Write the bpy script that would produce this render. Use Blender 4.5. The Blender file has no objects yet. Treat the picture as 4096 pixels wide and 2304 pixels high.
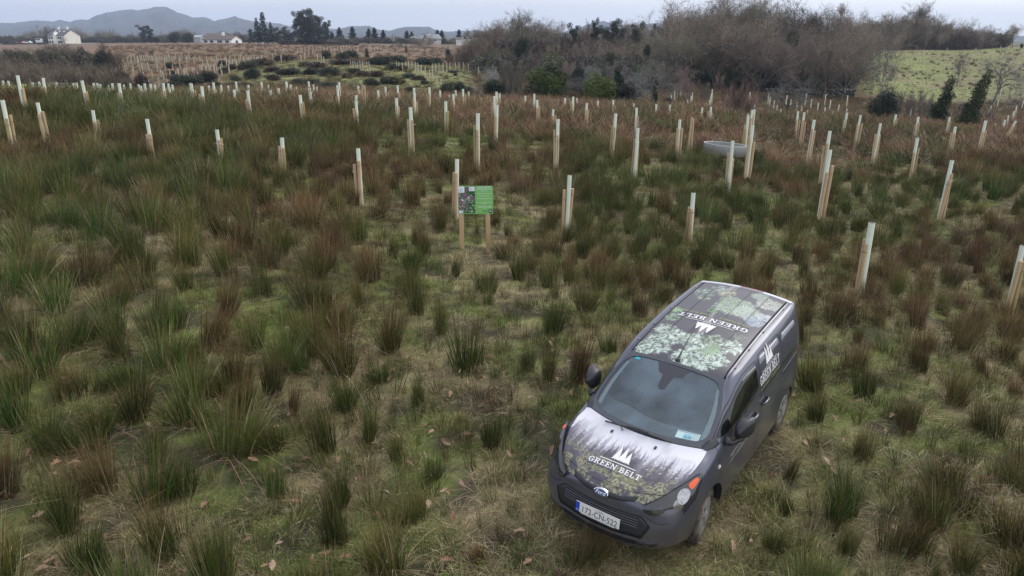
import bpy, math, random
import numpy as np
from mathutils import Vector, Matrix, Euler
from mathutils.bvhtree import BVHTree
rnd = random.Random(7); rng = np.random.default_rng(7)
SC = bpy.context.scene; COL = SC.collection
PI = math.pi

# ------------------------------------------------------------------ camera, sky, sun, exposure
IW, IH = 4096.0, 2304.0
F, PITCH, ROLL, CH = 2933.1, 0.32923, -0.00195, 5.248
cam_d = bpy.data.cameras.new('camera'); cam = bpy.data.objects.new('camera', cam_d); COL.objects.link(cam)
cam_d.sensor_fit = 'HORIZONTAL'; cam_d.sensor_width = 36.0; cam_d.lens = 36.0 * F / IW
cam_d.clip_start = 0.1; cam_d.clip_end = 20000
cam.matrix_world = Matrix.Translation((0, 0, CH)) @ Matrix.Rotation(PI / 2 - PITCH, 4, 'X') @ Matrix.Rotation(-ROLL, 4, 'Z')
SC.camera = cam
SC.render.resolution_x, SC.render.resolution_y = 1024, 576

SUN_EL, SUN_AZ = math.radians(42), math.radians(50)     # azimuth from +Y towards +X
world = bpy.data.worlds.new('World'); SC.world = world; world.use_nodes = True
nt = world.node_tree; N = nt.nodes; L = nt.links
bg = N['Background']; bg.inputs['Strength'].default_value = 0.1
sky = N.new('ShaderNodeTexSky'); sky.sky_type = 'NISHITA'; sky.sun_disc = False
sky.sun_elevation = SUN_EL; sky.sun_rotation = SUN_AZ; sky.air_density = 1.0; sky.dust_density = 2.0
tc = N.new('ShaderNodeTexCoord'); sep = N.new('ShaderNodeSeparateXYZ'); L.new(tc.outputs['Generated'], sep.inputs[0])
mr = N.new('ShaderNodeMapRange'); mr.inputs['From Min'].default_value = -0.75; mr.inputs['From Max'].default_value = 0.7; L.new(sep.outputs['X'], mr.inputs['Value'])
cr = N.new('ShaderNodeValToRGB'); L.new(mr.outputs[0], cr.inputs[0])
cr.color_ramp.elements[0].color = (5.4, 5.75, 6.95, 1); cr.color_ramp.elements[1].color = (9.6, 9.6, 9.85, 1)
e = cr.color_ramp.elements.new(0.5); e.color = (6.7, 6.95, 7.75, 1)
ns = N.new('ShaderNodeTexNoise'); ns.inputs['Scale'].default_value = 2.2; ns.inputs['Detail'].default_value = 4
mp = N.new('ShaderNodeMapping'); mp.inputs['Scale'].default_value = (1, 1, 3.5); L.new(tc.outputs['Generated'], mp.inputs[0]); L.new(mp.outputs[0], ns.inputs['Vector'])
mr2 = N.new('ShaderNodeMapRange'); mr2.inputs['From Min'].default_value = 0.3; mr2.inputs['From Max'].default_value = 0.7
mr2.inputs['To Min'].default_value = 0.93; mr2.inputs['To Max'].default_value = 1.07; L.new(ns.outputs[0], mr2.inputs['Value'])
vm = N.new('ShaderNodeVectorMath'); vm.operation = 'SCALE'; L.new(cr.outputs[0], vm.inputs[0]); L.new(mr2.outputs[0], vm.inputs['Scale'])
hs = N.new('ShaderNodeHueSaturation'); hs.inputs['Saturation'].default_value = 0.5; L.new(sky.outputs[0], hs.inputs['Color'])
mx = N.new('ShaderNodeMix'); mx.data_type = 'RGBA'; mx.inputs['Factor'].default_value = 0.88
L.new(hs.outputs[0], mx.inputs['A']); L.new(vm.outputs[0], mx.inputs['B']); L.new(mx.outputs['Result'], bg.inputs['Color'])
sun_d = bpy.data.lights.new('sun', 'SUN'); sun_d.energy = 0.9; sun_d.angle = math.radians(35); sun_d.color = (1, 0.96, 0.9)
sun = bpy.data.objects.new('sun', sun_d); COL.objects.link(sun)
sdir = Vector((math.cos(SUN_EL) * math.sin(SUN_AZ), math.cos(SUN_EL) * math.cos(SUN_AZ), math.sin(SUN_EL)))
sun.rotation_euler = sdir.to_track_quat('Z', 'Y').to_euler(); sun.location = sdir * 60
SC.view_settings.view_transform = 'Standard'; SC.view_settings.look = 'None'
SC.view_settings.exposure = 0.70; SC.view_settings.gamma = 1.0; SC.view_settings.use_curve_mapping = False
SC.render.engine = 'CYCLES'
cy = SC.cycles; cy.max_bounces = 5; cy.diffuse_bounces = 1; cy.glossy_bounces = 3; cy.transmission_bounces = 4
cy.transparent_max_bounces = 6; cy.volume_bounces = 0; cy.use_denoising = True; cy.use_adaptive_sampling = False; cy.denoising_prefilter = 'NONE'; cy.caustics_reflective = False; cy.caustics_refractive = False
HAZE = 0.00027
SC.render.use_persistent_data = False

# ------------------------------------------------------------------ picture <-> world helpers (used to survey where things stand)
def pdir(px, py):
    X, Y = px - IW / 2, py - IH / 2
    c, s = math.cos(ROLL), math.sin(ROLL)
    a, b = c * X + s * Y, -s * X + c * Y
    X, Y = a / F, -b / F
    cp, sp = math.cos(PITCH), math.sin(PITCH)
    return X, cp + Y * sp, -sp + Y * cp
def at(px, py, d):
    x, y, z = pdir(px, py); k = d / y
    return (x * k, d, CH + z * k)

def s2l(c):
    c = np.asarray(c, float) / 255.0
    return np.where(c <= 0.04045, c / 12.92, ((c + 0.055) / 1.055) ** 2.4)
def fbm(x, y, seed=0, oct=4, lac=2.0, gain=0.5):
    x = np.asarray(x, float); y = np.asarray(y, float); out = np.zeros(np.broadcast(x, y).shape); a = 1.0; tot = 0
    for o in range(oct):
        g = np.random.default_rng(seed * 31 + o).random((64, 64))
        xi = np.floor(x).astype(int); yi = np.floor(y).astype(int); fx = x - xi; fy = y - yi
        fx = fx * fx * (3 - 2 * fx); fy = fy * fy * (3 - 2 * fy)
        v = (g[xi % 64, yi % 64] * (1 - fx) + g[(xi + 1) % 64, yi % 64] * fx) * (1 - fy) + (g[xi % 64, (yi + 1) % 64] * (1 - fx) + g[(xi + 1) % 64, (yi + 1) % 64] * fx) * fy
        out += a * v; tot += a; a *= gain; x = x * lac + 17.3; y = y * lac + 5.1
    return out / tot

# ------------------------------------------------------------------ object helpers
def mesh(name, V, Fc, mats=(), col=None, smooth=False, midx=None):
    me = bpy.data.meshes.new(name)
    V = np.asarray(V, np.float32).reshape(-1, 3)
    if isinstance(Fc, np.ndarray):
        nf, k = Fc.shape
        me.vertices.add(len(V)); me.vertices.foreach_set('co', V.ravel())
        me.loops.add(nf * k); me.loops.foreach_set('vertex_index', Fc.astype(np.int32).ravel())
        me.polygons.add(nf); me.polygons.foreach_set('loop_start', np.arange(0, nf * k, k, dtype=np.int32))
        me.update(calc_edges=True)
    else:
        me.from_pydata(V.tolist(), [], Fc); me.update()
    if not isinstance(mats, (list, tuple)): mats = [mats]
    for m in mats: me.materials.append(m)
    if midx is not None: me.polygons.foreach_set('material_index', np.asarray(midx, np.int32))
    if smooth: me.polygons.foreach_set('use_smooth', np.ones(len(me.polygons), bool))
    if col is not None:
        a = me.color_attributes.new('Col', 'FLOAT_COLOR', 'POINT')
        c = np.ones((len(V), 4), np.float32); c[:, :3] = col; a.data.foreach_set('color', c.ravel())
    return me
def obj(name, me, parent=None, loc=None, rot=None, scl=None):
    o = bpy.data.objects.new(name, me); COL.objects.link(o)
    if parent is not None: o.parent = parent
    if loc is not None: o.location = loc
    if rot is not None: o.rotation_euler = rot
    if scl is not None: o.scale = scl
    return o
def tag(o, label=None, cat=None, group=None, kind=None):
    if label: o['label'] = label
    if cat: o['category'] = cat
    if group: o['group'] = group
    if kind: o['kind'] = kind
    return o
def thing(name, label, cat, loc=(0, 0, 0), rz=0, group=None):
    o = obj(name, None, None, loc, (0, 0, rz)); o.empty_display_size = 0.2
    return tag(o, label, cat, group)
class MB:
    def __init__(s): s.V = []; s.F = []; s.M = []
    def add(s, V, Fc, m=0):
        b = len(s.V); s.V += [tuple(v) for v in V]; s.F += [tuple(i + b for i in f) for f in Fc]; s.M += [m] * len(Fc); return s
    def box(s, c, d, m=0, R=None):
        x, y, z = d[0] / 2, d[1] / 2, d[2] / 2
        P = [(-x, -y, -z), (x, -y, -z), (x, y, -z), (-x, y, -z), (-x, -y, z), (x, -y, z), (x, y, z), (-x, y, z)]
        if R is not None: P = [tuple(R @ Vector(p)) for p in P]
        P = [(p[0] + c[0], p[1] + c[1], p[2] + c[2]) for p in P]
        return s.add(P, [(0, 3, 2, 1), (4, 5, 6, 7), (0, 1, 5, 4), (1, 2, 6, 5), (2, 3, 7, 6), (3, 0, 4, 7)], m)
    def tube(s, pts, rad, n=8, m=0, cap=True):
        pts = [Vector(p) for p in pts]; k = len(pts)
        if not isinstance(rad, (list, tuple)): rad = [rad] * k
        V = []; Fc = []
        for i, p in enumerate(pts):
            t = (pts[min(i + 1, k - 1)] - pts[max(i - 1, 0)]).normalized()
            u = t.cross(Vector((0, 0, 1)) if abs(t.z) < 0.95 else Vector((1, 0, 0))).normalized(); w = t.cross(u)
            for j in range(n):
                a = 2 * PI * j / n; V.append(p + (u * math.cos(a) + w * math.sin(a)) * rad[i])
        for i in range(k - 1):
            for j in range(n):
                a, b = i * n + j, i * n + (j + 1) % n; Fc.append((a, a + n, b + n, b))
        if cap: Fc.append(tuple(range(n))); Fc.append(tuple(reversed(range((k - 1) * n, k * n))))
        return s.add(V, Fc, m)
    def lathe(s, prof, n=24, m=0, axis='Z', R=None, c=(0, 0, 0)):
        V = []; Fc = []; k = len(prof)
        for r, h in prof:
            for j in range(n):
                a = 2 * PI * j / n
                p = (r * math.cos(a), r * math.sin(a), h) if axis == 'Z' else (r * math.cos(a), h, r * math.sin(a))
                V.append((p[0] + c[0], p[1] + c[1], p[2] + c[2]))
        for i in range(k - 1):
            for j in range(n):
                a, b = i * n + j, i * n + (j + 1) % n; Fc.append((a, b, b + n, a + n))
        return s.add(V, Fc, m)
    def mesh(s, name, mats, smooth=False): return mesh(name, s.V, s.F, mats, smooth=smooth, midx=s.M)

# ------------------------------------------------------------------ materials
def nmat(name, base=(0.5, 0.5, 0.5), rough=0.6, metal=0.0, spec=0.5, coat=0.0, var=0.0, vscale=8.0, bump=0.0, bscale=40.0, vcol=False, ramp2=None, coords='Object', coat_r=0.05, alpha=1):
    m = bpy.data.materials.new(name); m.use_nodes = True; t = m.node_tree; b = t.nodes['Principled BSDF']
    b.inputs['Base Color'].default_value = (*base, 1); b.inputs['Roughness'].default_value = rough; b.inputs['Metallic'].default_value = metal
    b.inputs['Specular IOR Level'].default_value = spec; b.inputs['Coat Weight'].default_value = coat; b.inputs['Coat Roughness'].default_value = coat_r
    tcn = t.nodes.new('ShaderNodeTexCoord'); src = None
    if vcol:
        a = t.nodes.new('ShaderNodeVertexColor'); a.layer_name = 'Col'; src = a.outputs['Color']
    if var or ramp2:
        n = t.nodes.new('ShaderNodeTexNoise'); n.inputs['Scale'].default_value = vscale; n.inputs['Detail'].default_value = 6; n.inputs['Roughness'].default_value = 0.65
        t.links.new(tcn.outputs[coords], n.inputs['Vector'])
        if ramp2:
            r = t.nodes.new('ShaderNodeMix'); r.data_type = 'RGBA'
            q = t.nodes.new('ShaderNodeMapRange'); q.inputs['From Min'].default_value = 0.4; q.inputs['From Max'].default_value = 0.62
            t.links.new(n.outputs[0], q.inputs['Value']); t.links.new(q.outputs[0], r.inputs['Factor'])
            if src: t.links.new(src, r.inputs['A'])
            else: r.inputs['A'].default_value = (*base, 1)
            r.inputs['B'].default_value = (*ramp2, 1); src = r.outputs['Result']
        if var:
            q = t.nodes.new('ShaderNodeMapRange'); q.inputs['From Min'].default_value = 0.3; q.inputs['From Max'].default_value = 0.7
            q.inputs['To Min'].default_value = 1 - var; q.inputs['To Max'].default_value = 1 + var; t.links.new(n.outputs[0], q.inputs['Value'])
            v = t.nodes.new('ShaderNodeVectorMath'); v.operation = 'SCALE'; t.links.new(q.outputs[0], v.inputs['Scale'])
            if src: t.links.new(src, v.inputs[0])
            else: v.inputs[0].default_value = base
            src = v.outputs[0]
    if src: t.links.new(src, b.inputs['Base Color'])
    if bump:
        n2 = t.nodes.new('ShaderNodeTexNoise'); n2.inputs['Scale'].default_value = bscale; n2.inputs['Detail'].default_value = 5
        t.links.new(tcn.outputs[coords], n2.inputs['Vector'])
        bp = t.nodes.new('ShaderNodeBump'); bp.inputs['Strength'].default_value = bump; bp.inputs['Distance'].default_value = 0.02
        t.links.new(n2.outputs[0], bp.inputs['Height']); t.links.new(bp.outputs[0], b.inputs['Normal'])
    return m
def instmat(name, rough=0.7, vary=0.25, huev=0.03, spec=0.2, trans=0.0):
    """vertex colour times a per-object brightness / hue variation"""
    m = bpy.data.materials.new(name); m.use_nodes = True; t = m.node_tree; b = t.nodes['Principled BSDF']
    b.inputs['Roughness'].default_value = rough; b.inputs['Specular IOR Level'].default_value = spec
    a = t.nodes.new('ShaderNodeVertexColor'); a.layer_name = 'Col'
    oi = t.nodes.new('ShaderNodeObjectInfo')
    h = t.nodes.new('ShaderNodeHueSaturation'); t.links.new(a.outputs['Color'], h.inputs['Color'])
    q = t.nodes.new('ShaderNodeMapRange'); q.inputs['To Min'].default_value = 1 - vary; q.inputs['To Max'].default_value = 1 + vary
    t.links.new(oi.outputs['Random'], q.inputs['Value']); t.links.new(q.outputs[0], h.inputs['Value'])
    mm = t.nodes.new('ShaderNodeMath'); mm.operation = 'MULTIPLY'; mm.inputs[1].default_value = 7.31; t.links.new(oi.outputs['Random'], mm.inputs[0])
    fr = t.nodes.new('ShaderNodeMath'); fr.operation = 'FRACT'; t.links.new(mm.outputs[0], fr.inputs[0])
    q2 = t.nodes.new('ShaderNodeMapRange'); q2.inputs['To Min'].default_value = 0.5 - huev; q2.inputs['To Max'].default_value = 0.5 + huev
    t.links.new(fr.outputs[0], q2.inputs['Value']); t.links.new(q2.outputs[0], h.inputs['Hue'])
    t.links.new(h.outputs[0], b.inputs['Base Color'])
    return m
M_rush = instmat('rush_blade', 0.5, 0.30, 0.025, 0.28)
M_grass = instmat('grass_blade', 0.7, 0.25, 0.03, 0.15)
M_twig = instmat('twig', 0.85, 0.45, 0.03, 0.1)
M_leaf = instmat('evergreen_leaf', 0.5, 0.25, 0.02, 0.3)
M_bark = nmat('bark', (0.085, 0.072, 0.055), 0.9, var=0.4, vscale=3, bump=0.6, bscale=10)
M_tube = nmat('tube_plastic', (0.70, 0.76, 0.62), 0.45, spec=0.35, var=0.10, vscale=3)
M_tube_in = nmat('tube_inside', (0.25, 0.3, 0.25), 0.7)
M_tube.node_tree.nodes['Principled BSDF'].inputs['Subsurface Weight'].default_value = 0.0
def stakemat(name, base, dark):
    m = nmat(name, base, 0.75, var=0.22, vscale=6, ramp2=dark, bump=0.3, bscale=25)
    for n in m.node_tree.nodes:
        if n.type == 'TEX_COORD':
            mp = m.node_tree.nodes.new('ShaderNodeMapping'); mp.inputs['Scale'].default_value = (1, 1, 0.18)
            for l in list(n.outputs['Object'].links):
                m.node_tree.links.new(mp.outputs[0], l.to_socket)
            m.node_tree.links.new(n.outputs['Object'], mp.inputs[0])
    return m
M_stake = stakemat('new_timber', (0.57, 0.42, 0.24), (0.42, 0.28, 0.14))
M_stake2 = stakemat('greenish_timber', (0.46, 0.38, 0.16), (0.30, 0.24, 0.09))
M_stake3 = stakemat('pale_timber', (0.58, 0.44, 0.27), (0.40, 0.24, 0.12))
M_wire = nmat('wire', (0.06, 0.06, 0.06), 0.5, 0.6)
M_wire2 = nmat('wire_bright', (0.5, 0.5, 0.5), 0.4, 0.8)

# ------------------------------------------------------------------ terrain
CP = []          # x, y, z
def cp(px, py, d): CP.append(at(px, py, d))
def cpz(x, y, z): CP.append((x, y, z))
VX, VY, VYAW, VPX, VRY = 1.45128, 7.31591, -2.19757, -0.03204, -0.0454
for dx, dy in ((0, 0), (-3, -3), (3, -3), (-3, 3), (3, 3), (0, 4), (-6, 0), (5, 0), (0, -5), (-5, -5), (6, -5), (-2, 1)):
    xv, yv = math.cos(VYAW) * dx + math.sin(VYAW) * dy, -math.sin(VYAW) * dx + math.cos(VYAW) * dy
    k = 0.75 if math.hypot(dx, dy) > 3.5 else 1.0
    cpz(VX + dx, VY + dy, (VPX * xv + VRY * yv) * k)
for x in (-16, 0, 16):
    cpz(x, -10, -0.5 - 0.02 * x); cpz(x * .8, 2, 0.0 - 0.012 * x)
cp(1880, 1005, 17.6); cp(1835, 868, 20.5); cp(1435, 806, 21); cp(2265, 910, 21); cp(2545, 662, 29); cp(2715, 602, 35); cp(3300, 635, 40); cp(3860, 809, 25)
cp(3440, 1180, 15); cp(4080, 1248, 16.3); cp(165, 583, 27); cp(600, 660, 24); cp(870, 710, 23.5); cp(66, 418, 34); cp(330, 424, 36); cp(1060, 506, 31); cp(1600, 486, 36); cp(2130, 463, 45); cp(2700, 480, 46)
cp(3400, 559, 42); cp(3935, 583, 40); cp(700, 446, 36); cp(3000, 520, 42)
cp(0, 900, 16); cp(0, 1500, 9.3); cp(700, 1300, 11.2)
cp(60, 419, 44); cp(330, 420, 44); cp(700, 426, 44); cp(60, 413, 49); cp(330, 414, 49); cp(700, 420, 49); cp(1250, 430, 46); cp(1700, 437, 46)
# dip behind the crest
cp(0, 412, 56); cp(600, 415, 58); cp(1300, 418, 58); cp(1900, 425, 60); cp(2400, 432, 60)
cp(3000, 465, 62); cp(3500, 478, 65); cp(4096, 485, 66); cp(4500, 490, 66)
cp(-400, 420, 50); cp(-400, 600, 27)
# left valley and far field
cp(-300, 365, 80); cp(0, 352, 85); cp(600, 345, 95); cp(600, 300, 118); cp(650, 250, 145); cp(650, 215, 175); cp(700, 192, 230); cp(750, 178, 330)
cp(0, 300, 110); cp(0, 240, 150); cp(100, 200, 250); cp(200, 184, 400); cp(-400, 260, 150); cp(-400, 190, 400)
# gorse mound
cp(900, 340, 80); cp(1250, 352, 76); cp(1700, 362, 78); cp(1250, 290, 98); cp(1250, 243, 122); cp(1650, 290, 100); cp(1700, 262, 118); cp(1880, 320, 90); cp(920, 270, 118)
cp(1250, 238, 145); cp(1250, 205, 190); cp(1250, 178, 290); cp(1650, 245, 150); cp(1650, 210, 200); cp(1700, 182, 290)
# wood ground and right valley
cp(2200, 385, 70); cp(2600, 400, 76); cp(2600, 350, 98); cp(2300, 320, 105); cp(2200, 262, 140); cp(2300, 220, 200); cp(2700, 300, 120); cp(2700, 255, 150); cp(2500, 175, 400)
cp(3100, 400, 93); cp(3250, 378, 106); cp(3100, 330, 120); cp(3100, 260, 145); cp(3000, 210, 200)
# green hillside on the right
cp(3700, 410, 104); cp(3700, 392, 112); cp(3700, 300, 136); cp(3700, 225, 158); cp(3700, 196, 172); cp(3700, 192, 190); cp(3480, 330, 120); cp(3480, 215, 152); cp(3500, 200, 170); cp(4050, 400, 104); cp(4096, 330, 122); cp(4096, 250, 145); cp(4096, 192, 168)
cp(4500, 420, 100); cp(4500, 300, 130); cp(4500, 200, 165); cp(3700, 180, 300); cp(4400, 180, 300)
for c in (-800, 300, 1400, 2500, 3600, 4900):
    cp(c, 171, 520); cp(c, 159, 1000); cp(c, 152, 3300)
CP = np.array(CP)
def tq(x, y): return np.stack([2.2 * np.asarray(x) / (np.asarray(y) + 25.0), np.log(np.asarray(y) + 25.0)], -1)
def tphi(A, B):
    r2 = ((A[:, None, :] - B[None, :, :]) ** 2).sum(-1); return 0.5 * r2 * np.log(r2 + 1e-12)
_Q = tq(CP[:, 0], CP[:, 1]); _n = len(_Q)
_K = tphi(_Q, _Q) + np.eye(_n) * 0.0009; _P = np.hstack([np.ones((_n, 1)), _Q])
_S = np.linalg.solve(np.block([[_K, _P], [_P.T, np.zeros((3, 3))]]), np.concatenate([CP[:, 2], np.zeros(3)]))
def terr_(x, y):
    x = np.atleast_1d(np.asarray(x, float)); y = np.atleast_1d(np.asarray(y, float)); out = np.zeros(x.shape).ravel(); xf = x.ravel(); yf = y.ravel()
    for i in range(0, len(xf), 20000):
        q = tq(xf[i:i + 20000], yf[i:i + 20000]); out[i:i + 20000] = tphi(q, _Q) @ _S[:_n] + _S[_n] + q @ _S[_n + 1:]
    d = np.sqrt((xf - VX) ** 2 + (yf - VY) ** 2)
    out += (fbm(xf / 2.3, yf / 2.3, 3, 3) - 0.5) * 0.22 * np.clip((d - 2.5) / 3, 0, 1)
    return out.reshape(x.shape)
def terr(x, y): return float(terr_(x, y)[0])
def ground_px(px, py, up=0.0, d0=4.0, d1=420.0):
    """where the sight line through a point of the photograph first meets the ground (raised by up)"""
    x, y, z = pdir(px, py); d = np.exp(np.linspace(math.log(d0), math.log(d1), 600)); k = d / y
    zz = CH + z * k - up - terr_(x * k, d); i = np.argmax(zz < 0)
    if zz[i] >= 0: i = len(d) - 1
    if i > 0:
        a, b = zz[i - 1], zz[i]; t = a / (a - b) if a != b else 0; dd = d[i - 1] + (d[i] - d[i - 1]) * t
    else: dd = d[0]
    k = dd / y
    return x * k, dd
# grid
tv = np.linspace(-1.25, 1.25, 260)
yv = np.concatenate([np.linspace(-14, 60, 300), 60 * np.exp(np.linspace(0, math.log(3600 / 60.0), 190))[1:]])
TX = tv[None, :] * (yv[:, None] + 30.0); TY = np.repeat(yv[:, None], len(tv), 1)
TZ = terr_(TX, TY)
nr, nc = TX.shape
idx = np.arange(nr * nc).reshape(nr, nc)
TF = np.stack([idx[:-1, :-1], idx[:-1, 1:], idx[1:, 1:], idx[1:, :-1]], -1).reshape(-1, 4)
# zones of ground colour (albedo): u = picture column of a ground point
def colof(x, y, z):
    cp_, sp_ = math.cos(PITCH), math.sin(PITCH); zz = y * cp_ - (z - CH) * sp_; v = y * sp_ + (z - CH) * cp_
    zz = np.maximum(zz, 0.1)
    return IW / 2 + F * x / zz, IH / 2 - F * v / zz
def sstep(a, b, x): t = np.clip((x - a) / (b - a), 0, 1); return t * t * (3 - 2 * t)
def ground_col(x, y, z):
    U, Vp = colof(x, y, z); n1 = fbm(x / 1.1, y / 1.1, 11, 5)[..., None]; n2 = fbm(x / 6, y / 6, 12, 4)[..., None]; n3 = fbm(x / 25, y / 25, 13, 4)[..., None]
    n4 = fbm(x / 0.35, y / 0.35, 14, 4)[..., None]
    straw = np.array([0.30, 0.255, 0.135]); moss = np.array([0.15, 0.19, 0.05]); mud = np.array([0.04, 0.035, 0.028])
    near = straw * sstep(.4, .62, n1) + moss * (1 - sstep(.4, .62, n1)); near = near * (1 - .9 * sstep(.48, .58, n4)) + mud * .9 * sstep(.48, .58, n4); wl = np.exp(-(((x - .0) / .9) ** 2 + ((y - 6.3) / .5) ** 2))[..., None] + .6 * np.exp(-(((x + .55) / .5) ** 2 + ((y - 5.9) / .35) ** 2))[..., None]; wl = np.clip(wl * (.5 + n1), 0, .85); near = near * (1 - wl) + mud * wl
    moor = np.array([0.165, 0.10, 0.058]) * sstep(.35, .65, n2) + np.array([0.11, 0.095, 0.05]) * (1 - sstep(.35, .65, n2))
    pink = np.array([0.20, 0.125, 0.085]) * sstep(.3, .7, n3) + np.array([0.16, 0.125, 0.085]) * (1 - sstep(.3, .7, n3))
    grn = np.array([0.185, 0.20, 0.075]) * sstep(.35, .6, n2) + np.array([0.20, 0.18, 0.095]) * (1 - sstep(.35, .6, n2)); grn = grn * (.80 + .6 * n1)
    wood = np.array([0.085, 0.068, 0.045]); farg = np.array([0.10, 0.10, 0.06])
    d = y[..., None]; u = U[..., None]; w = lambda a, b: sstep(a, b, d)
    c = near * (1 - w(32, 42)) + moor * w(32, 42)
    bf = sstep(100, 115, d) * (1 - sstep(1950, 2100, u))           # left far moor
    c = c * (1 - bf) + (moor * 1.15 * (1 - w(150, 210)) + pink * w(150, 210)) * bf
    mound = sstep(72, 80, d) * (1 - sstep(122, 134, d)) * sstep(860, 940, u) * (1 - sstep(1880, 1980, u)) * sstep(.38, .52, n2 + .15 * (n1 - .5))
    c = c * (1 - mound) + grn * mound
    wd = sstep(78, 92, d) * sstep(1900, 2000, u) * (1 - sstep(3380, 3470, u)) * w(95, 110); c = c * (1 - wd) + wood * wd
    hl = sstep(106, 113, d) * sstep(3410, 3460, u) * (1 - w(176, 186)); c = c * (1 - hl) + grn * hl
    return c * (1 - w(330, 500)) + farg * w(330, 500)
TC = ground_col(TX, TY, TZ).reshape(-1, 3)
M_ground = nmat('ground', rough=0.9, spec=0.1, vcol=True, var=0.35, vscale=9, bump=0.8, bscale=14)
ground = tag(obj('ground', mesh('ground', np.stack([TX, TY, TZ], -1).reshape(-1, 3), TF, M_ground, TC, True)), kind='structure')

# ------------------------------------------------------------------ mountains (far, real solids)
def ridge(name, prof, d, depth, seed, label):
    us = np.arange(prof[0][0], prof[-1][0] + 1, 4.0); rows = np.interp(us, [p[0] for p in prof], [p[1] for p in prof]) + (fbm(us / 30, us * 0 + seed, seed, 5, 2.2, .6) - .5) * 11
    js = np.linspace(0, 1, 14); V = []
    for j in js:
        dd = d - depth * (1 - j)
        for u, r in zip(us, rows):
            x, y, z = at(u, r, d); base = -6.0
            zz = base + (z - base) * (1 - (1 - j) ** 1.6) ** 1.0 * (1 if j == 1 else (0.86 + .28 * (float(fbm(u / 40, j * 5, seed + 3, 3)) - .5)))
            V.append((x * dd / d, dd, zz))
    for u, r in zip(us, rows):
        x, y, z = at(u, r, d); V.append((x * 1.1, d + depth * .8, -6))
    n = len(us); m = len(js) + 1; i = np.arange(n * m).reshape(m, n)
    Fc = np.stack([i[:-1, :-1], i[:-1, 1:], i[1:, 1:], i[1:, :-1]], -1).reshape(-1, 4)
    V = np.array(V); c = np.array([0.05, 0.05, 0.042]) * (0.15 + 1.9 * fbm(V[:, 0] / 60, V[:, 2] / 25 + V[:, 1] / 90, seed, 4)[:, None]) + np.array([.03, .015, .01]) * sstep(.5, .65, fbm(V[:, 0] / 90, V[:, 1] / 60, seed + 9, 3))[:, None]
    o = obj(name, mesh(name, V, Fc, M_far, c, True)); return tag(o, kind='structure')
M_far = nmat('heather_hill', rough=0.95, spec=0.0, vcol=True, var=0.3, vscale=0.03, bump=0.5, bscale=0.2)
ridge('hill', [(-700, 130), (-300, 118), (0, 101), (80, 94), (140, 90), (200, 92), (232, 88), (270, 95), (320, 85), (350, 83), (380, 66), (430, 57), (470, 48), (530, 43), (545, 46), (590, 38), (610, 31), (640, 30), (670, 35), (700, 52), (730, 62), (770, 76), (800, 75), (835, 78), (852, 86), (880, 80), (915, 74), (935, 70), (965, 82), (1010, 87), (1060, 93), (1120, 100), (1180, 112), (1260, 124), (1330, 140), (1400, 155)], 3200, 900, 1, None)
ridge('hill', [(1230, 140), (1300, 120), (1360, 116), (1400, 108), (1440, 104), (1475, 106), (1520, 122), (1545, 124), (1600, 113), (1640, 106), (1680, 108), (1715, 110), (1740, 120), (1790, 127), (1900, 122), (1980, 128), (2100, 135), (2250, 128), (2340, 100), (2380, 83), (2410, 81), (2440, 90), (2520, 100), (2580, 92), (2630, 92), (2700, 104), (2900, 125), (3500, 132), (4500, 138)], 3000, 700, 2, None)

# ------------------------------------------------------------------ van
def crspl(P, t):
    """Catmull-Rom through rows of P (n,...) at parameters t in [0,n-1]"""
    P = np.asarray(P, float); n = len(P); t = np.clip(np.asarray(t, float), 0, n - 1 - 1e-9); i = np.floor(t).astype(int); f = (t - i)
    Pe = np.concatenate([2 * P[:1] - P[1:2], P, 2 * P[-1:] - P[-2:-1]]); f = f.reshape(f.shape + (1,) * (P.ndim - 1))
    a, b, c, d = Pe[i], Pe[i + 1], Pe[i + 2], Pe[i + 3]
    return .5 * ((2 * b) + (c - a) * f + (2 * a - 5 * b + 4 * c - d) * f * f + (3 * b - a - 3 * c + d) * f ** 3)
CEN = [(.885, .832), (.80, .905), (.60, .985), (.40, 1.048), (.145, 1.135), (-.31, 1.385), (-.755, 1.622), (-1.1, 1.715), (-1.5, 1.765), (-2.0, 1.805), (-2.6, 1.832), (-3.07, 1.836)]
EDG = [(.800, .55, .80), (.67, .62, .912), (.45, .70, .995), (.22, .745, 1.062), (-.05, .737, 1.115), (-.41, .706, 1.345), (-.755, .597, 1.592), (-1.1, .590, 1.672), (-1.5, .591, 1.725), (-2.0, .592, 1.770), (-2.6, .592, 1.800), (-3.03, .590, 1.809)]
CEN = np.array(CEN); EDG = np.array(EDG)
def top(u, v):
    """u: 0 nose .. 11 tail, v: -1..1 across"""
    u = np.asarray(u, float); v = np.asarray(v, float); c = crspl(CEN, u); e = crspl(EDG, u); w = v * v
    return np.stack([c[..., 0] + (e[..., 0] - c[..., 0]) * w, e[..., 1] * v, c[..., 1] + (e[..., 2] - c[..., 1]) * w], -1)
def frow(v):
    x = [.885, .905, .92, .935, .945, .955, .90, .74]; z = [.832, .76, .67, .58, .47, .375, .25, .20]
    dx = [.085, .075, .07, .065, .065, .085, .15, .12]; ye = [.55, .565, .575, .585, .59, .595, .585, .56]
    return [(x[k] - dx[k] * v * v, ye[k] * v, z[k] - (.032 * v * v if k == 0 else 0.0)) for k in range(8)]
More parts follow.
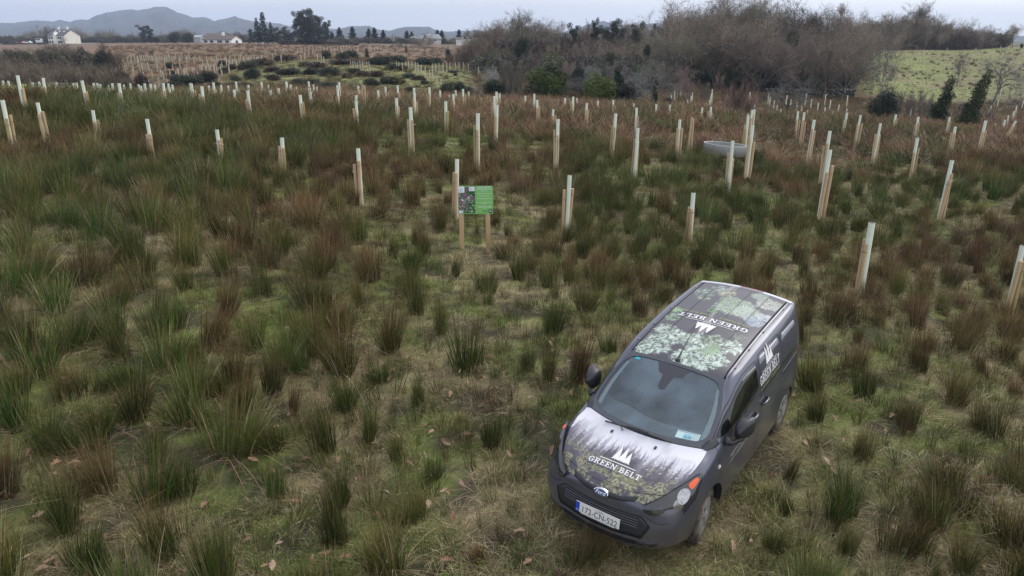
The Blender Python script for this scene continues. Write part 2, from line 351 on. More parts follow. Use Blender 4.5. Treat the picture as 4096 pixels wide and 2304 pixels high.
COLS = [frow(0), frow(.34), frow(.68), frow(1.0),
 [(.67, .62, .912), (.715, .695, .81), (.735, .74, .70), (.745, .765, .59), (.735, .765, .47), (.70, .765, .37), (.60, .72, .26), (.5, .66, .22)],
 [(.45, .70, .995), (.475, .80, .905), (.48, .853, .78), (.48, .872, .65), (.48, .874, .51), (.47, .862, .41), (.43, .815, .29), (.40, .73, .25)],
 [(.22, .745, 1.062), (.22, .832, .985), (.22, .882, .86), (.22, .90, .72), (.22, .903, .56), (.22, .90, .43), (.22, .88, .31), (.22, .80, .27)],
 [(-.05, .737, 1.115), (-.05, .825, 1.06), (-.05, .88, .94), (-.05, .905, .79), (-.05, .91, .62), (-.05, .905, .46), (-.05, .885, .33), (-.05, .81, .27)],
 [(-.41, .706, 1.345), (-.41, .79, 1.22), (-.41, .872, 1.06), (-.41, .908, .88), (-.41, .915, .68), (-.41, .91, .50), (-.41, .893, .36), (-.41, .82, .27)],
 [(-.755, .597, 1.592), (-.755, .688, 1.545), (-.755, .80, 1.30), (-.755, .876, 1.10), (-.755, .915, .86), (-.755, .914, .60), (-.755, .897, .38), (-.755, .83, .27)],
 [(-1.1, .59, 1.672), (-1.1, .70, 1.628), (-1.1, .80, 1.385), (-1.1, .873, 1.15), (-1.1, .916, .88), (-1.1, .915, .60), (-1.1, .90, .38), (-1.1, .83, .27)],
 [(-1.5, .591, 1.725), (-1.5, .706, 1.68), (-1.5, .808, 1.43), (-1.5, .873, 1.18), (-1.5, .918, .90), (-1.5, .916, .60), (-1.5, .90, .38), (-1.5, .83, .27)],
 [(-2.0, .592, 1.77), (-2.0, .712, 1.722), (-2.0, .815, 1.46), (-2.0, .876, 1.2), (-2.0, .918, .92), (-2.0, .916, .61), (-2.0, .90, .39), (-2.0, .83, .28)],
 [(-2.6, .592, 1.80), (-2.6, .708, 1.75), (-2.6, .808, 1.47), (-2.6, .868, 1.2), (-2.6, .908, .93), (-2.6, .908, .62), (-2.6, .893, .42), (-2.6, .83, .32)],
 [(-3.03, .59, 1.809), (-3.03, .685, 1.765), (-3.03, .775, 1.48), (-3.04, .825, 1.2), (-3.05, .862, .93), (-3.06, .866, .65), (-3.07, .85, .46), (-3.07, .79, .38)],
 [(-3.13, .52, 1.79), (-3.16, .60, 1.74), (-3.2, .69, 1.46), (-3.22, .735, 1.2), (-3.24, .755, .93), (-3.27, .76, .65), (-3.28, .75, .46), (-3.2, .70, .38)],
 [(-3.16, .30, 1.80), (-3.2, .35, 1.745), (-3.25, .40, 1.46), (-3.28, .42, 1.2), (-3.30, .43, .93), (-3.34, .44, .65), (-3.34, .44, .46), (-3.25, .42, .38)],
 [(-3.17, 0, 1.81), (-3.21, 0, 1.75), (-3.26, 0, 1.46), (-3.29, 0, 1.2), (-3.31, 0, .93), (-3.35, 0, .65), (-3.35, 0, .46), (-3.26, 0, .38)]]
COLS = np.array(COLS)
COLS[..., 1] = np.where(COLS[..., 1] > .8, .8 + (COLS[..., 1] - .8) * .66, COLS[..., 1])
def wrap(w, t, s=1):
    """w: 0 front centre .. 17 rear centre, t: 0 top edge .. 7 sill; s side"""
    w = np.asarray(w, float); t = np.asarray(t, float)
    w, t = np.broadcast_arrays(w, t); R = crspl(COLS, w)                       # (..., 8, 3)
    sh = R.shape[:-2]; R = R.reshape(-1, 8, 3); tf = np.broadcast_to(t, sh).reshape(-1); out = np.empty((len(R), 3))
    Rt = np.concatenate([2 * R[:, :1] - R[:, 1:2], R, 2 * R[:, -1:] - R[:, -2:-1]], 1); tf = np.clip(tf, 0, 7 - 1e-9); i = np.floor(tf).astype(int); f = (tf - i)[:, None]; k = np.arange(len(R))
    a, b, c, d = Rt[k, i], Rt[k, i + 1], Rt[k, i + 2], Rt[k, i + 3]
    out = .5 * ((2 * b) + (c - a) * f + (2 * a - 5 * b + 4 * c - d) * f * f + (3 * b - a - 3 * c + d) * f ** 3)
    out = out.reshape(sh + (3,)); out[..., 1] *= s; return out
def gridmesh(name, P, mats, parent, smooth=True, col=None, flip=False, keep=None):
    n, m = P.shape[:2]; i = np.arange(n * m).reshape(n, m)
    Fc = np.stack([i[:-1, :-1], i[:-1, 1:], i[1:, 1:], i[1:, :-1]], -1).reshape(-1, 4)
    if keep is not None: Fc = Fc[keep.ravel()]
    if flip: Fc = Fc[:, ::-1]
    return obj(name, mesh(name, P.reshape(-1, 3), Fc, mats, None if col is None else col.reshape(-1, 3), smooth), parent)
M_paint = nmat('grey_metallic_paint', (0.088, 0.093, 0.128), 0.36, 0.45, 0.5, coat=0.7, var=0.10, vscale=2.5, coat_r=0.12)
def dirty(m, z0, z1):
    t = m.node_tree; b = t.nodes['Principled BSDF']; l = b.inputs['Base Color'].links[0]; src = l.from_socket
    tcx = t.nodes.new('ShaderNodeTexCoord'); sx = t.nodes.new('ShaderNodeSeparateXYZ'); t.links.new(tcx.outputs['Object'], sx.inputs[0]); n = t.nodes.new('ShaderNodeTexNoise'); n.inputs['Scale'].default_value = 5; n.inputs['Detail'].default_value = 6; t.links.new(tcx.outputs['Object'], n.inputs['Vector'])
    q = t.nodes.new('ShaderNodeMapRange'); q.inputs['From Min'].default_value = z1; q.inputs['From Max'].default_value = z0; t.links.new(sx.outputs['Z'], q.inputs['Value']); mu = t.nodes.new('ShaderNodeMath'); mu.operation = 'MULTIPLY'; t.links.new(q.outputs[0], mu.inputs[0]); t.links.new(n.outputs[0], mu.inputs[1])
    x = t.nodes.new('ShaderNodeMix'); x.data_type = 'RGBA'; t.links.new(mu.outputs[0], x.inputs['Factor']); t.links.new(src, x.inputs['A']); x.inputs['B'].default_value = (.17, .14, .10, 1); t.links.new(x.outputs['Result'], b.inputs['Base Color'])
dirty(M_paint, .2, .95)
M_black = nmat('black_plastic', (0.026, 0.027, 0.031), 0.42, var=0.15, vscale=20)
M_gap = nmat('panel_gap', (0.006, 0.006, 0.007), 0.8)
M_rub = nmat('tyre_rubber', (0.03, 0.028, 0.025), 0.85, ramp2=(0.13, 0.105, 0.07), vscale=6, bump=0.5, bscale=30)
M_silver = nmat('silver_wheel_cover', (0.42, 0.42, 0.42), 0.4, 0.4, var=0.25, vscale=9, ramp2=(0.22, 0.2, 0.16))
M_dglass = nmat('dark_side_glass', (0.008, 0.010, 0.010), 0.04, spec=0.6)
M_white = nmat('white_vinyl', (0.80, 0.80, 0.82), 0.45)
M_pale = nmat('pale_green_vinyl', (0.32, 0.36, 0.16), 0.5)
M_red = nmat('red_lens', (0.20, 0.015, 0.03), 0.2, coat=0.5)
M_orange = nmat('amber_lens', (0.75, 0.10, 0.02), 0.25, coat=0.3)
M_chrome = nmat('chrome', (0.8, 0.8, 0.8), 0.15, 1.0)
M_blue = nmat('blue_enamel', (0.008, 0.02, 0.12), 0.25, coat=0.5)
M_eu = nmat('blue_plate_band', (0.01, 0.07, 0.50), 0.5)
M_plate = nmat('plate_white', (0.75, 0.74, 0.70), 0.5, var=0.06, vscale=12)
M_ink = nmat('plate_black', (0.012, 0.012, 0.014), 0.6)
M_print = nmat('printed_vinyl', vcol=True, rough=0.45, coat=0.25, coat_r=0.15)
M_lamp = nmat('lamp_dark', (0.05, 0.052, 0.055), 0.12, 0.3, coat=0.6)
M_refl = nmat('lamp_reflector', (0.34, 0.35, 0.37), 0.16, 1.0, coat=0.6, var=.3, vscale=30)
M_seat = nmat('seat_cloth', (0.05, 0.053, 0.058), 0.9)
M_trim = nmat('pale_trim', (0.75, 0.85, 0.82), 0.7)
M_dash = nmat('dashboard_plastic', (0.36, 0.41, 0.43), 0.75, var=0.1, vscale=6)
M_teal = nmat('teal_sticker', (0.03, 0.42, 0.47), 0.5)
M_disc = nmat('pale_teal_paper', (0.50, 0.66, 0.66), 0.5)
M_disc2 = nmat('teal_paper', (0.24, 0.52, 0.60), 0.5)
def glassmat():
    m = bpy.data.materials.new('windscreen_glass'); m.use_nodes = True; t = m.node_tree; t.nodes.remove(t.nodes['Principled BSDF'])
    fr = t.nodes.new('ShaderNodeFresnel'); fr.inputs['IOR'].default_value = 1.75
    tr = t.nodes.new('ShaderNodeBsdfTransparent'); tr.inputs['Color'].default_value = (0.84, 0.92, 0.92, 1)
    gl = t.nodes.new('ShaderNodeBsdfGlossy'); gl.inputs['Roughness'].default_value = 0.02
    mx_ = t.nodes.new('ShaderNodeMixShader'); t.links.new(fr.outputs[0], mx_.inputs['Fac']); t.links.new(tr.outputs[0], mx_.inputs[1]); t.links.new(gl.outputs[0], mx_.inputs[2])
    df = t.nodes.new('ShaderNodeBsdfDiffuse'); df.inputs['Color'].default_value = (0.30, 0.40, 0.47, 1)  # pale blue-grey diffuse mixed in, painting the sky's reflection onto the glass
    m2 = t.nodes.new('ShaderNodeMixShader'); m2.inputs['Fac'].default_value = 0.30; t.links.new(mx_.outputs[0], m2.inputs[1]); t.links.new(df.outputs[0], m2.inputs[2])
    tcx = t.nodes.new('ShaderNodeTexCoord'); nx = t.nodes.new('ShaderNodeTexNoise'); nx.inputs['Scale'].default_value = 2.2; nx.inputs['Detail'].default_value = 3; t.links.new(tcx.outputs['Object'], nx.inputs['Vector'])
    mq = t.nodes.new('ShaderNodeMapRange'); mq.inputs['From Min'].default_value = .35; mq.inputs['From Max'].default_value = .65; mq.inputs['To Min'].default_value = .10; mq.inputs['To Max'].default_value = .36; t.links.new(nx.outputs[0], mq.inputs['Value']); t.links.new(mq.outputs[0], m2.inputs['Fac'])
    t.links.new(m2.outputs[0], t.nodes['Material Output'].inputs['Surface']); return m
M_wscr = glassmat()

VAN = thing('van', 'dark grey panel van with forest print on its bonnet and roof, parked on rough grass', 'van')
cv, sv = math.cos(VYAW), math.sin(VYAW)
ax = Vector((cv, sv, VPX)).normalized(); ay = Vector((-sv, cv, VRY)); az = ax.cross(ay).normalized(); ay = az.cross(ax)
VAN.matrix_world = Matrix(((ax.x, ay.x, az.x, VX), (ax.y, ay.y, az.y, VY), (ax.z, ay.z, az.z, 0), (0, 0, 0, 1)))
VM = VAN.matrix_world.copy()

# projector surfaces
_tu = np.linspace(0, 11, 280); _tvv = np.linspace(-1, 1, 61); PT = top(_tu[:, None], _tvv[None, :])
_ww = np.linspace(0, 17, 420); _wt = np.linspace(0, 7, 110)
def polys(P):
    n, m = P.shape[:2]; i = np.arange(n * m).reshape(n, m)
    return P.reshape(-1, 3), np.stack([i[:-1, :-1], i[:-1, 1:], i[1:, 1:], i[1:, :-1]], -1).reshape(-1, 4)
PL = wrap(_ww[:, None], _wt[None, :], 1); PR = wrap(_ww[:, None], _wt[None, :], -1)
v1, f1 = polys(PT); v2, f2 = polys(PL); v3, f3 = polys(PR)
BV = BVHTree.FromPolygons([tuple(v) for v in np.vstack([v1, v2, v3])], [tuple(int(k) for k in f) for f in np.vstack([f1, f2 + len(v1), f3 + len(v1) + len(v2)])])
AX = {'top': (Vector((0, 0, 1)), lambda a, b: Vector((a, b, 4))), 'left': (Vector((0, 1, 0)), lambda a, b: Vector((a, 4, b))), 'right': (Vector((0, -1, 0)), lambda a, b: Vector((a, -4, b))), 'front': (Vector((1, 0, 0)), lambda a, b: Vector((4, a, b))),
      'nose': (Vector((.7071, 0, .7071)), lambda a, b: Vector((.85, a, .85)) + Vector((-.7071, 0, .7071)) * b + Vector((.7071, 0, .7071)) * 3)}
def pr(axis, a, b, off=0.003):
    dv, fn = AX[axis]; o = fn(a, b); h = BV.ray_cast(o, -dv)
    if h[0] is None:
        h = BV.find_nearest(o - dv * (4 - 0.6 if axis != 'nose' else 3))
    n = h[1]
    if n.dot(dv) < 0: n = -n
    return h[0] + n * off
def lerp_line(pl, t):
    pl = np.array(pl, float); d = np.concatenate([[0], np.cumsum(np.linalg.norm(np.diff(pl, axis=0), axis=1))]); d /= d[-1]
    return np.stack([np.interp(t, d, pl[:, k]) for k in range(pl.shape[1])], -1)
def panel(name, axis, A, B, mat, parent, off=0.004, nc=24, nr=8, smooth=True):
    t = np.linspace(0, 1, nc); a = lerp_line(A, t); b = lerp_line(B, t); P = np.zeros((nr + 2, nc, 3))
    for j, q in enumerate(np.linspace(0, 1, nr)):
        for i in range(nc):
            k = a[i] * (1 - q) + b[i] * q; P[j + 1, i] = pr(axis, k[0], k[1], off)
    for i in range(nc):
        P[0, i] = pr(axis, a[i][0], a[i][1], -.004); P[-1, i] = pr(axis, b[i][0], b[i][1], -.004)
    return gridmesh(name, P, mat, parent, smooth)
def strip(name, axis, pts, w, mat, parent, off=0.002, n=30, mb=None):
    t = np.linspace(0, 1, n); l = lerp_line(pts, t); tg = np.gradient(l, axis=0); tg /= np.linalg.norm(tg, axis=1)[:, None] + 1e-9; nn = np.stack([-tg[:, 1], tg[:, 0]], -1)
    P = np.zeros((2, n, 3))
    for j, s in enumerate((-.5, .5)):
        for i in range(n): P[j, i] = pr(axis, *(l[i] + nn[i] * w * s), off)
    if mb is not None:
        V = P.reshape(-1, 3); mb.add(V, [(i, i + 1, n + i + 1, n + i) for i in range(n - 1)]); return
    return gridmesh(name, P, mat, parent, False)
def raster(bm, x0, x1, y0, y1, fn, maxrun=6):
    """rows of a bitmap -> quads; fn maps (u,v) to a point"""
    H, W = bm.shape; mb = MB()
    for r in range(H):
        c = 0
        while c < W:
            if bm[r, c]:
                e2 = c
                while e2 < W and bm[r, e2] and e2 - c < maxrun: e2 += 1
                P = [fn(x0 + (x1 - x0) * q / W, y0 + (y1 - y0) * k / H) for q, k in ((c, r), (e2, r), (e2, r + 1), (c, r + 1))]
                mb.add(P, [(0, 1, 2, 3)]); c = e2
            else: c += 1
    return mb
def inpoly(pl, X, Y):
    r = np.zeros(X.shape, bool); n = len(pl)
    for i in range(n):
        (x1, y1), (x2, y2) = pl[i], pl[(i + 1) % n]
        if y1 == y2: continue
        c = ((y1 > Y) != (y2 > Y)) & (X < (x2 - x1) * (Y - y1) / (y2 - y1) + x1); r ^= c
    return r
# slab-serif capitals drawn as strokes on a 1-high cell: (list of boxes x0,x1,y0,y1 / arcs)
def glyph(ch, X, Y):
    b = lambda x0, x1, y0, y1: (X >= x0) & (X <= x1) & (Y >= y0) & (Y <= y1)
    ring = lambda cx, cy_, rx, ry, ix, iy: (((X - cx) / rx) ** 2 + ((Y - cy_) / ry) ** 2 <= 1) & (((X - cx) / ix) ** 2 + ((Y - cy_) / iy) ** 2 >= 1)
    stem = lambda x: b(x, x + .2, 0, 1) | b(x - .09, x + .29, 0, .12) | b(x - .09, x + .29, .88, 1)
    if ch == 'G': return (ring(.44, .5, .44, .52, .24, .38) & ~((X > .5) & (Y > .42) & (Y < .72))) | b(.5, .95, .38, .5) | b(.66, .86, .06, .5) | b(.72, .86, .7, .95), .98
    if ch == 'R': return stem(.1) | ((ring(.48, .73, .32, .27, .13, .14)) & (X > .4)) | (b(.2, .5, .88, 1)) | b(.2, .5, .46, .58) | inpoly([(.42, .5), (.62, .5), (.9, .06), (.68, 0)], X, Y) | b(.66, .98, 0, .12), .98
    if ch == 'E': return stem(.1) | b(.1, .78, 0, .13) | b(.1, .78, .87, 1) | b(.1, .58, .44, .56) | b(.68, .8, 0, .28) | b(.68, .8, .72, 1) | b(.5, .6, .34, .66), .86
    if ch == 'N': return b(.1, .24, 0, 1) | b(.0, .34, 0, .12) | b(0, .3, .88, 1) | b(.78, .92, 0, 1) | b(.68, 1.02, .88, 1) | inpoly([(.1, 1), (.32, 1), (.92, 0), (.7, 0)], X, Y), 1.06
    if ch == 'B': return stem(.1) | (ring(.46, .74, .32, .26, .12, .13) & (X > .4)) | (ring(.48, .27, .36, .27, .15, .14) & (X > .4)) | b(.2, .5, .88, 1) | b(.2, .5, .45, .56) | b(.2, .5, 0, .12), .9
    if ch == 'L': return stem(.1) | b(.1, .76, 0, .13) | b(.66, .78, 0, .32), .84
    if ch == 'T': return b(.34, .54, 0, 1) | b(.24, .64, 0, .12) | b(0, .88, .87, 1) | b(0, .12, .66, 1) | b(.76, .88, .66, 1), .92
    return np.zeros(X.shape, bool), .38
def wordmap(s, res=26, gap=.1):
    out = []
    for ch in s:
        w = glyph(ch, np.zeros((1, 1)), np.zeros((1, 1)))[1]; nx = int(round((w + gap) * res))
        X, Y = np.meshgrid((np.arange(nx) + .5) / res, (np.arange(res) + .5) / res); out.append(glyph(ch, X, Y)[0])
    return np.hstack(out)
def conifers(res=54, aspect=1.25):
    """three stylised conifers in white"""
    nx = int(res * aspect); X, Y = np.meshgrid((np.arange(nx) + .5) / res, (np.arange(res) + .5) / res); bm = np.zeros(X.shape, bool)
    for cx, base, topy, hw in ((.30 * aspect, .0, .93, .26), (.56 * aspect, .0, 1.0, .26), (.80 * aspect, .02, .78, .25)):
        q = (Y - base) / (topy - base); saw = (q * 9) % 1.0; r = hw * (1 - q) * (.55 + .45 * (1 - saw)) * (q > .08) + .02
        droop = np.abs(X - cx) * .35; q2 = (Y + droop - base) / (topy - base); saw = (q2 * 8) % 1.0
        r = hw * (1.02 - q2) * (.62 + .38 * (1 - saw)) * (q2 > .1) + .018
        bm |= (np.abs(X - cx) < r) & (q2 < 1) & (q > 0)
    return bm
def textmesh(s, size, fn, mat, name, parent, depth=0, sx=1.0):
    cu = bpy.data.curves.new('tmp', 'FONT'); cu.body = s; cu.size = size; cu.align_x = 'CENTER'; cu.resolution_u = 3
    to = bpy.data.objects.new('tmp', cu); me = bpy.data.meshes.new_from_object(to); V = [fn(v.co.x * sx, v.co.y) for v in me.vertices]; Fc = [tuple(p.vertices) for p in me.polygons]
    bpy.data.objects.remove(to); bpy.data.curves.remove(cu); bpy.data.meshes.remove(me)
    return obj(name, mesh(name, V, Fc, mat), parent)

# painted shell: side skins with the wheel arches cut out, wing tops, windscreen surround
def sidekeep(P):
    C = (P[:-1, :-1] + P[1:, 1:]) / 2; k = np.ones(C.shape[:2], bool)
    for wx in (0.0, -2.662): k &= ~((np.hypot(C[..., 0] - wx - .05, C[..., 2] - .36) < .385) & (np.abs(C[..., 1]) > .6))
    return k
for s, P in ((1, PL), (-1, PR)):
    P = P.copy()
    for wx in (0.0, -2.662):
        wx += .05; d = np.hypot(P[..., 0] - wx, P[..., 2] - .36); m_ = (np.abs(d - .385) < .018) & (np.abs(P[..., 1]) > .6); k = .385 / np.maximum(d, 1e-6)
        P[..., 0] = np.where(m_, wx + (P[..., 0] - wx) * k, P[..., 0]); P[..., 2] = np.where(m_, .36 + (P[..., 2] - .36) * k, P[..., 2])
    gridmesh('side_panel', P, M_paint, VAN, True, keep=sidekeep(P), flip=(s > 0))
# roof gutter, roof edge strip beyond the print
gridmesh('roof_end', top(np.linspace(10.95, 11, 4)[:, None], np.linspace(-1, 1, 41)[None, :]), M_paint, VAN)
# print on bonnet and front panel
def paint_hood(P):
    X, Y = P[..., 0], P[..., 1]; Z = P[..., 2]
    s = np.clip((.15 - X - .30 * np.abs(Y) ** 2 * .9) / -.76, 0, 1)         # 0 at the windscreen .. 1 at the grille bar
    fog = s2l((214, 213, 222)); c = np.ones(P.shape) * fog
    n = fbm(Y * 5 + 9, s * 4, 21, 4); c = c * (1 - .22 * (n[..., None] > .5) * (n[..., None] - .5) * 4)
    r = random.Random(5)
    layers = [(26, .06, .3, .06, (186, 182, 192)), (28, .14, .42, .065, (142, 136, 150)), (34, .24, .5, .07, (106, 100, 116)), (40, .40, .72, .075, (84, 78, 90))]
    for n_, t0, t1, hw, colr in layers:
        for k in range(n_):
            yc = -.78 + 1.56 * (k + r.random()) / n_; tp = t0 + (t1 - t0) * r.random() * (1.0 if abs(yc) > .25 else 1.0)
            if abs(yc) < .17 and tp > .28: tp = .25 + .3 * abs(yc)
            h = .45 + .15 * r.random(); q = (s - tp) / h; saw = ((q * 11 + np.abs(Y - yc) * 14 + r.random()) % 1.0)
            w = hw * q * (.45 + .55 * saw) * (1 + .25 * np.sin(q * 40 + yc * 30)); mk = (q > 0) & (q < 1) & (np.abs(Y - yc - .012 * np.sin(q * 9)) < w)
            cc = s2l(colr) * (1 + .25 * (r.random() - .5)); cc2 = cc[None, None, :] * (1 - .35 * sstep(0, 1, q)[..., None]) + .0
            mk = (mk * (.5 + .5 * sstep(0, .5, q)))[..., None]; c = cc2 * mk + c * (1 - mk)
    f1_ = fbm(Y * 11, s * 8 + 3, 22, 4); f2_ = .55 * fbm(Y * 52, s * 44, 23, 4) + .45 * fbm(Y * 110, s * 90, 24, 2); low = sstep(.5, .80, s + .35 * (f1_ - .5))
    fol = s2l((168, 164, 118)) * sstep(.36, .66, f2_)[..., None] + s2l((84, 80, 72)) * (1 - sstep(.36, .66, f2_))[..., None]
    k_ = sstep(.36, .52, f1_ + .35 * (s - .72))[..., None]; fol = fol * k_ + s2l((84, 76, 92)) * (.75 + .6 * (f2_ - .3))[..., None] * (1 - k_)
    c = c * (1 - low[..., None]) + fol * low[..., None]
    g_ = c.mean(-1, keepdims=True); c = g_ + (c - g_) * .72; return np.clip(c, .01, .85)
gu = np.linspace(0, 3.98, 220); gv = np.linspace(-1, 1, 300)
P = top(gu[:, None], gv[None, :]); bon_line = lambda v: .62 + .50 * v * v       # shut line in u
cut = 0.70
kfront = (gu[:-1, None] + 0 * gv[None, :-1]) < (0.62 + .33 * (gv[None, :-1] ** 2))
C = paint_hood(P)
plain = (gu[:, None] < .28 + .1 * np.abs(gv[None, :])) & (np.abs(gv[None, :]) > .86); C = np.where(plain[..., None], np.array([.075, .078, .102]), C)
gridmesh('bonnet', P, M_print, VAN, True, C, keep=~kfront)
gridmesh('front_panel', P, M_print, VAN, True, C, keep=kfront)
mb = MB()
gv_ = np.linspace(-.97, .97, 40)
for a in range(39):
    q = [top(.62 + .33 * gv_[a] ** 2 + o_, gv_[a]) for o_ in (-.02, .02)] + [top(.62 + .33 * gv_[a + 1] ** 2 + o_, gv_[a + 1]) for o_ in (.02, -.02)]
    mb.add([p + np.array([.001, 0, .0015]) for p in q], [(0, 1, 2, 3)])
obj('bonnet_gap', mb.mesh('bonnet_gap', M_gap), VAN)
# bonnet crease lines
# windscreen: surround ring and glass
uc, vc, ua, va = 5.03, 0.0, .885, .945
def rr(th, ua, va, p=7.0):
    c_, s_ = np.cos(th), np.sin(th); r = (np.abs(c_) ** p + np.abs(s_) ** p) ** (-1 / p); return r * c_ * ua, r * s_ * va
th = np.linspace(0, 2 * PI, 161)
ou, ov = rr(th, 1.03, 1.0, 40); iu, iv = rr(th, ua, va)
q = np.linspace(0, 1, 6)[:, None]
P = top(uc - .0 + ou * (1 - q) + iu * q, np.clip(ov * (1 - q) + iv * q, -1, 1)); P[..., 2] += .002
gridmesh('windscreen_surround', P, nmat('surround_paint', (0.05, 0.055, 0.07), 0.3, coat=.6, var=.08, vscale=4), VAN)
q = np.linspace(0, 1, 14)[:, None]; P = top(uc + iu * q, iv * q); P[..., 2] -= .006
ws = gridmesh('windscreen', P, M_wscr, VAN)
def wsp(u, v, off=0.004):
    a = top(u, v); du = top(u + .02, v) - top(u - .02, v); dv = top(u, v + .02) - top(u, v - .02); n = np.cross(du, dv); n /= np.linalg.norm(n)
    if n[2] < 0: n = -n
    return a + n * off
# dark sensor / mirror shade behind the glass, from the top edge
bmsh = [(-.34, 5.90), (.34, 5.90), (.25, 5.62), (.13, 5.60), (.09, 5.55), (.05, 5.22), (-.03, 5.17), (-.09, 5.24), (-.11, 5.56), (-.22, 5.62)]
NX, NY = 60, 50; X, Y = np.meshgrid(np.linspace(-.36, .36, NX), np.linspace(5.15, 5.92, NY)); bmk = inpoly(bmsh, X, Y)
mbk = raster(bmk, -.36, .36, 5.15, 5.92, lambda a, b: wsp(b, a, -.0045), 20); obj('mirror_shade', mbk.mesh('mirror_shade', nmat('shade_print', (0.045, 0.045, 0.055), 0.6)), VAN)
# tax disc sticker and toll tag on the glass
def wquad(name, u0, u1, v0, v1, mat, parent, off, n=6):
    U_ = np.linspace(u0, u1, n)[:, None]; V_ = np.linspace(v0, v1, n)[None, :]; P = np.array([[wsp(u0 + (u1 - u0) * i / (n - 1), v0 + (v1 - v0) * j / (n - 1), off) for j in range(n)] for i in range(n)])
    return gridmesh(name, P, mat, parent, False)
st = wquad('disc_holder', 4.20, 4.40, .52, .84, M_disc, VAN, -.003)
wquad('disc', 4.21, 4.34, .63, .73, M_disc2, st, -.002)
wquad('disc', 4.21, 4.345, .74, .83, nmat('disc_grey', (.42, .52, .52), .6), st, -.002)
textmesh('12-25', .038, lambda a, b: wsp(4.235 + b / .5, .68 + a / .70, -.001), M_ink, 'disc_text', st)
mbq = MB()
for k in range(22):
    v0 = .53 + .30 * k / 22; P = [wsp(u_, v_, -.0015) for u_, v_ in ((4.37, v0), (4.37, v0 + .008), (4.385, v0 + .008), (4.385, v0))]; mbq.add(P, [(0, 1, 2, 3)])
obj('disc_print', mbq.mesh('disc_print', M_ink), st)
wquad('toll_tag', 5.78, 5.86, -.80, -.70, M_teal, VAN, -.003)
# pale pillar trims seen inside the glass
for s in (-1, 1):
    P = np.array([[wsp(4.30 + 1.40 * i / 20, s * (.935 - .085 * j * (1 - .4 * i / 20)) * (1.0), -.035) for j in range(2)] for i in range(21)])
    gridmesh('pillar_trim', P, M_trim, VAN, False)
# wiper
mb = MB(); 
def on(x, y, off): p = pr('top', x, y, off); return p
mb.tube([on(.138, -.40, .02), on(.14, -.2, .022), on(.13, .04, .022), on(.10, .385, .02)], .010, 6); 
mb.tube([on(.12, .02, .034), on(.135, -.12, .036), on(.16, -.19, .03), on(.185, -.16, .012)], .009, 6); mb.tube([on(.125, -.03, .028), on(.12, .12, .028)], .013, 6)
obj('wiper', mb.mesh('wiper', M_black), VAN)
for s in (-1, 1):
    p = pr('top', .234, s * .264, .006); mb = MB().box(p, (.04, .022, .016)); obj('washer_nozzle', mb.mesh('washer_nozzle', M_black), VAN)

M_rib = nmat('roof_rib_shade', (.025, .025, .028), .6)
# roof print
def paint_roof(P):
    X, Y = P[..., 0], P[..., 1]; base = s2l((70, 66, 80)); c = np.ones(P.shape) * base; n = fbm(X * 4, Y * 4, 31, 4); c *= (.8 + .5 * n)[..., None]
    path = np.abs(Y + .02 - .10 * (X + 1.6)) < .03 + .05 * (fbm(X * 3, X * 0, 32, 2) - .4); c = np.where(path[..., None], s2l((138, 124, 134)), c)
    def crown(cx, cy_, r, colr, spiky, seed, fade=1.0):
        nonlocal c
        dx, dy = X - cx, Y - cy_; a = np.arctan2(dy, dx); d = np.hypot(dx, dy)
        edge = r * (.62 + .5 * fbm(np.cos(a) * 2.5 + seed, np.sin(a) * 2.5 + 3, seed, 3) + .30 * (fbm(np.cos(a) * 14 + seed, np.sin(a) * 14, seed + 1, 2) - .5))
        mk = sstep(1.08, .86, d / edge) * fade
        tex = .6 * fbm(X * 26 + seed, Y * 26, seed + 2, 4) + .4 * fbm(X * 75 + seed, Y * 75, seed + 4, 2)
        if spiky: tex = .55 * tex + .45 * (.5 + .5 * np.sin(a * 38 + 6 * tex + d * 40))
        shade = .12 + 1.15 * sstep(.30, .72, tex); lum = s2l(colr)[None, None, :] * shade[..., None]
        k = (mk * sstep(.30, .46, tex + .08))[..., None]; c = c * (1 - k) + lum * k
    G1 = (186, 212, 190); G2 = (150, 196, 132)
    for a in [(-.95, .16, .26, G1, 0), (-1.02, .34, .20, G1, 0), (-.86, .02, .16, G1, 0), (-1.18, .18, .20, G2, 1), (-1.22, .02, .22, G1, 0), (-1.0, -.36, .24, G1, 0), (-1.20, -.26, .20, G1, 0), (-1.33, -.42, .16, (170, 190, 168), 0), (-.86, -.46, .14, G1, 0), (-1.35, .44, .17, G1, 0), (-1.38, .20, .14, (140, 165, 135), 0),
              (-2.35, .10, .30, (168, 196, 160), 1), (-2.28, .28, .24, (182, 204, 180), 1), (-2.50, .0, .20, (150, 176, 140), 1), (-2.1, .44, .15, (150, 172, 196), 1), (-2.3, .52, .12, (190, 205, 220), 1), (-2.72, .42, .20, (180, 190, 170), 1), (-2.6, -.42, .18, (130, 155, 140), 0), (-2.72, -.16, .15, (170, 165, 130), 0), (-2.42, -.36, .10, (140, 160, 120), 0), (-2.08, -.10, .08, (130, 190, 110), 0), (-1.68, -.47, .13, (130, 165, 125), 0), (-1.9, -.52, .10, (130, 180, 110), 0), (-2.9, .25, .14, (150, 170, 150), 1), (-2.85, -.3, .14, (140, 160, 150), 0), (-1.62, .42, .10, (110, 130, 110), 0)]:
        crown(a[0], a[1], a[2], a[3], a[4], int(abs(a[0] * 100) + abs(a[1] * 1000)))
    g_ = c.mean(-1, keepdims=True); c = g_ + (c - g_) * .62; return np.clip(c * .9, .01, .85)
gu = np.linspace(6.02, 10.98, 330); gv = np.linspace(-.965, .965, 210)
P = top(gu[:, None], gv[None, :]); P[..., 2] += .003
roof = gridmesh('roof', P, M_print, VAN, True, paint_roof(P))
mb = MB()
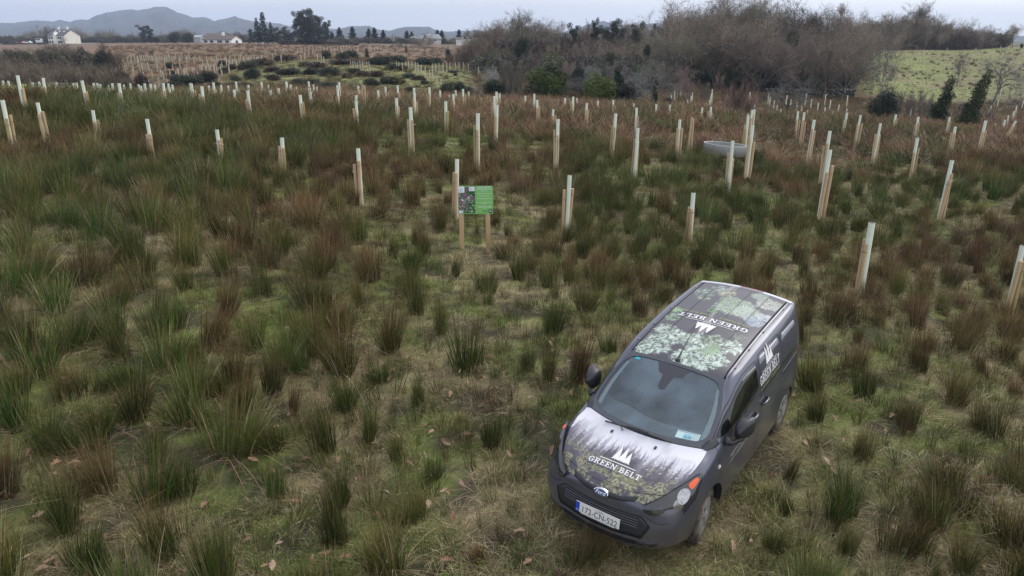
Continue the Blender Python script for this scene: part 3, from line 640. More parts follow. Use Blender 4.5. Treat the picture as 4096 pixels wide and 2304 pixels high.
for y in (-.36, -.125, .105, .345): strip('roof_rib', 'top', [(-1.25 - .1 * abs(y), y), (-2.98, y * 1.02)], .006, M_rib, VAN, .006, 40, mb)
obj('roof_rib', mb.mesh('roof_rib', M_rib), roof)
for s in (-1, 1):
    mb = MB(); strip('g', 'top', [(-.80, s * .578), (-1.5, s * .578), (-3.02, s * .578)], .018, M_gap, VAN, .005, 60, mb); obj('roof_gutter', mb.mesh('roof_gutter', M_gap), VAN)
    mb = MB(); strip('g', 'top', [(-.80, s * .612), (-1.5, s * .614), (-3.0, s * .614)], .005, M_gap, VAN, .003, 60, mb); obj('roof_seam', mb.mesh('roof_seam', M_gap), VAN)
    for xx in (-1.02, -1.45, -1.95, -2.75):
        p = pr('top', xx, s * .618, .0); MBb = MB().box((p.x, p.y, p.z), (.05, .022, .012)); obj('gutter_clip', MBb.mesh('gutter_clip', M_paint), VAN)
# rear spoiler: white lip with red lamp
def sp(v, k):
    a = top(11.0, v); return Vector((a[0] + .03 - k * .085 + .01 * v * v, a[1] * .985, a[2] + .010 - .012 * k - .03 * max(0, k - 1)))
vs = np.linspace(-1.1, 1.1, 34)
Pw = np.array([[sp(v, k) for v in vs] for k in (-.05, 0, .5, 1, 1.5)])
Pw[0, :, 2] -= .02
gridmesh('spoiler', Pw, nmat('white_spoiler', (.72, .73, .76), .3, coat=.5), VAN)
Pr_ = np.array([[sp(v, k) + Vector((0, 0, .004)) for v in np.linspace(-.16, .40, 14)] for k in (0, .5, 1, 1.3)])
gridmesh('brake_lamp', Pr_, M_red, VAN)
# aerial
p0 = pr('top', -.80, 0, .0); mb = MB().lathe([(.034, -.005), (.032, .012), (.018, .028), (.0, .03)], 14, c=p0)
mb.tube([p0 + Vector((0, 0, .02)), p0 + Vector((-.10, -.004, .07))], .011, 8); mb.tube([p0 + Vector((-.10, -.004, .07)), p0 + Vector((-.52, -.02, .27))], [.006, .003], 6)
obj('aerial', mb.mesh('aerial', M_black), VAN)

# lettering
def logo(axis, cx, cy_, rx, ry, width, tag_h, parent, treeh, gap=.012, lineext=1.0, nores=26, tagtext=True, off=.0045):
    """cx,cy: centre of the word; rx: unit reading vector, ry: unit up vector (in the two projected coordinates)"""
    f = lambda u, v: pr(axis, cx + rx[0] * u + ry[0] * v, cy_ + rx[1] * u + ry[1] * v, off)
    w = wordmap('GREEN BELT'); hgt = width * w.shape[0] / w.shape[1]
    obj('lettering', raster(w, -width / 2, width / 2, -hgt / 2, hgt / 2, f).mesh('lettering', M_white), parent)
    t = conifers(); th_ = treeh; tw = th_ * t.shape[1] / t.shape[0]
    ty = hgt / 2 + gap * 2.2
    obj('tree_emblem', raster(t, -tw / 2, tw / 2, ty, ty + th_, f).mesh('tree_emblem', M_white), parent)
    ln = np.ones((1, 24), bool); obj('emblem_line', raster(ln, -width * .34, width * .34, hgt / 2 + gap * 1.0, hgt / 2 + gap * 1.0 + .009, f, 1).mesh('emblem_line', M_white), parent)
    textmesh('YOUR FOREST  ·  YOUR FUTURE', tag_h, lambda a, b: f(a, b - hgt / 2 - tag_h * 1.25), M_pale, 'slogan', parent, sx=width * 1.0 / (tag_h * 14.6))
logo('top', .655, .008, (0, 1), (-1, 0), .62, .050, VAN, .20, gap=.022)
logo('top', -1.802, 0, (0, -1), (1, 0), .92, .075, roof, .24, gap=.03, off=.008)
def side_f(u, v): return pr('left', -1.735 - u * 1.0, 1.40 + u * .088 + v, .007)
w = wordmap('GREEN BELT'); obj('lettering', raster(w, -.345, .345, -.058, .058, side_f).mesh('lettering', M_white), VAN)
t = conifers(); obj('tree_emblem', raster(t, -.14, .14, .095, .31, side_f).mesh('tree_emblem', M_white), VAN)
obj('emblem_line', raster(np.ones((1, 20), bool), -.26, .26, .073, .080, side_f, 1).mesh('emblem_line', M_white), VAN)
textmesh('YOUR FOREST  ·  YOUR FUTURE', .052, lambda a, b: side_f(a, b - .135), M_pale, 'slogan', VAN, sx=.92)
def side_g(u, v): return pr('left', -.40 - u * .993, .845 + u * .10 + v, .0045)
textmesh('FREEPHONE 180', .062, lambda a, b: side_g(a + .26, b), nmat('dull_vinyl', (.42, .42, .40), .6), 'phone_lettering', VAN)
textmesh('WWW.GREENBELT.IE', .056, lambda a, b: side_g(a + .30, b - .075), bpy.data.materials['dull_vinyl'], 'web_lettering', VAN)

# front: bar, grille, lower grille, plate, badge, fog lamps, headlamps
bar = panel('grille_bar', 'front', [(-.385, .862), (-.2, .822), (0, .812), (.2, .822), (.385, .862)], [(-.36, .815), (-.2, .778), (0, .768), (.2, .778), (.36, .815)], M_black, VAN, .008, 30, 4)
panel('grille_surround', 'front', [(-.555, .615), (-.465, .69), (-.2, .682), (0, .678), (.2, .682), (.465, .69), (.555, .615)], [(-.555, .59), (-.49, .445), (-.2, .424), (0, .418), (.2, .424), (.49, .445), (.555, .59)], M_gap, VAN, .0025, 48, 6)
gr = panel('grille', 'front', [(-.53, .615), (-.45, .672), (-.2, .664), (0, .66), (.2, .664), (.45, .672), (.53, .615)], [(-.53, .60), (-.47, .462), (-.2, .44), (0, .434), (.2, .44), (.47, .462), (.53, .60)], M_black, VAN, .004, 48, 8)
mb = MB()
for k in range(4):
    z = .652 - .026 * k
    strip('s', 'front', [(-.44 + .012 * k, z + .006), (-.2, z), (.2, z), (.44 - .012 * k, z + .006)], .011, M_gap, gr, .0065, 30, mb)
mb2 = MB()
for k in range(4):
    z = .640 - .026 * k; mb2.tube([pr('front', y_, z, .010) for y_ in np.linspace(-.43, .43, 24)], .0055, 5)
obj('grille_bar', mb2.mesh('grille_bar', nmat('grille_plastic', (.06, .062, .07), .32, coat=.3)), gr)
obj('slat_gap', mb.mesh('slat_gap', M_gap), gr)
lg = panel('lower_grille', 'front', [(-.47, .42), (-.2, .405), (.2, .405), (.47, .42)], [(-.44, .335), (-.2, .322), (.2, .322), (.44, .335)], M_black, VAN, .004, 40, 6)
mb = MB()
for k in range(3): strip('s', 'front', [(-.43, .402 - .026 * k), (-.2, .388 - .026 * k), (.2, .388 - .026 * k), (.43, .402 - .026 * k)], .008, M_gap, lg, .0065, 30, mb)
obj('slat_gap', mb.mesh('slat_gap', M_gap), lg)
panel('valance', 'front', [(-.50, .305), (-.2, .29), (.2, .29), (.50, .305)], [(-.46, .262), (-.2, .255), (.2, .255), (.46, .262)], nmat('scuffed_black', (.05, .05, .055), .45, var=.2, vscale=15), VAN, .004, 36, 4)
def pf(a, b, off=.0):  # number plate frame: flat, tilted
    return Vector((.948 + off + (b) * -.10, a, .542 + b))
pl = MB().add([pf(-.26, -.0555), pf(.26, -.0555), pf(.26, .0555), pf(-.26, .0555), pf(-.26, -.0555, .012), pf(.26, -.0555, .012), pf(.26, .0555, .012), pf(-.26, .0555, .012)], [(4, 5, 6, 7), (0, 1, 5, 4), (1, 2, 6, 5), (2, 3, 7, 6), (3, 0, 4, 7)])
plate = obj('number_plate', pl.mesh('number_plate', M_plate), VAN)
pb = MB().add([pf(-.26, -.0555, .0135), pf(-.215, -.0555, .0135), pf(-.215, .0555, .0135), pf(-.26, .0555, .0135)], [(0, 1, 2, 3)]); obj('country_band', pb.mesh('country_band', M_eu), plate)
textmesh('IRL', .026, lambda a, b: pf(a - .2375, b - .045, .0145), M_white, 'country_code', plate)
textmesh('172-CN-522', .098, lambda a, b: pf(a + .022, b - .043, .0135), M_ink, 'plate_lettering', plate, sx=.86)
textmesh('AN CABHÁN', .018, lambda a, b: pf(a + .02, b + .035, .0135), M_ink, 'plate_county', plate)
pb = MB().add([pf(-.2, -.075, .004), pf(.2, -.075, .004), pf(.2, -.0555, .004), pf(-.2, -.0555, .004)], [(0, 1, 2, 3)]); obj('plate_holder', pb.mesh('plate_holder', nmat('holder_white', (.62, .64, .66), .5)), plate)
bc = pr('front', 0, .80, .018)
def ell(rx, ry, off, n=40): return [(bc.x + off - .55 * ry * math.sin(2 * PI * k / n) * 1.0, rx * math.cos(2 * PI * k / n), bc.z + ry * math.sin(2 * PI * k / n)) for k in range(n)]
mb = MB(); A, B_, C_ = ell(.085, .036, -.012), ell(.085, .036, .006), ell(.077, .030, .010); n = 40
mb.add(A + B_ + C_, [(i, (i + 1) % n, n + (i + 1) % n, n + i) for i in range(n)] + [(n + i, n + (i + 1) % n, 2 * n + (i + 1) % n, 2 * n + i) for i in range(n)])
badge = obj('badge', mb.mesh('badge', M_chrome), VAN)
mb = MB().add(ell(.077, .030, .0095), [tuple(range(n))]); obj('badge_field', mb.mesh('badge_field', M_blue), badge)
textmesh('Ford', .052, lambda a, b: (bc.x + .0125 - .55 * (b - .014), a + b * .2 - .002, bc.z + b - .015), M_chrome, 'badge_lettering', badge, sx=1.15)
def headlamp(s):
    up = [(.842, .462, .812), (.76, .55, .868), (.675, .622, .922), (.55, .69, .965), (.42, .745, .998), (.285, .787, 1.012)]
    lo = [(.858, .475, .752), (.805, .60, .692), (.715, .705, .670), (.61, .785, .725), (.47, .835, .835), (.30, .822, .975)]
    t = np.linspace(0, 1, 26); A = lerp_line(up, t); B = lerp_line(lo, t); q = np.linspace(0, 1, 9)[:, None, None]
    P = A[None] * (1 - q) + B[None] * q; ctr = np.array([.45, .45, .6]); nrm = P - ctr; nrm /= np.linalg.norm(nrm, axis=-1, keepdims=True)
    P = P + nrm * (.016 + .028 * np.sin(PI * q) * np.ones((1, 26, 1))); P0 = P.copy(); P0[0] -= nrm[0] * .03; 
    P[..., 1] *= s
    o = gridmesh('headlamp', P, M_lamp, VAN)
    def sub(name, t0, t1, q0, q1, mat, off):
        a, b = int(t0 * 25), int(t1 * 25); c, d = int(q0 * 8), int(q1 * 8); S = P[c:d + 1, a:b + 1] + (nrm * np.array([1, s, 1]))[c:d + 1, a:b + 1] * off; gridmesh(name, S, mat, o)
    def bil(t_, q_, off):
        a, b = np.clip(t_, 0, 1) * 25, np.clip(q_, 0, 1) * 8; i0, j0 = min(int(a), 24), min(int(b), 7); f, g = a - i0, b - j0
        p = (P[j0, i0] * (1 - f) + P[j0, i0 + 1] * f) * (1 - g) + (P[j0 + 1, i0] * (1 - f) + P[j0 + 1, i0 + 1] * f) * g; n_ = nrm[j0, i0] * np.array([1, s, 1]); return p + n_ * off
    def subE(name, tc_, qc, rt_, rq, mat, off=.0035, k=20, pw=2.0):
        V = [bil(tc_, qc, off)]; 
        for m_ in range(k):
            a = 2 * PI * m_ / k; c_, s_ = math.cos(a), math.sin(a); r_ = (abs(c_) ** pw + abs(s_) ** pw) ** (-1 / pw); V.append(bil(tc_ + rt_ * c_ * r_, qc + rq * s_ * r_, off))
        obj(name, mesh(name, V, [(0, 1 + m_, 1 + (m_ + 1) % k) for m_ in range(k)], mat, smooth=True), o)
    subE('reflector', .575, .42, .105, .27, M_refl); subE('reflector', .46, .60, .07, .22, nmat('reflector_mid', (.30, .30, .31), .18, .8, coat=.6), .003); subE('reflector', .20, .62, .08, .22, nmat('reflector_dim', (.14, .14, .15), .2, .7, coat=.5)); subE('indicator', .80 if s > 0 else .88, .30, .10 if s > 0 else .05, .17, M_orange, .0035, 20, 4.0)
    for q_ in (0, 8):
        mbr = MB().tube([Vector(P[q_, k] + (nrm * np.array([1, s, 1]))[q_, k] * .002) for k in range(0, 26)], .004, 5); obj('lamp_rim', mbr.mesh('lamp_rim', M_gap), o)
headlamp(1); headlamp(-1)
for s in (-1, 1):
    c0 = (s * .56, .385); up = [(c0[0] - .13, c0[1] - .01), (c0[0] - .02, c0[1] + .035), (c0[0] + .09, c0[1] + .055)]; lo = [(c0[0] - .12, c0[1] - .03), (c0[0], c0[1] - .045), (c0[0] + .09, c0[1] + .02)]
    if s < 0: up = [(2 * c0[0] - a, b) for a, b in up]; lo = [(2 * c0[0] - a, b) for a, b in lo]
    fo = panel('fog_recess', 'front', up, lo, M_black, VAN, .003, 14, 4)
    obj('fog_lamp', MB().add([tuple(pr('front', s * .545 + .036 * math.cos(2 * PI * k / 16), .388 + .026 * math.sin(2 * PI * k / 16), .006)) for k in range(16)], [tuple(range(16))]).mesh('fog_lamp', M_lamp), VAN)
    mb = MB(); strip('bumper_seam', 'front', [(s * .50, .70), (s * .58, .66), (s * .66, .65), (s * .72, .67)], .006, M_gap, VAN, .002, 24, mb); obj('bumper_seam', mb.mesh('bumper_seam', M_gap), VAN)
# side: windows, doors, rails, handles
for sd, s in (('left', 1), ('right', -1)):
    g_ = panel('side_window', sd, [(-.22, 1.195), (-.45, 1.325), (-.80, 1.49), (-.95, 1.545), (-1.10, 1.575), (-1.335, 1.585)], [(-.22, 1.175), (-.45, 1.17), (-.70, 1.19), (-.90, 1.205), (-1.12, 1.25), (-1.335, 1.34)], M_dglass, VAN, .004, 40, 8)
    panel('quarter_trim', sd, [(-.02, 1.12), (-.12, 1.165), (-.21, 1.19)], [(-.02, 1.105), (-.12, 1.115), (-.21, 1.13)], M_black, VAN, .004, 10, 4)
    mb = MB()
    strip('g', sd, [(-.18, .42), (-.17, .8), (-.12, 1.05), (-.16, 1.17), (-.45, 1.355), (-.80, 1.53), (-1.0, 1.60), (-1.2, 1.625), (-1.37, 1.63), (-1.39, 1.2), (-1.385, .6), (-1.36, .36)], .006, M_gap, VAN, .002, 90, mb)
    strip('g', sd, [(-1.42, .40), (-1.43, 1.1), (-1.43, 1.58), (-1.47, 1.655), (-1.55, 1.675), (-2.12, 1.70), (-2.18, 1.66), (-2.19, 1.3), (-2.17, 1.05), (-2.25, .85)], .006, M_gap, VAN, .002, 90, mb)
    strip('g', sd, [(-1.30, .345), (-.45, .345)], .006, M_gap, VAN, .002, 20, mb)
    obj('door_gap', mb.mesh('door_gap', M_gap), VAN)
    panel('door_panel', sd, [(-1.46, 1.62), (-1.50, 1.64), (-2.10, 1.665), (-2.15, 1.63)], [(-1.46, 1.22), (-1.50, 1.20), (-2.10, 1.235), (-2.15, 1.25)], M_paint, VAN, .003, 24, 6)
    panel('rear_quarter_panel', sd, [(-2.24, 1.63), (-2.28, 1.66), (-2.80, 1.665), (-2.86, 1.62)], [(-2.24, 1.25), (-2.28, 1.235), (-2.80, 1.26), (-2.86, 1.30)], M_paint, VAN, .003, 24, 6)
    rl = panel('slide_rail', sd, [(-2.24, 1.165), (-2.9, 1.185)], [(-2.24, 1.135), (-2.9, 1.155)], M_black, VAN, .003, 20, 3)
    for hx, hz in ((-1.16, 1.03), (-1.55, 1.07)):
        h_ = panel('handle_recess', sd, [(hx + .085, hz), (hx + .06, hz + .045), (hx - .06, hz + .05), (hx - .085, hz)], [(hx + .085, hz - .002), (hx + .06, hz - .045), (hx - .06, hz - .045), (hx - .085, hz - .002)], M_gap, VAN, .002, 14, 6)
        mb = MB().tube([pr(sd, hx + .105, hz - .01, .006), pr(sd, hx + .06, hz - .005, .034), pr(sd, hx - .06, hz, .036), pr(sd, hx - .105, hz - .005, .006)], .015, 8); obj('handle', mb.mesh('handle', M_paint, True), h_)
    p = pr(sd, -.125, .905, .0); mb = MB().lathe([(.026, 0), (.024, .012), (.0, .018)], 14, axis='Y'); mb.V = [(v[0] + p.x, v[1] * s + p.y, v[2] + p.z) for v in mb.V]; obj('side_repeater', mb.mesh('side_repeater', nmat('repeater_lens', (.7, .68, .6), .3)), VAN)
    panel('sill', sd, [(-.40, .35), (-2.25, .36)], [(-.40, .285), (-2.25, .295)], M_black, VAN, .005, 30, 3)
    # mirror: bulging housing on an arm
    mb = MB(); cz = 1.225; cy0 = .955
    st_ = [(-.20, .0), (-.235, .6), (-.29, .92), (-.36, 1.0), (-.40, .98), (-.42, .93)]; V = []; n = 20
    for x_, k in st_:
        for j in range(n):
            a = 2 * PI * j / n; c_, s_ = math.cos(a), math.sin(a); r = (abs(c_) ** 4.6 + abs(s_) ** 4.6) ** (-1 / 4.6)
            V.append((x_ - .09 * max(0, c_) * r * k - .16, s * (cy0 + .088 * k * r * c_), cz + .112 * k * r * s_ + .02 * c_ * k))
    mb.add(V, [(i * n + j, i * n + (j + 1) % n, (i + 1) * n + (j + 1) % n, (i + 1) * n + j) for i in range(5) for j in range(n)] + [tuple(range(5 * n, 6 * n))])
    mr_ = obj('mirror', mb.mesh('mirror', M_black, True), VAN)
    mb = MB().tube([(-.30, s * .83, 1.135), (-.36, s * .88, 1.09), (-.43, s * .92, 1.10), (-.48, s * .95, 1.14)], [.05, .036, .034, .05], 10); obj('mirror_arm', mb.mesh('mirror_arm', M_black, True), mr_)
# wheels
def wheel(x, s, steer=0.0):
    R = Matrix.Rotation(steer, 3, 'Z'); c0 = Vector((x + (.03 if x == 0 else -.05), s * .828, .345 if x == 0 else .37))
    def fin(mb): mb.V = [tuple(R @ Vector((v[0], v[1] * s, v[2])) + c0) for v in mb.V]; return mb
    prof = [(.205, -.20), (.25, -.205), (.30, -.20), (.322, -.18), (.329, -.14), (.329, -.05), (.322, -.012), (.30, .008), (.255, .012), (.215, .004), (.205, -.01)]
    o = obj('wheel', fin(MB().lathe(prof, 48, axis='Y')).mesh('wheel', M_rub, True), VAN)
    mb = MB()
    for k in range(44):
        a = 2 * PI * k / 44
        for yy in (-.16, -.115, -.07, -.028):
            q = Matrix.Rotation(-a, 3, 'Y'); mb.box(q @ Vector((0, yy, .331)), (.030, .036, .010), R=q)
    obj('tread', fin(mb).mesh('tread', M_rub), o)
    obj('wheel_disc', fin(MB().lathe([(.0, -.025), (.20, -.03), (.207, -.02)], 36, axis='Y')).mesh('wheel_disc', M_gap), o)
    mb = MB().lathe([(.212, -.02), (.212, .0), (.19, .008), (.172, .0), (.168, -.02)], 40, axis='Y'); mb.lathe([(.055, -.02), (.055, .014), (.03, .022), (.0, .022)], 20, axis='Y')
    for k in range(7):
        a = 2 * PI * k / 7
        for da in (-.13, .13):
            q = Matrix.Rotation(a + da, 3, 'Y'); mb.box(q @ Vector((0, -.002, .112)), (.030, .02, .14), R=q)
    obj('wheel_cover', fin(mb).mesh('wheel_cover', M_silver), o)
for x in (0, -2.662):
    for s in (-1, 1): wheel(x, s, .10 if x == 0 else 0)
    for s in (-1, 1):   # liner and lip
        x_ = x + .05; a = np.linspace(-.05, PI + .05, 40); A = np.stack([x_ + .385 * np.cos(a), 0 * a, .36 + .385 * np.sin(a)], -1)
        P = np.stack([A + np.array([0, s * y_, 0]) for y_ in (.55, .84)]); 
        for i in range(40):
            h = BV.ray_cast(Vector((A[i, 0], s * 4, A[i, 2])), Vector((0, -s, 0))); P[1, i, 1] = (h[0].y if h[0] else s * .82) - s * .002
        gridmesh('arch_liner', P, M_gap, VAN)
        P2 = np.stack([P[1] + np.array([0, s * .006, 0]), P[1] * 1.0]); P2[1, :, 0] = x_ + .405 * np.cos(a); P2[1, :, 2] = .36 + .405 * np.sin(a)
        for i in range(40):
            h = BV.ray_cast(Vector((P2[1, i, 0], s * 4, P2[1, i, 2])), Vector((0, -s, 0))); P2[1, i, 1] = (h[0].y if h[0] else s * .82) + s * .003
        gridmesh('arch_lip', P2, M_paint, VAN)
# underside and cabin
obj('underside', MB().box((-1.35, 0, .30), (3.4, 1.3, .06)).mesh('underside', M_gap), VAN)
dsh = np.array([[(.02 - .42 * i / 9 - .18 * (v * v), v * .70, 1.085 - .02 * i / 9 - .10 * max(0, i - 7) / 2 + .05 * math.exp(-((i - 6) / 2.0) ** 2 - ((v + .48) / .25) ** 2)) for v in np.linspace(-1, 1, 24)] for i in range(10)])
gridmesh('dashboard', dsh, M_dash, VAN)
obj('cabin_floor', MB().box((-.9, 0, .45), (1.5, 1.5, .04)).box((-1.42, 0, 1.0), (.04, 1.4, 1.3)).mesh('cabin_floor', M_seat), VAN)
sw = MB(); Rw = Matrix.Rotation(math.radians(62), 3, 'Y')
n = 28; V = []
for j in range(n):
    a = 2 * PI * j / n
    for k in range(6):
        b = 2 * PI * k / 6; r = .185 + .017 * math.cos(b); p = Rw @ Vector((r * math.cos(a), r * math.sin(a), .017 * math.sin(b))); V.append((p.x - .52, p.y - .37, p.z + 1.06))
sw.add(V, [(j * 6 + k, j * 6 + (k + 1) % 6, ((j + 1) % n) * 6 + (k + 1) % 6, ((j + 1) % n) * 6 + k) for j in range(n) for k in range(6)])
sw.box((-.50, -.37, 1.05), (.05, .16, .13), R=Rw); obj('steering_wheel', sw.mesh('steering_wheel', M_seat, True), VAN)
for y in (-.38, .38):
    mb = MB().box((-.95, y, .72), (.5, .5, .16)).box((-1.22, y, 1.05), (.14, .48, .62), R=Matrix.Rotation(-.18, 3, 'Y')).box((-1.29, y, 1.42), (.09, .26, .17)); obj('seat', mb.mesh('seat', M_seat), VAN)
# ------------------------------------------------------------------ tree shelters (tube + two stakes)
ORD = ['', 'first', 'second', 'third', 'fourth', 'fifth', 'sixth', 'seventh', 'eighth', 'ninth', 'tenth', 'eleventh', 'twelfth', 'thirteenth', 'fourteenth', 'fifteenth', 'sixteenth', 'seventeenth', 'eighteenth', 'nineteenth', 'twentieth']
TENS = {20: 'twenty', 30: 'thirty', 40: 'forty', 50: 'fifty', 60: 'sixty', 70: 'seventy', 80: 'eighty', 90: 'ninety', 100: 'hundred'}
def ordn(i):
    if i <= 20: return ORD[i]
    t, u = i // 10 * 10, i % 10
    if u == 0: return {30: 'thirtieth', 40: 'fortieth', 50: 'fiftieth', 60: 'sixtieth', 70: 'seventieth', 80: 'eightieth', 90: 'ninetieth'}.get(i, str(i) + 'th')
    return TENS.get(t, str(t)) + '-' + ORD[u] if t < 100 else str(i) + ('st' if u == 1 and i % 100 != 11 else 'nd' if u == 2 and i % 100 != 12 else 'rd' if u == 3 and i % 100 != 13 else 'th')
def seq(i, n, side='left'):
    """position from the nearer end"""
    if i == 1: return 'leftmost'
    if i == n: return 'rightmost'
    return ordn(i) + ' from left' if i <= (n + 1) // 2 else ordn(n - i + 1) + ' from right'
# meshes (tube is 1 m long, scaled in z)
def tube_me(r, n=14):
    mb = MB().lathe([(r, 0), (r, .5), (r, 1.0)], n); mb.lathe([(r, 1.0), (r * .92, 1.0)], n); mb.lathe([(r * .92, 1.0), (r * .92, .80)], n, 1); return mb.mesh('tube', [M_tube, M_tube_in], True)
TUBES = [tube_me(.057), tube_me(.061), tube_me(.066)]
def stake_me(r, m, flat=0, n=9):
    mb = MB().lathe([(r * .98, 0), (r, .98)], n); mb.lathe([(r, .98), (r * .86, 1.0)], n); mb.lathe([(r * .86, 1.0), (0, 1.004)], n)
    if flat: mb.V = [(v[0], max(v[1], -r * .15), v[2]) for v in mb.V]
    return mb.mesh('stake', m, True)
STAKES = [stake_me(.048, M_stake), stake_me(.045, M_stake, 1), stake_me(.048, M_stake2), stake_me(.05, M_stake3), stake_me(.046, M_stake3, 1)]
WIRE = []
for m in (M_wire, M_wire2):
    V = []; mb = MB(); pts = [(.062 * math.cos(a) , .062 * math.sin(a), .01 * math.sin(2 * a)) for a in np.linspace(0, 2 * PI, 17)] + [(.16, .03, .03)]
    WIRE.append(mb.tube(pts, .0045, 4).mesh('wire_tie', m))
M_tubefar = nmat('weathered_tube', (.55, .54, .47), .6); FAR_T2 = MB().lathe([(.044, 0), (.044, 1.0)], 6).lathe([(.044, 1), (0, 1.0)], 6).mesh('tube', M_tubefar)
FAR_T = MB().lathe([(.055, 0), (.055, 1.0)], 7).lathe([(.055, 1), (0, 1.0)], 7).mesh('tube', M_tube); FAR_S = [MB().lathe([(.048, 0), (.046, 1.0)], 6).lathe([(.046, 1.0), (0, 1.0)], 6).mesh('stake', m) for m in (M_stake, M_stake3)]

def crop_list(ox, oy, sc, lst): return [(ox + a[0] / sc, oy + a[1] / sc, a[2]) + tuple(a[3:]) for a in lst]
NEAR = [(5, 408, 25), (151, 418, 27), (365, 447, 27), (587, 481, 24), (865, 523, 25), (1121, 554, 23.5), (1430, 596, 20.6), (1820, 638, 20.4), (2270, 700, 20.6), (2774, 769, 19), (3488, 884, 15), (4091, 975, 16.2)]
CREST_L = crop_list(0, 280, 2.576, [(12, 130, 44), (75, 133, 44), (168, 75, 31), (247, 165, 50), (327, 148, 42), (388, 138, 42), (428, 100, 34), (500, 172, 50), (573, 142, 42), (707, 178, 50), (742, 152, 42), (785, 148, 40), (846, 125, 32), (950, 150, 42), (992, 152, 42), (1018, 163, 46), (1101, 170, 42), (1143, 152, 44), (1213, 152, 34), (1262, 165, 46), (1332, 153, 44), (1423, 163, 46), (1435, 178, 40), (1482, 153, 42), (1536, 160, 44), (1590, 165, 44), (1665, 148, 34), (1718, 153, 44), (1738, 190, 40), (1767, 165, 44), (1955, 148, 40), (1968, 152, 38), (2063, 180, 32), (2138, 172, 46), (2190, 140, 42), (2263, 165, 46), (2343, 172, 52), (2424, 130, 44), (2407, 215, 36), (2463, 203, 58), (2548, 165, 46), (2550, 222, 32)])
CREST_M = crop_list(1000, 300, 2.576, [(105, 80, 44), (180, 113, 55), (210, 168, 36), (285, 146, 38), (366, 78, 42), (404, 106, 50), (468, 130, 58), (515, 214, 31), (600, 73, 44), (603, 142, 40), (606, 182, 36), (651, 105, 48), (682, 130, 55), (885, 112, 50), (913, 80, 42), (895, 150, 38), (1105, 118, 50), (1080, 215, 36), (1090, 272, 31), (1310, 163, 40), (1388, 125, 48), (1518, 112, 42), (1496, 240, 34), (1675, 138, 42), (1681, 186, 36), (1648, 335, 27), (1788, 200, 55), (1835, 128, 40), (1949, 160, 48), (2003, 273, 33), (2045, 210, 55), (2113, 160, 50), (2092, 200, 40), (2187, 147, 44), (2248, 173, 50), (2308, 227, 58), (2335, 395, 26), (2535, 172, 42), (2513, 218, 38), (2528, 310, 31), (2567, 190, 48)])
CREST_R = crop_list(2000, 340, 2.576, [(212, 130, 58), (254, 110, 48), (286, 148, 58), (342, 90, 45), (382, 152, 40), (535, 247, 36), (590, 350, 27), (566, 183, 58), (665, 132, 50), (742, 118, 44), (780, 135, 56), (758, 187, 50), (882, 183, 40), (822, 203, 58), (1003, 158, 50), (1162, 150, 46), (1172, 287, 31), (1376, 184, 50), (1404, 230, 38), (1407, 436, 27), (1350, 200, 56), (1448, 237, 58), (1487, 220, 52), (1605, 192, 46), (1745, 197, 46), (1812, 230, 54), (1848, 228, 58), (1847, 348, 32), (2077, 225, 44), (2172, 217, 44), (2395, 562, 25)]) \
 + crop_list(2600, 340, 3.22, [(1300, 307, 40), (1335, 302, 42), (1250, 355, 46), (1260, 380, 34), (1307, 505, 28), (1903, 325, 44), (1972, 337, 42), (2090, 432, 34), (2303, 577, 28), (2293, 812, 21), (2523, 338, 44)]) \
 + crop_list(3296, 400, 1.61, [(225, 87, 40), (352, 140, 35), (458, 82, 46), (608, 98, 42), (600, 233, 30), (805, 98, 46), (843, 160, 36), (810, 377, 23.5), (880, 135, 55), (1030, 120, 36), (1100, 137, 52), (1185, 112, 44, .30)])
VALLEY = crop_list(2600, 340, 3.22, [(347, 10, 80), (312, 63, 76), (268, 125, 75), (390, 0, 84), (480, 182, 72), (522, 137, 74), (540, 85, 76), (440, 240, 64), (428, 265, 64), (380, 287, 60), (797, 43, 78), (786, 100, 72), (776, 145, 70), (763, 190, 64), (735, 250, 62), (1283, 80, 78), (1285, 135, 76), (1342, 235, 68), (1367, 290, 64), (1380, 335, 60), (1403, 378, 58), (1420, 408, 56), (1520, 88, 85), (1540, 142, 80), (1590, 190, 76), (1632, 245, 72), (1680, 300, 66), (1722, 352, 62), (1763, 405, 58), (1793, 405, 58), (1755, 120, 84), (1812, 170, 80), (1890, 205, 76), (1945, 258, 70), (2007, 97, 86), (2018, 312, 64), (2072, 165, 82), (2082, 365, 62), (2162, 213, 78), (2254, 105, 88), (2248, 270, 72), (2248, 405, 58), (2320, 178, 82), (2350, 325, 68), (2428, 238, 78), (2542, 118, 86), (2425, 390, 60), (2530, 290, 72)]) \
 + crop_list(3296, 400, 1.61, [(1003, 82, 62), (1055, 55, 70), (1072, 25, 80), (1160, 115, 50), (1185, 88, 54), (1218, 60, 62), (1237, 28, 70), (205, 80, 60), (275, 118, 52), (485, 62, 64), (655, 68, 64), (560, 42, 70), (625, 12, 75), (718, 48, 70), (875, 55, 66)])
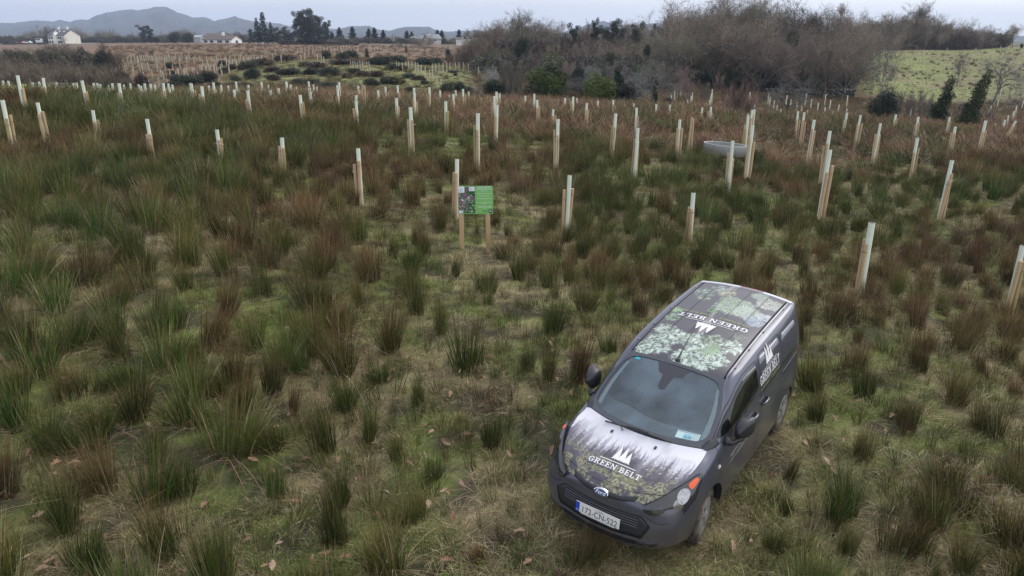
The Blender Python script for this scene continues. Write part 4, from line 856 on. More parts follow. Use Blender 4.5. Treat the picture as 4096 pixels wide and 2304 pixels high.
HILL = crop_list(3000, 0, 2.264, [(a, b, 0) for a, b in ((1005, 447), (1064, 457), (1122, 468), (1180, 485), (1214, 428), (1243, 505), (1275, 443), (1337, 455), (1400, 472), (1468, 485), (1505, 428), (1568, 445), (1632, 460), (1535, 498), (1605, 515), (1377, 550), (1456, 588), (1518, 622), (1108, 618), (1172, 668), (1605, 672), (1668, 705), (1735, 740), (1695, 475), (1766, 487), (1780, 416), (1840, 437), (1835, 500), (1897, 460), (1683, 542), (1758, 570), (1835, 602), (1912, 515), (1970, 478), (2040, 410), (2105, 432), (2170, 455), (2043, 495), (2110, 512), (1985, 533), (2065, 560), (2265, 395), (2318, 408), (2335, 396), (2288, 435), (2317, 500), (2398, 405), (2465, 417), (2262, 540), (2350, 555), (2420, 575), (2463, 545), (2450, 450), (2430, 460), (1990, 670), (2405, 700), (2275, 778), (2378, 810), (1310, 745), (1390, 785), (2245, 883), (2410, 940), (2470, 893))])
MOOR = crop_list(400, 160, 3.68, [(a, b, 0) for a, b in ((258, 228), (228, 255), (268, 290), (305, 255), (375, 228), (380, 262), (488, 230), (438, 250), (528, 258), (540, 245), (567, 232), (592, 232), (628, 252), (538, 300), (660, 248), (685, 250), (692, 235), (722, 250), (745, 248), (755, 260), (788, 235), (805, 232), (835, 245), (857, 240), (888, 235), (932, 240), (930, 288), (957, 242), (1000, 240), (1040, 265), (1073, 252), (1095, 222), (1145, 262), (1162, 247), (1257, 255), (1252, 275), (1355, 260), (1360, 290), (1452, 250), (1490, 303), (1550, 255), (1560, 300), (1625, 255), (1665, 290), (1700, 248), (1722, 275), (1762, 250), (1835, 240), (1892, 245), (1820, 265), (1845, 300), (1880, 310), (1935, 298), (1968, 258), (1990, 300), (2030, 252), (2095, 255), (2105, 290), (2175, 268), (2210, 270), (2250, 235), (2290, 262), (2318, 260), (2418, 250), (2450, 230), (2520, 215), (2140, 212), (2053, 225), (190, 382), (315, 355), (348, 390), (434, 330), (467, 372), (465, 420), (597, 357), (570, 403), (685, 340), (700, 390), (818, 318), (827, 390), (937, 380), (1048, 375), (1158, 350), (1120, 430), (1137, 440), (1225, 420), (1258, 420), (1215, 450), (1345, 408), (1367, 405), (1453, 395), (1470, 395), (1490, 395), (1540, 390), (1545, 415), (1582, 370), (1608, 395), (1658, 380), (1690, 350), (1752, 375), (1773, 340), (1767, 425), (1875, 380), (1990, 335), (620, 487), (610, 542), (745, 467), (875, 450), (905, 480), (960, 525), (838, 567), (700, 605), (1010, 450), (1100, 480), (1287, 508), (1420, 460), (95, 415), (983, 185), (1187, 198), (1292, 200), (1380, 220))]) \
 + crop_list(1000, 0, 2.458, [(a, b, 0) for a, b in ((235, 490), (315, 475), (388, 458), (455, 492), (500, 478), (530, 468), (570, 460), (607, 462), (642, 460), (680, 462), (713, 470), (750, 468), (783, 468), (820, 462), (850, 460), (880, 455), (908, 450), (940, 450), (970, 452), (1010, 452), (890, 480), (925, 480), (985, 480), (1048, 465), (1170, 465), (1212, 475), (1185, 480), (1242, 470), (1275, 480), (1305, 490), (1328, 470), (565, 515), (605, 495), (525, 520), (487, 540), (823, 490), (210, 545), (140, 560), (65, 565), (100, 545), (27, 552), (335, 535), (295, 545), (980, 610), (1000, 608), (1023, 612), (1045, 615), (1070, 610), (1095, 612), (1140, 612), (1158, 612), (1188, 535), (1550, 600), (1582, 605), (1618, 615), (1642, 622), (1677, 640), (1712, 662), (1755, 688), (1788, 713), (1828, 745), (1868, 775), (1785, 628), (1817, 625), (1848, 622), (1887, 625), (1925, 620), (1957, 618), (2010, 615), (2047, 613), (2087, 615), (2140, 625), (2177, 630), (2237, 658), (1430, 608), (1452, 612), (1487, 615), (1520, 608), (690, 545), (715, 562), (652, 545))])
tubes = []     # every shelter as a record
def add_tubes(lst, zone):
    for a in lst:
        px, py, d = a[:3]; lean = a[3] if len(a) > 3 else 0.0
        if d == 0:
            x, d = ground_px(px, py, 1.16, 66.0, 420.0); X, Y, Z = at(px, py, d); gz = terr(X, Y)
        else:
            X, Y, Z = at(px, py, d); gz = terr(X, Y)
        H = min(max(Z - gz, 1.1), 1.95) if zone in ('valley', 'crest', 'near') else 1.35 if zone == 'hill' else 1.18
        tubes.append(dict(px=px, py=py, x=X, y=Y, top=Z, H=H, zone=zone, lean=lean))
add_tubes(NEAR, 'near'); add_tubes(CREST_L + CREST_M + CREST_R, 'crest'); add_tubes(VALLEY, 'valley'); add_tubes(HILL, 'hill'); add_tubes(MOOR, 'moor')
tubes.sort(key=lambda t: t['y'])
big, small = tubes[:300], tubes[300:]
GRP = 'tree shelter tubes planted across the field'
# labels: within its stretch of the field each tube is counted from the nearer end
def zone_name(t):
    if t['zone'] == 'near': return 'nearest row'
    if t['zone'] == 'hill': return ('lower' if t['py'] > 255 else 'upper') + ' part of the bright green hillside'
    if t['zone'] == 'valley': return 'dip before the stone wall' if t['px'] > 3050 else 'dip among the bare trees'
    if t['zone'] == 'moor': return 'far brown moor'
    band = 'front' if t['y'] < 37 else 'middle' if t['y'] < 43.5 else 'rear'
    side = 'by the gate' if t['px'] < 700 else 'before the green mound' if t['px'] < 1900 else 'before the wood' if t['px'] < 2800 else 'right of the grey ring'
    return band + ' crest band ' + side
from collections import defaultdict
zs = defaultdict(list)
for t in big: zs[zone_name(t)].append(t)
for zn, l in zs.items():
    l.sort(key=lambda t: t['px'])
    for i, t in enumerate(l):
        t['label'] = f"pale green tube and two stakes, {seq(i + 1, len(l))} in the nearest row" if t['zone'] == 'near' else f"white staked tree tube, {seq(i + 1, len(l))}, {zn}"
rt = random.Random(11)
TUBE_XY = []
for t in big:
    d = t['y']; zb = t['top'] - t['H']
    o = thing('tree_shelter', t['label'], 'tree tube', (t['x'], t['y'], zb), rt.uniform(-.3, .3) - math.atan2(t['x'], t['y']) + (rt.uniform(1.2, 2.2) * rt.choice((-1, 1)) if rt.random() < .45 else 0), GRP)
    o.rotation_euler = (rt.uniform(-.03, .03), rt.uniform(-.03, .03) + t['lean'], o.rotation_euler.z)
    TUBE_XY.append((t['x'], t['y']))
    if d < 70:
        far = d > 52
        obj('tube', FAR_T if far else rt.choice(TUBES), o, scl=(1, 1, t['H']))
        n = 2 if t['zone'] in ('near', 'crest') else rt.choice((1, 2))
        ang = rt.uniform(-.6, .6) + (PI if rt.random() < .4 else 0)
        for k in range(n):
            a = ang + k * rt.uniform(2.0, 3.4); h = t['H'] * rt.uniform(.70, .83); r = rt.uniform(.096, .114)
            s = obj('stake', rt.choice(FAR_S if far else STAKES), o, ((rt.uniform(-.07, .07), -r, -.05) if k == 0 else (rt.choice((-1, 1)) * r, rt.uniform(-.02, .06), -.05)), (rt.uniform(-.035, .035), rt.uniform(-.035, .035), rt.uniform(0, 6)), (1, 1, h))
            if d < 30: 
                w = obj('wire_tie', rt.choice(WIRE), s, (0, 0, rt.uniform(.78, .9)), (0, 0, rt.uniform(0, 6)), (1, 1, 1 / h))
    else:
        obj('tube', FAR_T2 if t['zone'] == 'moor' else FAR_T, o, scl=(1, 1, t['H'])); obj('stake', rt.choice(FAR_S), o, (rt.choice((-.08, .08)), -.05, 0), None, (.8, .8, t['H'] * .74))
mb = MB()
for t in small:
    zb = t['top'] - t['H']; r = .06
    for m, dx, h, rr_ in ((0, 0, t['H'], .045), (1, rt.choice((-.09, .09)), t['H'] * .74, .04)):
        mb.add([(t['x'] + dx + rr_ * c_, t['y'] + rr_ * s_, zb + z_) for z_ in (0, h) for c_, s_ in ((1, 0), (0, 1), (-1, 0), (0, -1))], [(0, 1, 5, 4), (1, 2, 6, 5), (2, 3, 7, 6), (3, 0, 4, 7), (4, 5, 6, 7)], m)
tag(obj('tree_shelters', mb.mesh('tree_shelters', [M_tubefar, M_stake3])), 'many tiny white tree tubes far away across the brown moor', 'tree tubes', kind='stuff')
# places where only the two stakes stand
for (px, py, d, lab) in ((1448, 338, 38, 'pair of bare timber stakes leaning together, no tube, behind the nearest rows'), (2765, 463, 34, 'two short bare stakes without tube, left of the grey ring')):
    X, Y, Z = at(px, py, d); gz = terr(X, Y); H = Z - gz; o = thing('stake_pair', lab, 'stakes', (X, Y, gz), 0, None)
    obj('stake', STAKES[0], o, (-.06, 0, -.05), (.02, .03, 0), (1, 1, H)); obj('stake', STAKES[3], o, (.09, .02, -.05), (.0, -.03, 1), (1, 1, H * .97))

# ------------------------------------------------------------------ information board
M_sgreen = nmat('board_green', (0.21, 0.50, 0.14), 0.5, var=.06, vscale=6)
M_swhite = nmat('board_white', (0.80, 0.84, 0.86), 0.5); M_sdark = nmat('board_dark', (0.035, 0.045, 0.05), 0.5)
M_post = stakemat('square_post_timber', (0.60, 0.46, 0.28), (0.42, 0.26, 0.13))
bx, by = 1904, 1005
sx_, sy_ = ground_px(1900, 1005); d_s = sy_
TLc = at(1830, 748, d_s); TRc = at(1970, 751, d_s); BLc = at(1833, 856, d_s); w_ = TRc[0] - TLc[0]; hh = (TLc[2] - BLc[2]) * 1.03
zb_ = terr(sx_, d_s); SGN = thing('information_board', 'green information board with an aerial map on two square timber posts', 'sign', (TLc[0] + w_ / 2, d_s, zb_), math.radians(1.5))
pz0 = BLc[2] - zb_; pz1 = pz0 + hh
for px_, nm in ((1845, 0), (1951, 1)):
    xx = at(px_, 900, d_s)[0] - SGN.location.x; hgt = pz0 + .12
    mb = MB().box((xx, .05, hgt / 2 - .1), (.105, .085, hgt + .5)); obj('post', mb.mesh('post', M_post), SGN)
brd = obj('board', MB().box((0, 0, (pz0 + pz1) / 2), (w_, .014, hh)).mesh('board', M_sgreen), SGN)
def bp(u, v, off): return Vector(((u - .5) * w_, -.007 - off, pz1 - v * hh))
def brect(u0, u1, v0, v1, off, mat, name, par=None, mb=None):
    P = [bp(u0, v1, off), bp(u1, v1, off), bp(u1, v0, off), bp(u0, v0, off)]
    if mb is not None: mb.add(P, [(0, 1, 2, 3)]); return
    return obj(name, MB().add(P, [(0, 1, 2, 3)]).mesh(name, mat), par or brd)
# aerial photograph: vertex coloured grid
nU, nV = 60, 84; UU, VV = np.meshgrid(np.linspace(.004, .49, nU), np.linspace(.02, .975, nV))
n1 = fbm(UU * 9, VV * 7, 51, 4); n2 = fbm(UU * 26, VV * 24, 52, 3); cmap = np.ones(UU.shape + (3,)) * s2l((86, 92, 84)); 
cmap = np.where((n1 > .52)[..., None], s2l((40, 84, 42)), cmap); cmap = np.where((n1 < .40)[..., None], s2l((110, 100, 96)), cmap)
band = (np.abs((UU - .38) + (VV - .75) * .55) < .06) & (VV > .55); cmap = np.where(band[..., None], s2l((44, 110, 40)), cmap); cmap = np.where(((n2 > .66) & (VV > .25))[..., None], s2l((170, 168, 160)), cmap)
cmap = cmap * (.75 + .5 * n2)[..., None]
Pm = np.array([[bp(u, v, .0015) for u in np.linspace(.004, .49, nU)] for v in np.linspace(.02, .975, nV)])
M_map = nmat('map_print', vcol=True, rough=.5)
gridmesh('map', Pm, M_map, brd, False, cmap)
for nm, pts, colr in (('map_plot', [(.17, .38), (.23, .345), (.235, .37), (.19, .395)], (.45, .01, .12)), ('map_plot', [(.32, .36), (.36, .37), (.38, .43), (.355, .455)], (.75, .05, .06)), ('map_plot', [(.08, .485), (.11, .455), (.15, .46), (.16, .52), (.12, .55)], (.75, .62, .62)), ('map_plot', [(.265, .40), (.33, .38), (.335, .43), (.27, .43)], (.62, .62, .52)), ('map_plot', [(.08, .485), (.095, .47), (.125, .55), (.11, .545)], (.8, .08, .06)), ('map_plot', [(.285, .47), (.32, .46), (.335, .51), (.29, .53)], (.25, .62, .06))):
    obj(nm, MB().add([bp(u, v, .003) for u, v in pts], [tuple(reversed(range(len(pts))))]).mesh(nm, nmat('plot_ink', colr, .5)), brd)
def bline(pts, w, colr, nm='map_line'):
    mb = MB()
    for (a, b), (c, d) in zip(pts[:-1], pts[1:]):
        L_ = math.hypot(c - a, (d - b)); nx, ny = -(d - b) / L_ * w, (c - a) / L_ * w
        mb.add([bp(a - nx, b - ny, .0035), bp(c - nx, d - ny, .0035), bp(c + nx, d + ny, .0035), bp(a + nx, b + ny, .0035)], [(0, 1, 2, 3), (3, 2, 1, 0)][:1])
    obj(nm, mb.mesh(nm, nmat('line_ink', colr, .5)), brd)
bline([(.245, .37), (.29, .345), (.33, .365), (.385, .355)], .006, (.12, .30, .70)); bline([(.36, .47), (.40, .42), (.43, .40), (.45, .385), (.42, .385)], .006, (.10, .16, .65)); bline([(.20, .55), (.24, .46), (.27, .43)], .006, (.22, .36, .75)); bline([(.24, .46), (.29, .43)], .006, (.65, .65, .15)); bline([(.10, .45), (.14, .455), (.15, .49)], .006, (.15, .16, .6))
lg1 = brect(.004, .185, .018, .235, .003, M_swhite, 'legend'); lg2 = brect(.315, .478, .03, .18, .003, M_swhite, 'legend'); lg3 = brect(.02, .14, .88, .975, .003, M_swhite, 'scale_card')
brect(.09, .125, .935, .96, .0045, M_blue, 'scale_mark', brd)
for k, c_ in enumerate(((.3, .05, .3), (.05, .05, .35), (.3, .7, .8), (.2, .5, .8))): brect(.018, .036, .135 + .024 * k, .148 + .024 * k, .0045, nmat('key_ink', c_, .5), 'legend_key')
mb = MB()
for k in range(7): brect(.045, .09 + .03 * ((k * 7) % 3), .07 + .024 * k, .076 + .024 * k, .0045, None, '', mb=mb)
for k in range(6): brect(.335, .37 + .03 * ((k * 5) % 4), .06 + .019 * k, .066 + .019 * k, .0045, None, '', mb=mb)
obj('legend_print', mb.mesh('legend_print', nmat('grey_ink', (.25, .25, .3), .6)), brd)
mb = MB(); rr3 = random.Random(3)
for v, a, b in ((.125, .515, .975), (.175, .655, .845), (.265, .55, .96), (.355, .605, .905), (.445, .535, .975), (.495, .725, .785), (.585, .53, .985), (.63, .71, .81), (.72, .58, .945), (.765, .555, .97), (.815, .735, .79)):
    u = a
    while u < b:
        l = rr3.uniform(.018, .05); brect(u, min(u + l, b), v - .008, v + .008, .002, None, '', mb=mb); u += l + .008
obj('board_text', mb.mesh('board_text', nmat('board_text_white', (.62, .74, .60), .5)), brd)
mb = MB()
for v, a, b in ((.868, .685, .845), (.903, .68, .86), (.938, .71, .825)):
    u = a
    while u < b:
        l = rr3.uniform(.012, .03); brect(u, min(u + l, b), v - .006, v + .006, .002, None, '', mb=mb); u += l + .006
obj('contact_text', mb.mesh('contact_text', nmat('dark_green_ink', (.03, .10, .03), .5)), brd)
wm = wordmap('AGROFORESTRY') if False else None
textmesh('AGROFORESTRY', .084, lambda a, b: bp(.745, .095, .003) + Vector((a, 0, b)), M_swhite, 'board_title', brd, sx=.60 * w_ / .95 * .98)
cc_ = bp(.928, .895, .003); nn_ = 28
emb = obj('board_emblem', MB().add([(cc_.x + .062 * w_ * math.cos(2 * PI * k / nn_), cc_.y, cc_.z + .062 * w_ * math.sin(2 * PI * k / nn_)) for k in range(nn_)], [tuple(range(nn_))]).mesh('board_emblem', M_sdark), brd)
MBe = MB().add([(cc_.x + .02 * w_ * math.cos(PI * k / 10), cc_.y - .0015, cc_.z + .012 + .02 * w_ * math.sin(PI * k / 10)) for k in range(11)], [tuple(range(11))]); MBe.add([(cc_.x + a * w_, cc_.y - .0015, cc_.z + b) for a, b in ((-.052, -.012), (.052, -.012), (.052, .0), (-.052, .0))], [(0, 1, 2, 3)])
obj('emblem_print', MBe.mesh('emblem_print', M_swhite), brd)

# ------------------------------------------------------------------ grey trough ring
M_ring = nmat('grey_ring', (0.42, 0.43, 0.43), 0.6, 0.0, var=.14, vscale=2.5, ramp2=(0.33, 0.34, 0.34), bump=.15, bscale=20)
dR = 33.0; A_ = at(2812, 562, dR); B_ = at(2980, 575, dR); cR = at(2896, 590, dR); rad = (B_[0] - A_[0]) / 2
gz = terr(cR[0], dR); zt = at(2896, 572, dR)[2]
o = thing('trough_ring', 'wide grey open ring trough lying in the rushes behind a tree tube', 'trough', (cR[0], dR, zt - .45)); o.rotation_euler = (math.radians(-1.2), math.radians(4.0), 0)
obj('wall', MB().lathe([(rad - .045, .0), (rad, .0), (rad + .004, .40), (rad + .012, .43), (rad + .006, .45), (rad - .05, .45), (rad - .055, .43), (rad - .045, .40), (rad - .045, 0)], 56).mesh('wall', M_ring, True), o)
a = -1.72
obj('joint', MB().box(((rad + .004) * math.cos(a), (rad + .004) * math.sin(a), .22), (.03, .02, .40), R=Matrix.Rotation(a + PI / 2, 3, 'Z')).mesh('joint', M_ring), o); a = 1.35
obj('joint', MB().box(((rad - .05) * math.cos(a), (rad - .05) * math.sin(a), .42), (.05, .03, .05), R=Matrix.Rotation(a + PI / 2, 3, 'Z')).mesh('joint', M_wire2), o)

# ------------------------------------------------------------------ field gate and posts on the left
M_galv = nmat('galvanised', (0.36, 0.37, 0.38), 0.45, .6, var=.15, vscale=6); M_oldpost = nmat('weathered_post', (0.13, 0.115, 0.08), .9, var=.3, vscale=8)
dG = 48.0; A_ = at(130, 342, dG); B_ = at(268, 340, dG); gz = min(terr(A_[0], dG), terr(B_[0], dG)); wG = B_[0] - A_[0]; zt = at(200, 340, dG)[2]
o = thing('field_gate', 'galvanised bar field gate standing on the crest at left', 'gate', (A_[0], dG, zt - 1.15))
mb = MB()
for z in (.05, .28, .5, .72, .93, 1.13): obj('bar', MB().tube([(0, 0, z), (wG, 0, z)], .024, 6).mesh('bar', M_galv), o)
for x in (0, wG * .5, wG): obj('upright', MB().tube([(x, -.03, 0), (x, -.03, 1.16)], .026, 6).mesh('upright', M_galv), o)
for px, py, lab in ((113, 322, 'dark round gate post at the left end of the field gate'), (262, 328, 'thin grey post at the right end of the field gate')):
    A_ = at(px, py, dG); g_ = terr(A_[0], dG); p = tag(obj('gate_post', MB().tube([(0, 0, -.2), (0, 0, A_[2] - g_)], .09 if px < 200 else .04, 8).mesh('gate_post', M_oldpost), None, (A_[0], dG, g_)), lab, 'post')
A_ = at(404, 366, dG); B_ = at(470, 367, dG)
o = thing('rail_fence', 'short grey rail fence right of the field gate among white tubes', 'fence', (A_[0], dG, terr(A_[0], dG))); z0 = A_[2] - o.location.z
obj('rail', MB().tube([(0, 0, z0), (B_[0] - A_[0], 0, z0 - .02)], .03, 6).mesh('rail', M_galv), o); obj('post', MB().tube([(0, 0, -.2), (0, 0, z0 + .1)], .04, 6).mesh('post', M_oldpost), o); obj('post', MB().tube([(B_[0] - A_[0], 0, -.2), (B_[0] - A_[0], 0, z0 + .1)], .04, 6).mesh('post', M_oldpost), o)

# ------------------------------------------------------------------ dry stone wall
M_stone = nmat('lichen_stone', (0.34, 0.32, 0.28), .95, var=.35, vscale=2.5, ramp2=(0.18, 0.18, 0.14), bump=.6, bscale=8, coords='Generated'); rs = random.Random(21)
SM = []
for k in range(7):
    bm = MB(); n = 7; V = []; r0 = [rs.uniform(.8, 1.15) for _ in range(n)]
    for z, q in ((-.5, .75), (-.2, 1), (.2, 1), (.5, .72)):
        for j in range(n): V.append((.5 * r0[j] * q * math.cos(2 * PI * j / n), .5 * r0[j] * q * math.sin(2 * PI * j / n), z * rs.uniform(.85, 1.1)))
    bm.add(V, [(i * n + j, i * n + (j + 1) % n, (i + 1) * n + (j + 1) % n, (i + 1) * n + j) for i in range(3) for j in range(n)] + [tuple(range(3 * n, 4 * n)), tuple(reversed(range(n)))]); SM.append(bm.mesh('stone', M_stone))
dW = 106.0; A_ = at(3060, 350, dW); B_ = at(3420, 352, dW - 3); WL = thing('stone_wall', 'low mossy dry stone wall at the foot of the right-hand wood', 'wall', (0, 0, 0))
core = []
for row in range(4):
    x = A_[0]
    while x < B_[0]:
        w = rs.uniform(.32, .62); h = .27; yy = dW - 3 * (x - A_[0]) / (B_[0] - A_[0]); zt_ = A_[2] + (B_[2] - A_[2]) * (x - A_[0]) / (B_[0] - A_[0]) + .08 * math.sin(x * 1.3)
        if rs.random() < (.86 if row == 0 else .97): obj('stone', rs.choice(SM), WL, (x + w / 2 + rs.uniform(-.04, .04), yy + rs.uniform(-.05, .05), zt_ - .16 - .25 * row + rs.uniform(-.03, .03)), (rs.uniform(-.2, .2), rs.uniform(-.2, .2), rs.uniform(0, 6)), (w * rs.uniform(.95, 1.1), rs.uniform(.4, .55), h * rs.uniform(.9, 1.15)))
        x += w * .96
nW = 26; V = []
for i in range(nW + 1):
    q = i / nW; x = A_[0] + (B_[0] - A_[0]) * q; yy = dW - 3 * q; zz = A_[2] + (B_[2] - A_[2]) * q - .08; V += [(x, yy - .14, zz - 1.6), (x, yy - .14, zz), (x, yy + .2, zz), (x, yy + .2, zz - 1.6)]
obj('core', mesh('core', V, [(4 * i + j, 4 * i + 4 + j, 4 * i + 5 + j, 4 * i + 1 + j) for i in range(nW) for j in range(3)], nmat('wall_core', (.045, .045, .035), .95)), WL)
for i, px in enumerate((3062, 3128, 3275, 3350)):
    A2 = at(px, 322 if i else 320, 110); g_ = terr(A2[0], 110); tag(obj('fence_post', MB().tube([(0, 0, -.3), (.02, 0, A2[2] - g_)], .07, 6).mesh('fence_post', M_oldpost), None, (A2[0], 110, g_)), f'grey fence post behind the stone wall, {seq(i + 1, 4)} of four', 'post', 'fence posts behind the stone wall')

# ------------------------------------------------------------------ buildings
M_render = nmat('cream_render', (0.80, 0.785, 0.70), .85, var=.06, vscale=.6); M_slate = nmat('slate', (0.10, 0.105, 0.115), .7, var=.12, vscale=3); M_win = nmat('window_glass', (0.02, 0.025, 0.03), .08); M_frame = nmat('window_frame', (.75, .75, .75), .5); M_tile = nmat('brown_tile', (.12, .10, .085), .8, var=.15, vscale=2); M_greyw = nmat('grey_wall', (.40, .41, .42), .85, var=.08, vscale=.8)
def house(name, lab, px0, px1, pyb, pyr, pye, d, depth, rz, wallm, roofm, front=(), gable=(), chim=(), lights=0, gable_frac=.25, cat='house'):
    """front wall between px0..px1; pyb base row, pye eaves row, pyr ridge row"""
    a, b = at(px0, pyb, d), at(px1, pyb, d); W = b[0] - a[0]; ze = at(px0, pye, d)[2] - a[2]; zr = at(px0, pyr, d)[2] - a[2]
    o = thing(name, lab, cat, (a[0], d, a[2]), rz)
    V = [(0, 0, -3), (W, 0, -3), (W, depth, -3), (0, depth, -3), (0, 0, ze), (W, 0, ze), (W, depth, ze), (0, depth, ze), (0, depth / 2, zr), (W, depth / 2, zr)]
    obj('wall', mesh('wall', V, [(0, 1, 5, 4), (1, 2, 6, 9, 5), (2, 3, 7, 6), (3, 0, 4, 8, 7)], wallm), o)
    e = .35; dz = (zr - ze) / (depth / 2) * e
    R_ = [(-e, -e, ze - dz + .06), (W + e, -e, ze - dz + .06), (W + e, depth / 2, zr + .06), (-e, depth / 2, zr + .06), (W + e, depth + e, ze - dz + .06), (-e, depth + e, ze - dz + .06)]; R2 = [(x, y, z + .18) for x, y, z in R_]
    ro = obj('roof', mesh('roof', R_ + R2, [(6, 7, 8, 9), (9, 8, 10, 11), (0, 3, 2, 1), (3, 5, 4, 2), (0, 1, 7, 6), (1, 2, 8, 7), (2, 4, 10, 8), (4, 5, 11, 10), (5, 3, 9, 11), (3, 0, 6, 9)], roofm), o)
    for u in chim: obj('chimney', MB().box((W * u, depth / 2, zr + .6), (1.0, .8, 1.7)).box((W * u, depth / 2, zr + 1.5), (1.2, 1.0, .15)).mesh('chimney', wallm), ro)
    for k in range(lights):
        u = .22 + .27 * k; q = .62; obj('rooflight', MB().box((W * u, depth / 2 * q, ze + (zr - ze) * q + .32), (.9, 1.0, .1), R=Matrix.Rotation(math.atan2(zr - ze, depth / 2), 3, 'X')).mesh('rooflight', M_frame), ro)
    for u, z0, z1, w, kind in front:
        fx = W * u; f_ = obj('door' if kind == 'door' else 'window', MB().box((fx, -.06, ze * (z0 + z1) / 2), (w + .3, .1, ze * (z1 - z0) + .3)).mesh('frame', M_frame), o)
        obj('pane', MB().box((fx, -.13, ze * (z0 + z1) / 2), (w, .06, ze * (z1 - z0))).mesh('pane', M_win if kind != 'door' else M_frame), f_)
    for v, z0, z1, w in gable:
        f_ = obj('window', MB().box((W + .06, depth * v, ze * (z0 + z1) / 2), (.1, w + .3, ze * (z1 - z0) + .3)).mesh('frame', M_frame), o); obj('pane', MB().box((W + .13, depth * v, ze * (z0 + z1) / 2), (.06, w, ze * (z1 - z0))).mesh('pane', M_win), f_)
    return o, W, ze, zr
h1, W, ze, zr = house('farmhouse', 'two-storey cream farmhouse with grey slate roof, far left under the mountain', 193, 288, 184, 126, 149, 400, 9, math.radians(-24), M_render, M_slate,
    [(.10, .62, .86, 1.3, ''), (.26, .62, .86, 1.3, ''), (.46, .60, .9, 1.5, ''), (.66, .62, .86, 1.3, ''), (.80, .62, .86, 1.3, ''), (.10, .12, .38, 1.3, ''), (.26, .12, .38, 1.3, ''), (.46, .0, .38, 1.6, 'door'), (.66, .12, .38, 1.3, ''), (.80, .12, .38, 1.3, '')], [], (.26, .80), 3)
obj('porch_gable', mesh('porch_gable', [(W * .36, -.5, 0), (W * .56, -.5, 0), (W * .56, -.5, ze), (W * .36, -.5, ze), (W * .46, -.5, ze + 1.5), (W * .36, .2, 0), (W * .56, .2, 0), (W * .56, .2, ze), (W * .36, .2, ze), (W * .46, 2.2, ze + 1.5)], [(0, 1, 2, 4, 3), (1, 6, 7, 2), (5, 0, 3, 8), (3, 4, 9, 8), (2, 7, 9, 4)], M_render), h1)
house('bungalow', 'long white bungalow with brown tiled roof at the far edge of the moor', 808, 936, 180, 148, 164, 330, 8, math.radians(-13), nmat('white_render', (.84, .83, .80), .8), M_tile, [(.11, .3, .85, 1.6, ''), (.32, .3, .85, 1.6, ''), (.44, .02, .85, 1.0, 'door'), (.60, .3, .85, 2.2, ''), (.86, .3, .85, 1.6, '')], [(.5, .02, .85, 1.6)], (.55,), 0)
house('house_behind', 'dark brown roofed house half hidden behind the white bungalow', 812, 890, 168, 139, 152, 372, 9, math.radians(-6), M_greyw, M_tile, [], [], (), 0)
house('barn', 'small pale farm building left of the white bungalow among bushes', 770, 796, 160, 147, 155, 380, 7, 0, M_greyw, nmat('tin_roof', (.32, .34, .38), .5), cat='barn')
house('cottage', 'grey cottage with low roof behind the round bare tree', 1636, 1716, 168, 149, 159, 330, 8, math.radians(-10), M_greyw, nmat('grey_roof', (.24, .25, .27), .7), [(.3, .3, .8, 1.2, ''), (.6, .3, .8, 1.2, '')], [], (.8,))
house('cottage', 'pale gabled cottage right of the round bare tree', 1712, 1762, 169, 140, 157, 320, 9, math.radians(20), nmat('pale_render', (.5, .5, .5), .8), bpy.data.materials['grey_roof'], [(.5, .3, .8, 1.2, '')], [], ())
house('two_storey_house', 'tall cream house half hidden at the left edge of the wood', 1842, 1905, 170, 133, 146, 300, 9, math.radians(-14), M_render, M_slate, [(.25, .6, .85, 1.2, ''), (.6, .6, .85, 1.2, '')], [(.5, .55, .85, 1.2)], ())
house('house_annex', 'low white annex beside the tall cream house at the wood', 1820, 1840, 170, 153, 158, 296, 6, 0, bpy.data.materials['white_render'], M_slate, [(.4, .1, .8, 1.2, 'door')], [], ())
o = thing('garden_shed', 'small white garden tent left of the dark pines', 'shed', (*at(1020, 183, 300)[:2], at(1020, 183, 300)[2])); k = 300 / F * 1.04
obj('canvas', mesh('canvas', [(0, 0, 0), (30 * k, 0, 0), (30 * k, 2.5, 0), (0, 2.5, 0), (0, 0, 8 * k), (30 * k, 0, 8 * k), (30 * k, 2.5, 8 * k), (0, 2.5, 8 * k), (6 * k, 1.2, 15 * k), (24 * k, 1.2, 15 * k)], [(0, 1, 5, 4), (1, 2, 6, 5), (2, 3, 7, 6), (3, 0, 4, 7), (4, 5, 9, 8), (5, 6, 9), (6, 7, 8, 9), (7, 4, 8)], M_swhite), o)
# long low white wall by the farmhouse
A_ = at(322, 183, 400); B_ = at(455, 178, 425); tag(obj('roadside_wall', mesh('roadside_wall', [(A_[0], A_[1], A_[2] - 1), (B_[0], B_[1], B_[2] - 1), (B_[0], B_[1], B_[2] + .3), (A_[0], A_[1], A_[2] + .5), (A_[0], A_[1] + .4, A_[2] - 1), (B_[0], B_[1] + .4, B_[2] - 1), (B_[0], B_[1] + .4, B_[2] + .3), (A_[0], A_[1] + .4, A_[2] + .5)], [(0, 1, 2, 3), (3, 2, 6, 7), (5, 4, 7, 6), (4, 0, 3, 7), (1, 5, 6, 2)], nmat('pale_wall', (.42, .42, .40), .9))), 'long pale roadside wall right of the cream farmhouse', 'wall')
